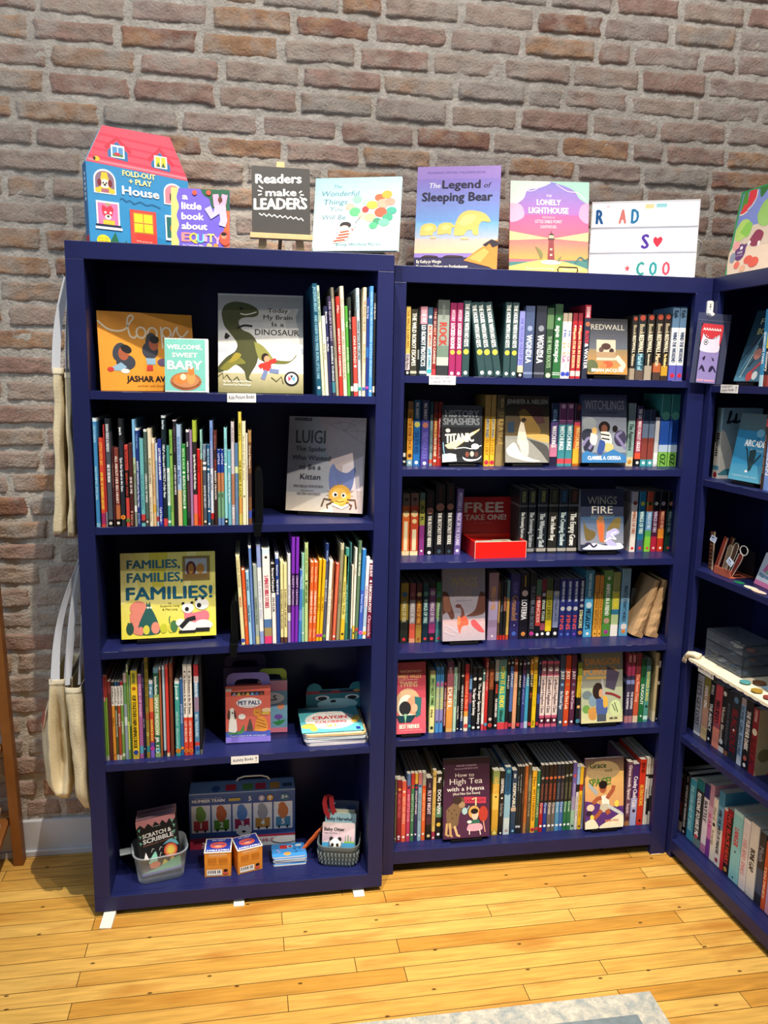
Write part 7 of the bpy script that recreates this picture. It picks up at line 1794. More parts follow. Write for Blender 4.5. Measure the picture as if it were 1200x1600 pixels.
tr += '\nTLB .03 .86 .055 .30 #eef2f4 NUMBER TRAIN\nTL .06 .925 .02 .24 #c8d0e0 Shaped Number Puzzle\nR .37 .86 .48 .91 #c8b04a\nTCB .57 .85 .085 0 #e8f0f4 5\nE .68 .885 .03 .055 #b8a8c0\nTCB .68 .85 .07 0 #f4f4f4 8\nE .76 .885 .03 .055 #d8a84a\nTCB .76 .85 .07 0 #f4f4f4 9\nE .90 .885 .045 .065 #3a7a94\nTCB .90 .86 .06 .06 #e8f4f4 3+\nTCB .16 .05 .08 .09 #f2d8d8 30\nTC .16 .02 .02 .1 #f2d8d8 pieces\nE .51 .30 .075 .09 #f0f0ee\nE .48 .38 .022 .03 #f0f0ee\nE .54 .38 .022 .03 #f0f0ee\nE .51 .29 .02 .022 #26282c\nTLB .66 .09 .05 .26 #a82c44 135-23 cm\nE .5 .1 .1 .06 #e8ecf0\nE .36 .09 .1 .07 #e8ecf0\nE .9 .1 .12 .06 #e8ecf0'
mb = MB(); card(mb, (0, 0, 0), (1, 0, 0), (0, 0, 1), W, H, .075, '#3a5a9a', tr); mb.build('box', t)
mb = MB(); hz = .022; mb.add([(0, 0, H), (W, 0, H), (W, .075, H), (0, .075, H), (.004, .034, H+hz*1.25), (W-.004, .034, H+hz*1.25), (W-.004, .041, H+hz*1.25), (.004, .041, H+hz*1.25)], [(4, 5, 6, 7), (0, 1, 5, 4), (1, 2, 6, 5), (2, 3, 7, 6), (3, 0, 4, 7)], '#5a78a8')
lid_n = math.hypot(.034, hz*1.25)
art(mb, (0, 0, H), (1, 0, 0), (0, .034/lid_n, hz*1.25/lid_n), W, lid_n, 'R 0 0 1 .08 #e8ecf0\nE .25 .4 .04 .25 #2a4a8a\nR .34 .2 .44 .7 #a82c3c\nR .5 .2 .6 .7 #4a7a3c\nR .62 .2 .72 .7 #9a2c44\nR .76 .2 .85 .7 #a87a3a\nR .88 .3 .97 .6 #2a3a5a'); mb.build('folded_top', t)
mb = MB(); mb.tube([(W*.44, .0345, H+hz*1.1), (W*.46, .03, H+hz*1.7), (W*.52, .026, H+hz*2.1), (W*.6, .024, H+hz*2.15), (W*.68, .026, H+hz*2.1), (W*.74, .03, H+hz*1.7), (W*.76, .0345, H+hz*1.1)], .003, mat('#dfe4e4', .4)); mb.build('handle', t, smooth=True)
# orange boxes
def cube_box(pl, pr, yl, yr, py, lab, yaw_fix=None):
    A = onz(*pl, ZB); A.y = yl; A.x = FL.col(pl[0], yl, ZB); B = Vector((FL.col(pr[0], yr, ZB), yr, ZB)); W = (B-A).length; H = FL.hgt(A.x, yl, py)-ZB
    t = thing('puzzle_cube_box', lab, 'small box', (A.x, A.y, ZB+.0004), (0, 0, math.atan2(B.y-A.y, B.x-A.x)), 'small orange boxes with blue lids')
    mb = MB(); card(mb, (0, 0, 0), (1, 0, 0), (0, 0, 1), W, H, .078, '#d88a2f', '''
TCB .5 .90 .045 .66 #f4e0c0 JUMBLE JUMBLE
TC .5 .85 .03 .56 #f4e0c0 find & match game
R .12 .5 .46 .78 #c87a24
R .54 .5 .88 .78 #c87a24
TL .13 .72 .03 .32 #8a4c10 place the cards
TL .13 .66 .03 .32 #8a4c10 face up and find
TL .13 .60 .03 .3 #8a4c10 the pairs to win
TL .55 .72 .03 .32 #8a4c10 place the cards
TL .55 .66 .03 .32 #8a4c10 face up and find
TL .55 .60 .03 .3 #8a4c10 the pairs to win
R .08 .06 .66 .30 #f0ece4
L .03 #1c1a1c .14,.14 .14,.27
L .015 #1c1a1c .19,.14 .19,.27
L .03 #1c1a1c .24,.14 .24,.27
L .015 #1c1a1c .29,.14 .29,.27
L .03 #1c1a1c .33,.14 .33,.27
L .04 #1c1a1c .40,.14 .40,.27
L .03 #1c1a1c .50,.14 .50,.27
L .04 #1c1a1c .57,.14 .57,.27
E .80 .25 .08 .06 #2c1418
E .80 .13 .1 .06 #d85a4a
'''); mb.build('carton', t)
    mb = MB(); mb.box((-.0012, -.0012, H), (W+.0012, .0792, H+.003), mat('#eae4d8')); art(mb, (0, 0, H+.003), (1, 0, 0), (0, 1, 0), W, .078, 'R .03 .03 .97 .97 #2a3a9a\nTCB .5 .82 .08 .5 #f0f0f8 MY FIRST\nE .5 .5 .32 .24 #e0604a\nR .24 .52 .76 .57 #2a3a9a\nE .5 .42 .14 .08 #f0a088\nTCB .5 .08 .10 .86 #f0f0f8 JUMBLE JUMBLE'); mb.build('lid', t)
cube_box((320, 1370), (361, 1368), .060, .056, 1334, 'orange box with blue lid, left of the pair, on the bottom shelf')
cube_box((372, 1366), (410, 1358), .058, .080, 1331, 'orange box with blue lid, right of the pair and turned slightly')
# board-book stack
for i in range(5):
    x0 = FL.col(427, .082, ZB); W = FL.col(479, .082, ZB)-x0
    t = thing('board_book', ['lowest', 'second lowest', 'middle', 'second highest', 'topmost blue-covered'][i]+' board book of the short stack on the bottom shelf', 'book', (x0+[0, .003, -.001, .002, -.003][i], .084+[0, .002, .001, -.001, .001][i], ZB+.0002+i*.0068), (0, 0, [.0, .02, -.01, .01, .015][i]), 'stacked board books')
    for nm, za, zb, c in (('back_cover', 0, .001, '#2f6ab8'), ('pages', .001, .0054, '#eeeae0'), ('cover', .0054, .0064, '#3f8fd8')):
        mb = MB(); mb.prism(rrect(W/2, .038, W, .076, .007, 4), za, zb, mat(c))
        if nm == 'cover' and i == 4: art(mb, (0, 0, zb), (1, 0, 0), (0, 1, 0), W, .076, 'R .25 .6 .48 .88 #c83a3a\nE .56 .74 .09 .11 #d8e4f0\nE .56 .74 .06 .08 #a83a4a\nE .82 .8 .1 .08 #e8eef4\nE .46 .2 .11 .13 #f0a04a\nL .01 #8a4a10 .4,.2 .52,.2\nP #1c3a7a .65,.5 .72,.6 .72,.45\nP #1c3a7a .68,.3 .78,.38 .74,.26\nP #1c3a7a .8,.55 .86,.62 .87,.5\nE .18 .5 .03 .03 #f0a0b8\nE .24 .4 .02 .02 #f0e0a0\nE .2 .3 .03 .03 #b0a0e0')
        mb.build(nm, t)
# woven basket with puppet books
bc = Vector((FL.col(530, .105, ZB), .108, ZB)); byaw = -.22
t = thing('woven_basket', 'small grey woven plastic basket holding puppet board books', 'basket', bc, (0, 0, byaw)); BG = mat('#5c686c', .5)
mb = MB(); bw, bd, bh = .118, .10, .075
R = [[(x, y, z) for x, y in rrect(0, 0, bw+2*e, bd+2*e, .022+e)] for z, e in ((0, 0), (.004, .001), (bh-.012, .010), (bh-.012, .0125), (bh, .0135), (bh, .009), (bh-.013, .0075), (.005, -.002))]
mb.loft(R, BG, True, True); mb.build('body', t, smooth=False)
mb = MB(); 
for rr_ in range(3):
    z = .016+rr_*.015
    for k, (x, y) in enumerate(rrect(0, 0, bw+.009+rr_*.004, bd+.009+rr_*.004, .025, 5)):
        pass
    ring = rrect(0, 0, bw+.011+rr_*.004, bd+.011+rr_*.004, .025, 3); n = len(ring)
    per = []
    for k in range(n):
        a, b = Vector(ring[k]), Vector(ring[(k+1) % n]); L = (b-a).length; m_ = max(1, int(L/.011))
        per += [a+(b-a)*(j/m_) for j in range(m_)]
    for k, p in enumerate(per):
        mb.box((p.x-.0028, p.y-.0028, z-.005), (p.x+.0028, p.y+.0028, z+.005), mat('#6f7c80', .5))
mb.build('weave', t)
bm_ = Matrix.Translation(bc)@Matrix.Rotation(byaw, 4, 'Z')
def inbasket(nm, lab, dx, dy, w_, h_, th, base, scr, lean, cat='book', dz=.008, tilt=0):
    p = bm_@Vector((dx, dy, dz)); t = thing(nm, lab, cat, p, (math.radians(-lean), tilt, byaw), 'books in the grey basket')
    mb = MB(); card(mb, (0, 0, 0), (1, 0, 0), (0, 0, 1), w_, h_, .002, base, scr); mb.build('cover', t)
    mb = MB(); card(mb, (.001, .0023, .001), (1, 0, 0), (0, 0, 1), w_-.002, h_-.002, th, '#e6e2d8', ''); mb.build('pages', t); return t
t = inbasket('puppet_book', 'pink-skied otter board book with a plush face, front of basket', -.056, -.040, .110, .128, .012, '#d8c4cc', '''
G .55 1 #d8b8c8 #e8d8dc
R 0 .0 1 .5 #4a9ac8
Q #8ac04a 0,0 .2,.1 .26,.0
P #8ac04a .0,.0 .0,.3 .25,.02
Q #7a5040 .6,.0 .7,.14 .85,.2 1,.12 1,0
L .02 #3a7a4a .72,.5 .72,.68
L .03 #4a8a4a .80,.5 .80,.7
L .02 #3a7a4a .88,.5 .88,.66
R .68 .5 1 .54 #8ac04a
TLB .06 .80 .09 .62 #2c2c34 Baby Otter
TL .06 .73 .03 .4 #5a5a64 Finger Puppet Book
''', 14)
q = MB(); 
def ball(mb, c, rx, ry, rz, m, n=10, k=6):
    R = []
    for j in range(1, k):
        a = math.pi*j/k-1.5708; R.append([(c[0]+rx*math.cos(a)*math.cos(6.2832*i/n), c[1]+ry*math.cos(a)*math.sin(6.2832*i/n), c[2]+rz*math.sin(a)) for i in range(n)])
    mb.loft(R, m, True, True)
FUR = mat('#e8e2da', .95); DK = mat('#1a1a1c', .9)
ball(q, (.046, -.012, .062), .021, .016, .020, FUR); ball(q, (.032, -.010, .079), .007, .006, .007, DK); ball(q, (.060, -.010, .079), .007, .006, .007, DK)
ball(q, (.038, -.026, .065), .005, .003, .006, DK); ball(q, (.054, -.026, .065), .005, .003, .006, DK); ball(q, (.047, -.028, .056), .004, .003, .003, DK); q.build('puppet_head', t, smooth=True)
inbasket('puppet_book', 'pale blue narwhal board book behind the otter book in the basket', -.050, -.022, .106, .152, .010, '#9cc4d0', 'TLB .06 .84 .075 .8 #2a3a44 Baby Narwhal\nG 0 .5 #6aa8c8 #8abcd0', 14)
inbasket('board_book', 'cream board book standing behind the narwhal book', -.046, -.008, .096, .158, .006, '#a8aa94', 'R .0 .9 .7 1 #b8b49a', 13)
inbasket('board_book', 'brown-pink board book behind the cream one in the basket', -.020, .004, .074, .150, .006, '#8a5a54', '', 13)
inbasket('hanging_pack', 'tall dark blue pack at the back of the basket', -.044, .018, .105, .176, .004, '#24385a', 'E .2 .94 .03 .02 #c8d0d8\nR .1 .5 .9 .85 #2c4a6a', 12, 'pack')
mb = MB(); p = bm_@Vector((-.046, .004, .150))
pts = [p+Vector(v) for v in ((.02, .006, -.02), (.0, .002, .012), (-.006, .0, .05), (.0, .0, .076), (.016, .0, .07), (.02, .004, .03), (.03, .006, .0))]
RED = mat('#9a1c2c', .6); hw = .009
vs = []; 
for a in pts: vs += [a+Vector((-hw*.9, -.003, 0)), a+Vector((hw*.9, .003, 0))]
mb.add(vs, [(2*i, 2*i+1, 2*i+3, 2*i+2) for i in range(len(pts)-1)], RED); o = mb.build('ribbon_strap'); sm = o.modifiers.new('solid', 'SOLIDIFY'); sm.thickness = .0015; tag(o, 'dark red fabric strap standing up behind the basket books', 'strap')
mb = MB(); p0 = Vector((FL.col(474, .125, ZB+.05), .125, ZB+.032)); p1 = Vector((FL.col(502, .165, ZB+.08), .165, ZB+.075))
d = p1-p0; OR = '#d8622a'
R = []; 
for f, r1, r2 in ((-.12, .003, .003), (0, .004, .009), (.12, .010, .007), (.3, .006, .012), (.5, .011, .009), (.75, .010, .012), (1.0, .012, .009), (1.3, .012, .010)):
    c = p0+d*f; R.append([c+Vector((-r1*.4*math.cos(6.2832*k/8), .5*r1*math.sin(6.2832*k/8), r2*math.cos(6.2832*k/8+.6))) for k in range(8)])
mb.loft(R, OR, True, True); o = mb.build('orange_fabric_toy', smooth=True); tag(o, 'crumpled orange fabric toy lying between the stack and the basket', 'toy')

# ------------------------------------------------------------------ red giveaway box on the third shelf of the middle case
z = MZ[2]; A = FM.at(FM.col(741.7, .042, z), .042, z); B = FM.at(FM.col(821.5, .050, z), .050, z); W = (B-A).length; yaw = math.atan2(B.y-A.y, B.x-A.x)
Hf = FM.hgt(FM.col(741.7, .042, z), .042, 847.5)-z; D = .150; RD = mat('#d8160f', .45); RI = mat('#b01418', .5)
t = thing('giveaway_box', 'open red cardboard box with FREE TAKE ONE on its lid', 'box', A, (0, 0, yaw)); wl = .003
mb = MB(); mb.box((0, 0, 0), (W, wl, Hf), RD); mb.box((0, wl, 0), (wl, D, Hf), RD); mb.box((W-wl, wl, 0), (W, D, Hf), RD); mb.box((wl, D-wl, 0), (W-wl, D, Hf), RD); mb.box((wl, wl, 0), (W-wl, D-wl, .002), RI)
EDG = mat('#e8c8b8', .7); mb.box((-.0006, -.0006, 0), (.0006, .0006, Hf), EDG); mb.box((W-.0006, -.0006, 0), (W+.0006, .0006, Hf), EDG); mb.box((0, -.0004, Hf), (W, wl, Hf+.0008), EDG); mb.build('tray', t)
lid = MB(); Hl_ = FM.hgt(FM.col(741.7, .195, z), .195, 777)-z-Hf; card(lid, (0, D+.001, Hf), (1, 0, 0), (0, .06, 1), W, Hl_, .003, '#a8141c', 'TLB .05 .58 .28 .78 #cbbcb8 FREE\nTLB .05 .37 .15 .84 #cbbcb8 TAKE ONE!\nTL .24 .27 .04 .36 #b86a6a from your friends'); lid.build('lid', t)
bm2 = Matrix.Translation(A)@Matrix.Rotation(yaw, 4, 'Z'); rr = random.Random(8)
for i in range(14):
    w2, d2 = rr.uniform(.06, .075), rr.uniform(.09, .11); p = bm2@Vector((wl+.004+rr.uniform(0, W-2*wl-w2-.010), wl+.006+rr.uniform(0, D-2*wl-d2-.012), .0026+i*.0026))
    c = ['#d8d4c4', '#a8b890', '#e4e0d8', '#c0a0a0', '#28302c', '#e0dcd0', '#c8d8b8'][i % 7]
    mb = MB(); mb.box((0, 0, 0), (w2, d2, .0018), mat(c))
    if i > 7: art(mb, (0, 0, .0018), (1, 0, 0), (0, 1, 0), w2, d2, rr.choice(['R .1 .1 .9 .5 #7a9a6a\nR .1 .6 .6 .8 #3a3a3c', 'R .0 .0 1 .4 #2a3028\nE .6 .7 .2 .15 #c87a7a', 'R .1 .6 .9 .9 #a8545a\nR .1 .2 .5 .5 #d8d0a8']))
    o = mb.build('giveaway_booklet'); o.location = p; o.rotation_euler = (0, 0, yaw+rr.uniform(-.03, .03))
    tag(o, 'thin booklet lying in the pile inside the open red giveaway box', 'booklet', 'booklets piled in the red box')
# ------------------------------------------------------------------ kraft parcels
def parcel(x0, x1, tx0, tx1, ty0, lab, o, seed):
    z = MZ[3]; s0, s1 = FM.col(x0, o, z), FM.col(x1, o, z); a, zt = FM.hit(tx0, ty0, o); b, _ = FM.hit(tx1, ty0, o); r = random.Random(seed)
    m = mat('#b5926a', .75, 0, .16, 40, .25, bump=.35); lean = math.atan2((a+b)/2-(s0+s1)/2, zt-z); h = (zt-z)/math.cos(lean); w0, w1 = (s1-s0), (b-a)*.85
    t = thing('kraft_parcel', lab, 'parcel', FM.at(s0, o, z+max(0, math.sin(lean)*w0)), (0, lean, FM.a), 'brown paper wrapped books'); mb = MB()
    R = []; D = .13
    for k in range(13):
        f = k/12; w_ = w0+(w1-w0)*f; bulge = math.sin(math.pi*min(1, f*1.08))*.008
        c = w0/2+(r.uniform(-.0012, .0012) if 0 < k < 12 else 0)
        R.append([(c-w_/2-bulge*.6, .004, h*f), (c-w_*.1, -.003+r.uniform(-.002, .002), h*f), (c+w_*.25, -.002+r.uniform(-.002, .002), h*f), (c+w_/2+bulge*.2, .006, h*f), (c+w_/2, D*.9, h*f), (c, D, h*f), (c-w_/2-bulge*.6, D*.9, h*f)])
    mb.loft(R, m, True, True); mb.build('wrapping', t, smooth=False)
    mb = MB(); mb.add([(w0*.15, -.0042, .0), (w0*.95, -.0035, .0), (w0*.98, -.0045, h*.06), (w0*.55, -.0062, h*.13), (w0*.45, -.0060, h*.11)], [(0, 1, 2, 3, 4)], mat('#a5825c', .75, 0, .16, 40, .25)); mb.build('folded_corner', t)
parcel(986, 1003.5, 1025, 1034, 910, 'brown paper parcel leaning right, the left of the two parcels', .072, 3)
parcel(1009, 1027, 1036, 1046, 908, 'brown paper parcel leaning beside the right post, right of the other parcel', .070, 4)
z = MZ[3]; mb = MB(); a = FM.col(984.5, .105, z); card(mb, (0, 0, 0), (1, 0, 0), (0, 0, 1), .058, .165, .003, '#8f9096', 'R .1 .5 .5 .8 #6a4a50\nR .7 .3 1 .6 #d8dce4')
o = mb.build('grey_card'); o.location = FM.at(a, .125, z+.0005); o.rotation_euler = (math.radians(-14), math.radians(9), FM.a); tag(o, 'grey card leaning behind the brown paper parcels', 'card')

# ------------------------------------------------------------------ tote bags on hooks at the left side of the tall case
CANV = mat('#d9cba9', .92, 0, .10, 160, .1, bump=.25); CANV2 = mat('#c9cfda', .9, 0, .06, 160, .1)
def ribbon(mb, pts, wv, m, th=.0016):
    pts = [Vector(p) for p in pts]; vs = []
    for i, p in enumerate(pts):
        t = (pts[min(i+1, len(pts)-1)]-pts[max(i-1, 0)]).normalized(); w_ = Vector(wv[i] if isinstance(wv, list) else wv); n = t.cross(w_).normalized()*th/2
        vs += [p-w_/2-n, p+w_/2-n, p+w_/2+n, p-w_/2+n]
    fs = []
    for i in range(len(pts)-1): fs += [(4*i+k, 4*i+(k+1) % 4, 4*i+4+(k+1) % 4, 4*i+4+k) for k in range(4)]
    fs += [(3, 2, 1, 0), tuple(4*(len(pts)-1)+k for k in range(4))]; mb.add(vs, fs, m)
def hook(y, z, lab):
    mb = MB(); m = mat('#c8c8cc', .3, .8); mb.box((-.004, y-.010, z-.025), (-.0006, y+.010, z+.025), m); mb.tube([(-.004, y, z+.0), (-.018, y, z-.006), (-.026, y, z-.002), (-.028, y, z+.010)], .003, m); tag(mb.build('wall_hook'), lab, 'hook', 'hooks on the side of the tall bookcase')
def bag(rings, lab, straps, seed, printed=None):
    """rings from the hem down: (z, corners of the cross-section)"""
    t = thing('tote_bag', lab, 'tote bag', (0, 0, 0), group='cream canvas tote bags'); mb = MB(); E_ = 7
    zs = [r[0] for r in rings]; P = [r[1] for r in rings]; N = len(P[0]); full = []
    steps = []
    for i in range(len(rings)-1): steps += [(i, k/4) for k in range(4)]
    steps.append((len(rings)-2, 1.))
    R = []
    for i, f in steps:
        z = zs[i]+(zs[i+1]-zs[i])*f; c = [(a[0]+(b[0]-a[0])*f, a[1]+(b[1]-a[1])*f) for a, b in zip(P[i], P[i+1])]; ring = []
        for k in range(N):
            p0, p1, p2, p3 = c[k-1], c[k], c[(k+1) % N], c[(k+2) % N]
            for e in range(E_):
                u = e/E_; q = [p1[j]+(p2[j]-p1[j])*u+.25*u*(1-u)*((p2[j]-p0[j])*(1-u)-(p3[j]-p1[j])*u)*.5 for j in (0, 1)]
                w_ = noise.noise(Vector((q[0]*22, q[1]*14, z*11+seed)))*.0075+noise.noise(Vector((q[0]*60, q[1]*30, z*30+seed)))*.003
                w_ *= min(1, .25+(zs[0]-z)*9); ring.append((q[0]+w_*.7, q[1]+w_*.7, z))
        R.append(ring)
    inner = []
    for ring in R[:13]:
        cx = sum(p[0] for p in ring)/len(ring); cy = sum(p[1] for p in ring)/len(ring); inner.append([(x+(cx-x)*.07, y+(cy-y)*.02, z) for x, y, z in ring])
    mb.loft(R[::-1]+inner, CANV, True, True); mb.build('bag_body', t, smooth=True)
    hm = MB(); cx = sum(p[0] for p in R[0])/len(R[0]); cy = sum(p[1] for p in R[0])/len(R[0])
    def off(ring, d, dz): return [(x+math.copysign(d, x-cx), y+math.copysign(d, y-cy), z+dz) for x, y, z in ring]
    hm.loft([off(R[1], .0014, -.004), off(R[0], .0014, .0), off(R[0], .0005, .002), off(R[0], -.0016, .0006)], mat('#e2d7bb', .92, bump=.2), False, False); hm.build('hem', t, smooth=True)
    for st in straps:
        sm = MB(); ribbon(sm, st[0], st[1], CANV2); sm.build('strap', t)
    if printed:
        pm = MB(); pm.add(printed, [tuple(range(len(printed)))], '#b0504a'); pm.build('print', t)
def strap_curve(a, b, n=10, sag=.0):
    a, b = Vector(a), Vector(b); return [a+(b-a)*(i/n)+Vector((-sag*math.sin(math.pi*i/n), 0, 0)) for i in range(n+1)]
hook(.10, 1.955, 'metal hook under the top left corner of the tall case')
hook(.10, 1.135, 'metal hook halfway down the side of the tall case')
def flat(rows_): return [(z, [(xr, y0), ((xl+xr)/2, y0-.004), (xl, y0), (xl, (y0+y1)/2), (xl, y1), (xr, y1), (xr, (y0+y1)/2)]) for z, xl, xr, y0, y1 in rows_]
U = flat([(1.700, -.054, -.030, .045, .30), (1.66, -.056, -.034, .045, .30), (1.56, -.060, -.037, .045, .30), (1.45, -.062, -.045, .045, .30), (1.35, -.067, -.045, .045, .30), (1.27, -.072, -.049, .045, .30), (1.222, -.075, -.050, .05, .295)])
bag(U, 'flat cream tote hanging high beside the tall case, outer of the upper pair',
    [(strap_curve((-.048, .05, 1.69), (-.014, .10, 1.957), 12, .010), [(-.020, -.012, .003)]*13), (strap_curve((-.038, .20, 1.69), (-.014, .105, 1.957), 12, .004), [(.002, .022, 0)]*13)], 2)
U2 = flat([(1.688, -.024, -.004, .05, .30), (1.65, -.025, -.006, .05, .30), (1.56, -.028, -.011, .05, .30), (1.45, -.028, -.012, .05, .30), (1.35, -.030, -.010, .05, .30), (1.27, -.033, -.012, .05, .30), (1.214, -.037, -.018, .055, .295)])
bag(U2, 'flat cream tote against the case side, inner of the upper pair',
    [(strap_curve((-.020, .055, 1.68), (-.010, .098, 1.95), 12, .004), [(-.004, -.008, 0)]*13), (strap_curve((-.012, .06, 1.68), (-.008, .098, 1.95), 12, .003), [(-.003, -.008, 0)]*13)], 5)
def lower(z, fr, fm, fl, l, bl, br): return (z, [fr, fm, fl, l, bl, br])
Lw = [lower(.772, (-.066, .055), (-.088, .048), (-.110, .05), (-.112, .14), (-.112, .28), (-.066, .28)),
      lower(.735, (-.070, .055), (-.090, .052), (-.111, .048), (-.118, .14), (-.116, .28), (-.070, .28)),
      lower(.67, (-.070, .06), (-.094, .070), (-.114, .045), (-.138, .13), (-.136, .28), (-.070, .29)),
      lower(.60, (-.070, .06), (-.094, .090), (-.118, .042), (-.158, .12), (-.150, .28), (-.070, .29)),
      lower(.50, (-.070, .06), (-.096, .095), (-.121, .042), (-.158, .12), (-.150, .28), (-.070, .29)),
      lower(.43, (-.070, .055), (-.096, .070), (-.120, .045), (-.155, .12), (-.148, .28), (-.070, .29)),
      lower(.395, (-.072, .055), (-.092, .055), (-.112, .05), (-.138, .12), (-.130, .27), (-.074, .28)),
      lower(.376, (-.076, .07), (-.088, .07), (-.098, .07), (-.104, .12), (-.102, .26), (-.080, .26))]
bag(Lw, 'bulging cream tote with red print, outer of the lower pair',
    [(strap_curve((-.094, .05, .77), (-.012, .10, 1.137), 14, .022), [(-.024+.0012*i, -.010, .004) for i in range(15)]), (strap_curve((-.060, .06, .77), (-.012, .10, 1.137), 14, .006), [(-.020, -.008, .002)]*15)], 9,
    [(-.132, .066, .655), (-.146, .082, .60), (-.150, .090, .585), (-.150, .096, .63), (-.140, .090, .67)])
Lw2 = [lower(.752, (-.020, .03), (-.042, .026), (-.062, .035), (-.060, .14), (-.058, .26), (-.018, .26)),
      lower(.715, (-.014, .03), (-.038, .022), (-.061, .032), (-.060, .14), (-.058, .26), (-.014, .26)),
      lower(.64, (-.012, .03), (-.034, .018), (-.056, .030), (-.058, .14), (-.056, .27), (-.012, .27)),
      lower(.55, (-.010, .03), (-.030, .022), (-.050, .030), (-.055, .14), (-.054, .27), (-.010, .27)),
      lower(.46, (-.010, .03), (-.030, .018), (-.047, .030), (-.053, .14), (-.052, .27), (-.010, .27)),
      lower(.40, (-.008, .028), (-.026, .020), (-.043, .030), (-.050, .14), (-.048, .26), (-.009, .26)),
      lower(.358, (-.008, .03), (-.018, .028), (-.028, .035), (-.034, .14), (-.032, .25), (-.009, .25))]
bag(Lw2, 'cream tote hanging against the case side, inner of the lower pair',
    [(strap_curve((-.056, .035, .76), (-.010, .098, 1.13), 14, .008), [(-.012, -.008, .002)]*15), (strap_curve((-.022, .035, .76), (-.008, .098, 1.13), 14, -.004), [(-.006, -.006, 0)]*15)], 12)

# ------------------------------------------------------------------ wooden rack at the left edge
OAK = mat('#8a5526', .5, 0, .22, 24, .35, bump=.15)
t = thing('display_rack', 'brown wooden display rack cut off by the left edge, beside the baseboard', 'rack', (-.318, .325, 0), (0, -.028, 0))
mb = MB(); mb.box((-.006, -.010, 0), (.026, .030, 1.30), OAK); mb.build('front_post', t, bevel=.002)
mb = MB(); mb.box((-.046, -.190, 0), (-.020, -.150, 1.30), OAK)
mb = MB(); mb.box((-.62, -.010, 0), (-.59, .030, 1.30), OAK); mb.build('far_post', t, bevel=.002)
for zc, a0 in ((.405, .14), (.86, .04), (.13, .18)):
    mb = MB(); mb.add([(-.6, -a0, zc-.03), (-.012, -a0, zc-.03), (-.012, .02, zc+.02), (-.6, .02, zc+.02), (-.6, -a0, zc-.012), (-.012, -a0, zc-.012), (-.012, .02, zc+.038), (-.6, .02, zc+.038)], [(3, 2, 1, 0), (4, 5, 6, 7), (0, 1, 5, 4), (1, 2, 6, 5), (2, 3, 7, 6), (3, 0, 4, 7)], OAK); mb.build('shelf_board', t, bevel=.002)
def onrack(nm, lab, cat, loc, W, D, T, c, scr, rz):
    mb = MB(); mb.box((0, 0, 0), (W, D, T), mat('#e6e2da')); card(mb, (0, 0, T+.0008), (1, 0, 0), (0, 1, 0), W, D, .0007, c, scr); o = mb.build(nm); o.location = loc; o.rotation_euler = (math.radians(14), 0, rz); tag(o, lab, cat)
onrack('booklet', 'white booklet on the lowest board of the wooden rack', 'booklet', (-.53, .188, .150), .18, .10, .012, '#e4e0da', 'R .1 .1 .9 .3 #b8b8b0', -.05)
onrack('picture_book', 'dark teal and tan book on the wooden rack above the white booklet', 'book', (-.515, .245, .180), .16, .09, .008, '#3a5a6a', 'R .75 0 1 1 #b8703a\nR .82 .2 .9 .4 #2a1c18\nR .82 .6 .9 .8 #2a1c18', .05)

# ------------------------------------------------------------------ hook and bookmark on the corner post
sx = FM.col(1107, -.001, 1.9); zh = FM.hgt(sx, -.001, 482)
t = thing('adhesive_hook', 'white adhesive hook with an anchor mark on the corner post', 'hook', FM.at(sx, -.0006, zh), (0, 0, FM.a)); WH = mat('#e8e8e6', .35)
mb = MB(); mb.prism(rrect(0, .0, .021, .048, .007, 4), -.006, 0, WH, ax=1); mb.build('back_plate', t)
mb = MB(); mb.tube([(0, -.006, -.012), (-.001, -.014, -.020), (-.003, -.024, -.026), (-.003, -.031, -.018)], [.008, .0075, .007, .005], WH); mb.build('hook', t, smooth=True)
mb = MB(); art(mb, (-.010, -.006, -.022), (1, 0, 0), (0, 0, 1), .02, .044, 'L .09 #33343a .5,.2 .5,.72\nL .09 #33343a .28,.62 .72,.62\nS .09 #33343a .14,.36 .28,.2 .5,.16 .72,.2 .86,.36\nE .5 .78 .1 .05 #33343a'); mb.build('anchor_mark', t)
zb = FM.hgt(FM.col(1104, -.028, 1.70), -.028, 598); zt2 = FM.hgt(FM.col(1106, -.028, 1.85), -.028, 488); a = FM.col(1077, -.028, zb); b = FM.col(1128, -.028, zb)
t = thing('bookmark_pack', 'monster bookmark in a clear sleeve hanging on the corner post', 'bookmark', FM.at(a, -.030, zb), (0, math.radians(3.2), FM.a)); W = b-a; H = zt2-zb
mb = MB(); mb.box((0, 0, 0), (W, .0012, H), mat('#5a6080', .15, 0, .02, 30, .6, alpha=.35)); mb.box((0, -.0004, H*.89), (W, .0014, H*.905), mat('#6a7088', .3, alpha=.5)); mb.build('sleeve', t)
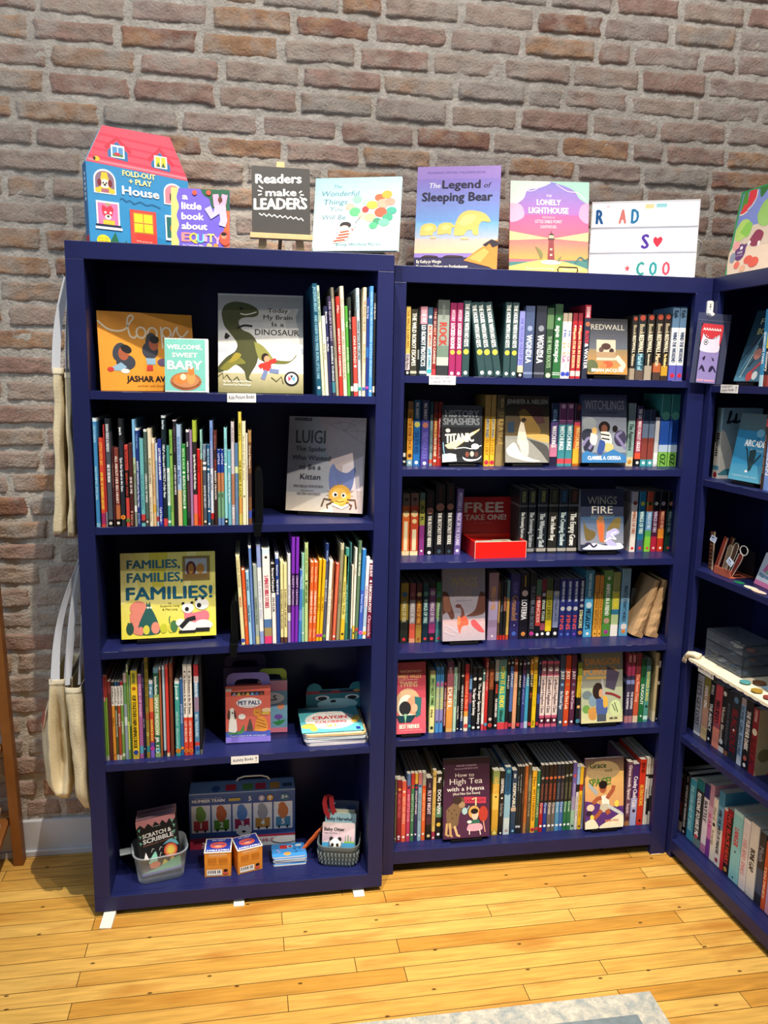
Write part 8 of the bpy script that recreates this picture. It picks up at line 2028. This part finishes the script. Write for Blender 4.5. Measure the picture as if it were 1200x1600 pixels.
mb = MB(); card(mb, (W*.14, -.0006, H*.01), (1, 0, 0), (0, 0, 1), W*.66, H*.84, .0004, '#1c2038', '''
R .06 .0 .94 .55 #8f83bc
Q #c83a44 .06,1 .94,1 1,.9 .96,.7 .86,.66 .14,.66 .02,.76 0,.9
Q #dcd6ea .12,.84 .24,.78 .5,.75 .74,.79 .88,.83 .9,.68 .94,.62 .88,.54 .5,.52 .1,.54 .04,.60
S .02 #20202c .14,.84 .28,.77 .5,.75 .72,.77 .88,.83
P #f4f4f4 .22,.82 .26,.79 .28,.81
P #f4f4f4 .32,.795 .35,.77 .38,.785
P #f4f4f4 .66,.785 .69,.765 .72,.79
P #f4f4f4 .76,.80 .79,.785 .82,.82
TCB .5 .89 .045 .84 #f6f0f0 AAAAAAA
E .28 .69 .10 .048 #20202c
E .28 .69 .075 .036 #e8e4f0
E .28 .69 .04 .02 #20202c
Q #2c2646 .2,.42 .34,.46 .3,.38
Q #2c2646 .6,.46 .76,.4 .7,.38 .66,.42
Q #2c2646 .1,.2 .2,.3 .3,.28 .4,.2 .3,.2 .24,.24
Q #2c2646 .56,.19 .6,.27 .74,.3 .92,.2 .84,.2 .76,.25 .68,.2
TCB .5 .03 .04 .8 #f0b0c0 book monster
'''); mb.build('bookmark', t)

# ------------------------------------------------------------------ gifts on the third shelf of the right bookcase
z = RZ[2]; LEA = '#6a2f22'
def strip(s, o, w_, h_, lab, c, rx, ry, edge='#d8c0a0', scr='', nm='leather_bookmark'):
    t = thing(nm, lab, 'bookmark', FR.at(s, o, z+.0005), (rx, ry, FR.a), 'leather gifts on the third shelf of the right bookcase')
    mb = MB(); card(mb, (0, 0, 0), (1, 0, 0), (0, 0, 1), w_, h_, .003, c, scr); mb.build('panel', t)
    mb = MB(); mb.box((w_, -.0006, 0), (w_+.0024, .0036, h_), mat(edge)); mb.build('stitched_edge', t); return t
s0 = FR.col(1106, .05, z)
strip(s0, .05, .020, .130, 'dark patterned leather bookmark standing nearest the corner', '#4a2a22', 0, -.02, scr='\n'.join('R .2 %g .8 %g #8a5a3c' % (k*.1+.03, k*.1+.07) for k in range(10)))
strip(s0+.034, .045, .016, .128, 'red-brown leather bookmark leaning right beside the patterned one', '#8a3a28', -.1, .22, '#e0a890')
strip(s0+.044, .06, .014, .130, 'second leaning leather bookmark with tan edge, behind the red-brown one', '#5a2a20', -.1, .25, '#c8a078')
def hang_tag(s, o, zz, lab, rot):
    mb = MB(); card(mb, (0, 0, 0), (1, 0, 0), (0, 0, 1), .030, .020, .0006, '#b8c4dc', 'R .15 .2 .85 .4 #7a88a8\nR .15 .55 .6 .75 #4a5678'); ob = mb.build('price_tag'); ob.location = FR.at(s, o, zz); ob.rotation_euler = (-.2, rot, FR.a); tag(ob, lab, 'tag', 'pale price tags on the leather gifts')
hang_tag(s0+.024, .03, z+.105, 'pale tag on top of the leather bookmarks', .2)
hang_tag(s0+.125, .025, z+.055, 'pale tag dangling from the leather keyring', .5)
t = thing('gift_tray', 'small coral wooden tray holding leather keyrings', 'tray', FR.at(s0+.060, .030, z+.0005), (0, 0, FR.a))
mb = MB(); mb.box((0, 0, 0), (.085, .004, .026), mat('#b05a44', .6)); mb.box((0, .004, 0), (.085, .09, .004), mat('#b05a44', .6)); mb.build('tray', t, bevel=.001)
mb = MB(); mb.box((.0, .086, .004), (.085, .09, .085), mat('#15171c', .4)); mb.build('backboard', t)
for i, (ds, h_, c, e_, rr_) in enumerate(((.020, .098, '#7a6a58', '#a89a84', .10), (.040, .112, '#4a3428', '#d8ccb8', .16), (.062, .088, '#7a2a22', '#e8e0d4', .30))):
    p = FR.at(s0+.060+ds, .045, z+.006); t = thing('leather_keyring', ['grey-tan', 'dark brown', 'red and white-edged'][i]+' leather keyring standing in the coral tray', 'keyring', p, (-.12, rr_, FR.a), 'leather keyrings in the coral tray')
    mb = MB(); W_, = (.022,); ps = [(0, 0), (.012, 0), (.022, h_*.7), (.022, h_*.92), (.016, h_), (.006, h_), (0, h_*.92)]; mb.prism(ps, 0, .004, mat(c, .5), ax=1); mb.build('leather', t)
    mb = MB(); mb.tube([(x, -.0005, y) for x, y in ps]+[(0, -.0005, 0)], .0011, mat(e_), 5); mb.build('stitched_edge', t)
    if i == 2:
        mb = MB(); n = 24; cx, cz = .011, h_+.014; mb.tube([(cx+(.018+.003*math.cos(k*6))*math.cos(6.2832*k/n), 0, cz+(.014+.003*math.cos(k*6))*math.sin(6.2832*k/n)) for k in range(n+1)], .0018, mat('#e6e2da'), 5); mb.build('ruffled_loop', t)
mb = MB(); pk = FR.at(FR.col(1178, .075, z+.01), .075, z+.0008); W_, H_ = .09, .105
card(mb, (0, 0, 0), (1, 0, 0), (0, 0, 1), W_, H_, .018, '#c8d4e4', 'R 0 0 1 .14 #d87ab0\nQ #d070a8 .2,.45 .5,.9 1,.95 1,.4\nE .6 .6 .16 .12 #e8d8a0\nTLB .12 .26 .13 .8 #2a6a9a Namaste\nE .5 .45 .1 .06 #8ac0a0')
o = mb.build('gift_card_box'); o.location = pk; o.rotation_euler = (-.32, .0, FR.a-.12); tag(o, 'pink and pale blue gift box leaning at the right edge, third shelf', 'box')
for i, (px, o_, c, lab) in enumerate(((1150, .020, '#1c6a48', 'green leaf-shaped sticker lying on the third shelf'), (1168, .012, '#cfc8b4', 'cream sticker sheet lying beside the green one'), (1180, .004, '#d8b8a8', 'blush printed sticker lying at the shelf front'))):
    p = FR.at(FR.col(px, o_, z), o_, z+.0006+i*.0008); mb = MB(); mb.prism([(.022*math.cos(6.2832*k/16)*(1+.4*(i > 0)), .013*math.sin(6.2832*k/16)+.012) for k in range(16)], 0, .0007, mat(c)); ob = mb.build('sticker_sheet'); ob.location = p; ob.rotation_euler = (0, 0, FR.a); tag(ob, lab, 'sticker')

# ------------------------------------------------------------------ cream cloth, drawer organiser and badges on the fourth shelf of the right bookcase
z = RZ[3]
CL = mat('#e6dcc2', .95, 0, .08, 220, .1, bump=.35); mb = MB(); n = 60; vs = []; rows_ = ((.20, .0025, 0), (.10, .0028, 0), (.03, .0030, 0), (.0, .0030, 0), (-.0045, -.001, 1), (-.0052, -.008, 1))
s_a = FR.col(1082, .01, z)
for k in range(n+1):
    s = s_a+.62*k/n
    for o_, dz, w_ in rows_:
        vs.append(FR.at(s+(.004*math.sin(k*1.9) if w_ else 0), o_+.0012*noise.noise(Vector((s*30, o_*40, 1))), z+dz+.0014*abs(noise.noise(Vector((s*40, o_*40, 5))))+(-.004*abs(math.sin(k*.9)) if dz < -.005 else 0)))
m_ = len(rows_); mb.add(vs, [(k*m_+j, k*m_+j+1, (k+1)*m_+j+1, (k+1)*m_+j) for k in range(n) for j in range(m_-1)], CL)
t = thing('cloth_runner', 'cream cotton runner spread along the fourth shelf of the right case', 'cloth', FR.at(s_a, 0, z)); o = mb.build('cloth'); o.parent = t; o.matrix_parent_inverse = Matrix.Translation(-FR.at(s_a, 0, z)); so = o.modifiers.new('solid', 'SOLIDIFY'); so.thickness = .0018
mb = MB(); c0 = FR.at(s_a+.004, .006, z+.006)
mb.tube([c0+FR.d*a+FR.n*b+Vector((0, 0, c)) for a, b, c in ((.03, .01, .006), (.012, -.001, .010), (-.008, -.008, .006), (-.020, -.012, -.010))], [.013, .011, .009, .008], CL, 8)
for k in range(12):
    a = k/11-.5; mb.tube([c0+FR.d*(-.020+a*.012)+FR.n*-.012+Vector((0, 0, -.008)), c0+FR.d*(-.024+a*.024)+FR.n*(-.014)+Vector((0, 0, -.026-.004*math.sin(k*2)))], .0015, CL, 5)
tt = mb.build('tassel', smooth=True); tt.parent = t; tt.matrix_parent_inverse = Matrix.Translation(-FR.at(s_a, 0, z))
sA = FR.col(1102, .045, z+.006); sB = FR.col(1158, .045, z+.006); dW = (sB-sA)*1.0; oh = .034
t = thing('drawer_organizer', 'clear smoky three-drawer organiser of pins on the cream cloth', 'organiser', FR.at(sA, .045, z+.0060), (0, 0, FR.a)); SM = mat('#8a96a4', .08, 0, .02, 30, .7, alpha=.13); SE = mat('#39424c', .15, 0, .02, 30, .7, alpha=.8)
mb = MB(); D_ = .12; th = .0025
mb.box((0, 0, 0), (th, D_, 3*oh), SM); mb.box((dW-th, 0, 0), (dW, D_, 3*oh), SM); mb.box((th, D_-th, 0), (dW-th, D_, 3*oh), SM)
for k in range(4): mb.box((th, .001, k*oh-(.0012 if k else 0)), (dW-th, D_-th, k*oh+.0012), SM)
mb.build('case', t)
mb = MB(); e = .0016
for x in (0, dW):
    for y in (0, D_): mb.box((x-e, y-e, 0), (x+e, y+e, 3*oh), SE)
for k in range(4):
    mb.box((0, -e, k*oh-e), (dW, e, k*oh+e), SE)
    for x in (0, dW): mb.box((x-e, 0, k*oh-e), (x+e, D_, k*oh+e), SE)
mb.build('edge_trim', t)
for k in range(3):
    mb = MB(); mb.box((th+.001, -.004, k*oh+.003), (dW-th-.001, -.0015, (k+1)*oh-.003), SM); ob = mb.build('drawer', t)
    q = MB(); q.tube([(dW*.4, -.004, k*oh+.012), (dW*.43, -.010, k*oh+.013), (dW*.57, -.010, k*oh+.013), (dW*.6, -.004, k*oh+.012)], .0016, SE, 5); q.build('pull', ob)
rr = random.Random(2)
for i in range(13):
    k = i % 3; c = ['#8aa4c8', '#b0603c', '#c8ccd0', '#3a6a8a', '#d8d4c8', '#6a2c2c', '#9ab0d8'][i % 7]; r = rr.uniform(.010, .018)
    p = FR.at(sA+.008+r+rr.random()*(dW-.016-2*r), .045+.01+r+rr.random()*(D_-.03-2*r), z+.006+k*oh+.0022+(i//3)*.0022); mb = MB()
    mb.prism([(r*math.cos(6.2832*j/14), r*math.sin(6.2832*j/14)) for j in range(14)], 0, .002, mat(c, .25)); ob = mb.build('pin_badge'); ob.location = p
    tag(ob, 'small round pin lying inside the %s drawer of the organiser' % ['bottom', 'middle', 'top'][k], 'pin', 'pins in the %s organiser drawer' % ['bottom', 'middle', 'top'][k])
for px, o_, r, c, lab in ((1164, .015, .017, '#5fa8b0', 'turquoise badge on the cream cloth, below the organiser'), (1182, .004, .017, '#b8943c', 'gold badge on the cream cloth, near the front'), (1186, .055, .020, '#6a4a34', 'brown badge on the cream cloth at the right edge'), (1200, -.0005+.004, .015, '#9a4a44', 'dull red badge on the cream cloth, cut by the frame')):
    p = FR.at(FR.col(px, o_+.012, z), o_+.012, z+.0078); mb = MB(); mb.prism([(r*math.cos(6.2832*j/20), r*math.sin(6.2832*j/20)) for j in range(20)], 0, .003, mat(c, .3, .3)); mb.prism([(r*.86*math.cos(6.2832*j/20), r*.86*math.sin(6.2832*j/20)) for j in range(20)], .003, .0036, mat(c, .25, .2)); ob = mb.build('badge', bevel=.0006); ob.location = p; tag(ob, lab, 'badge', 'badges on the cream cloth')
p = FR.at(FR.col(1188, .03, z), .075, z+.0062); mb = MB(); mb.prism([(-.03, -.02), (.07, -.03), (.08, .05), (-.02, .05)], 0, .002, mat('#7f9cb4', .6, amt=.3, scale=90)); ob = mb.build('pattern_card'); ob.location = p; ob.rotation_euler = (0, 0, FR.a); tag(ob, 'blue patterned card lying under the badges on the cloth', 'card')
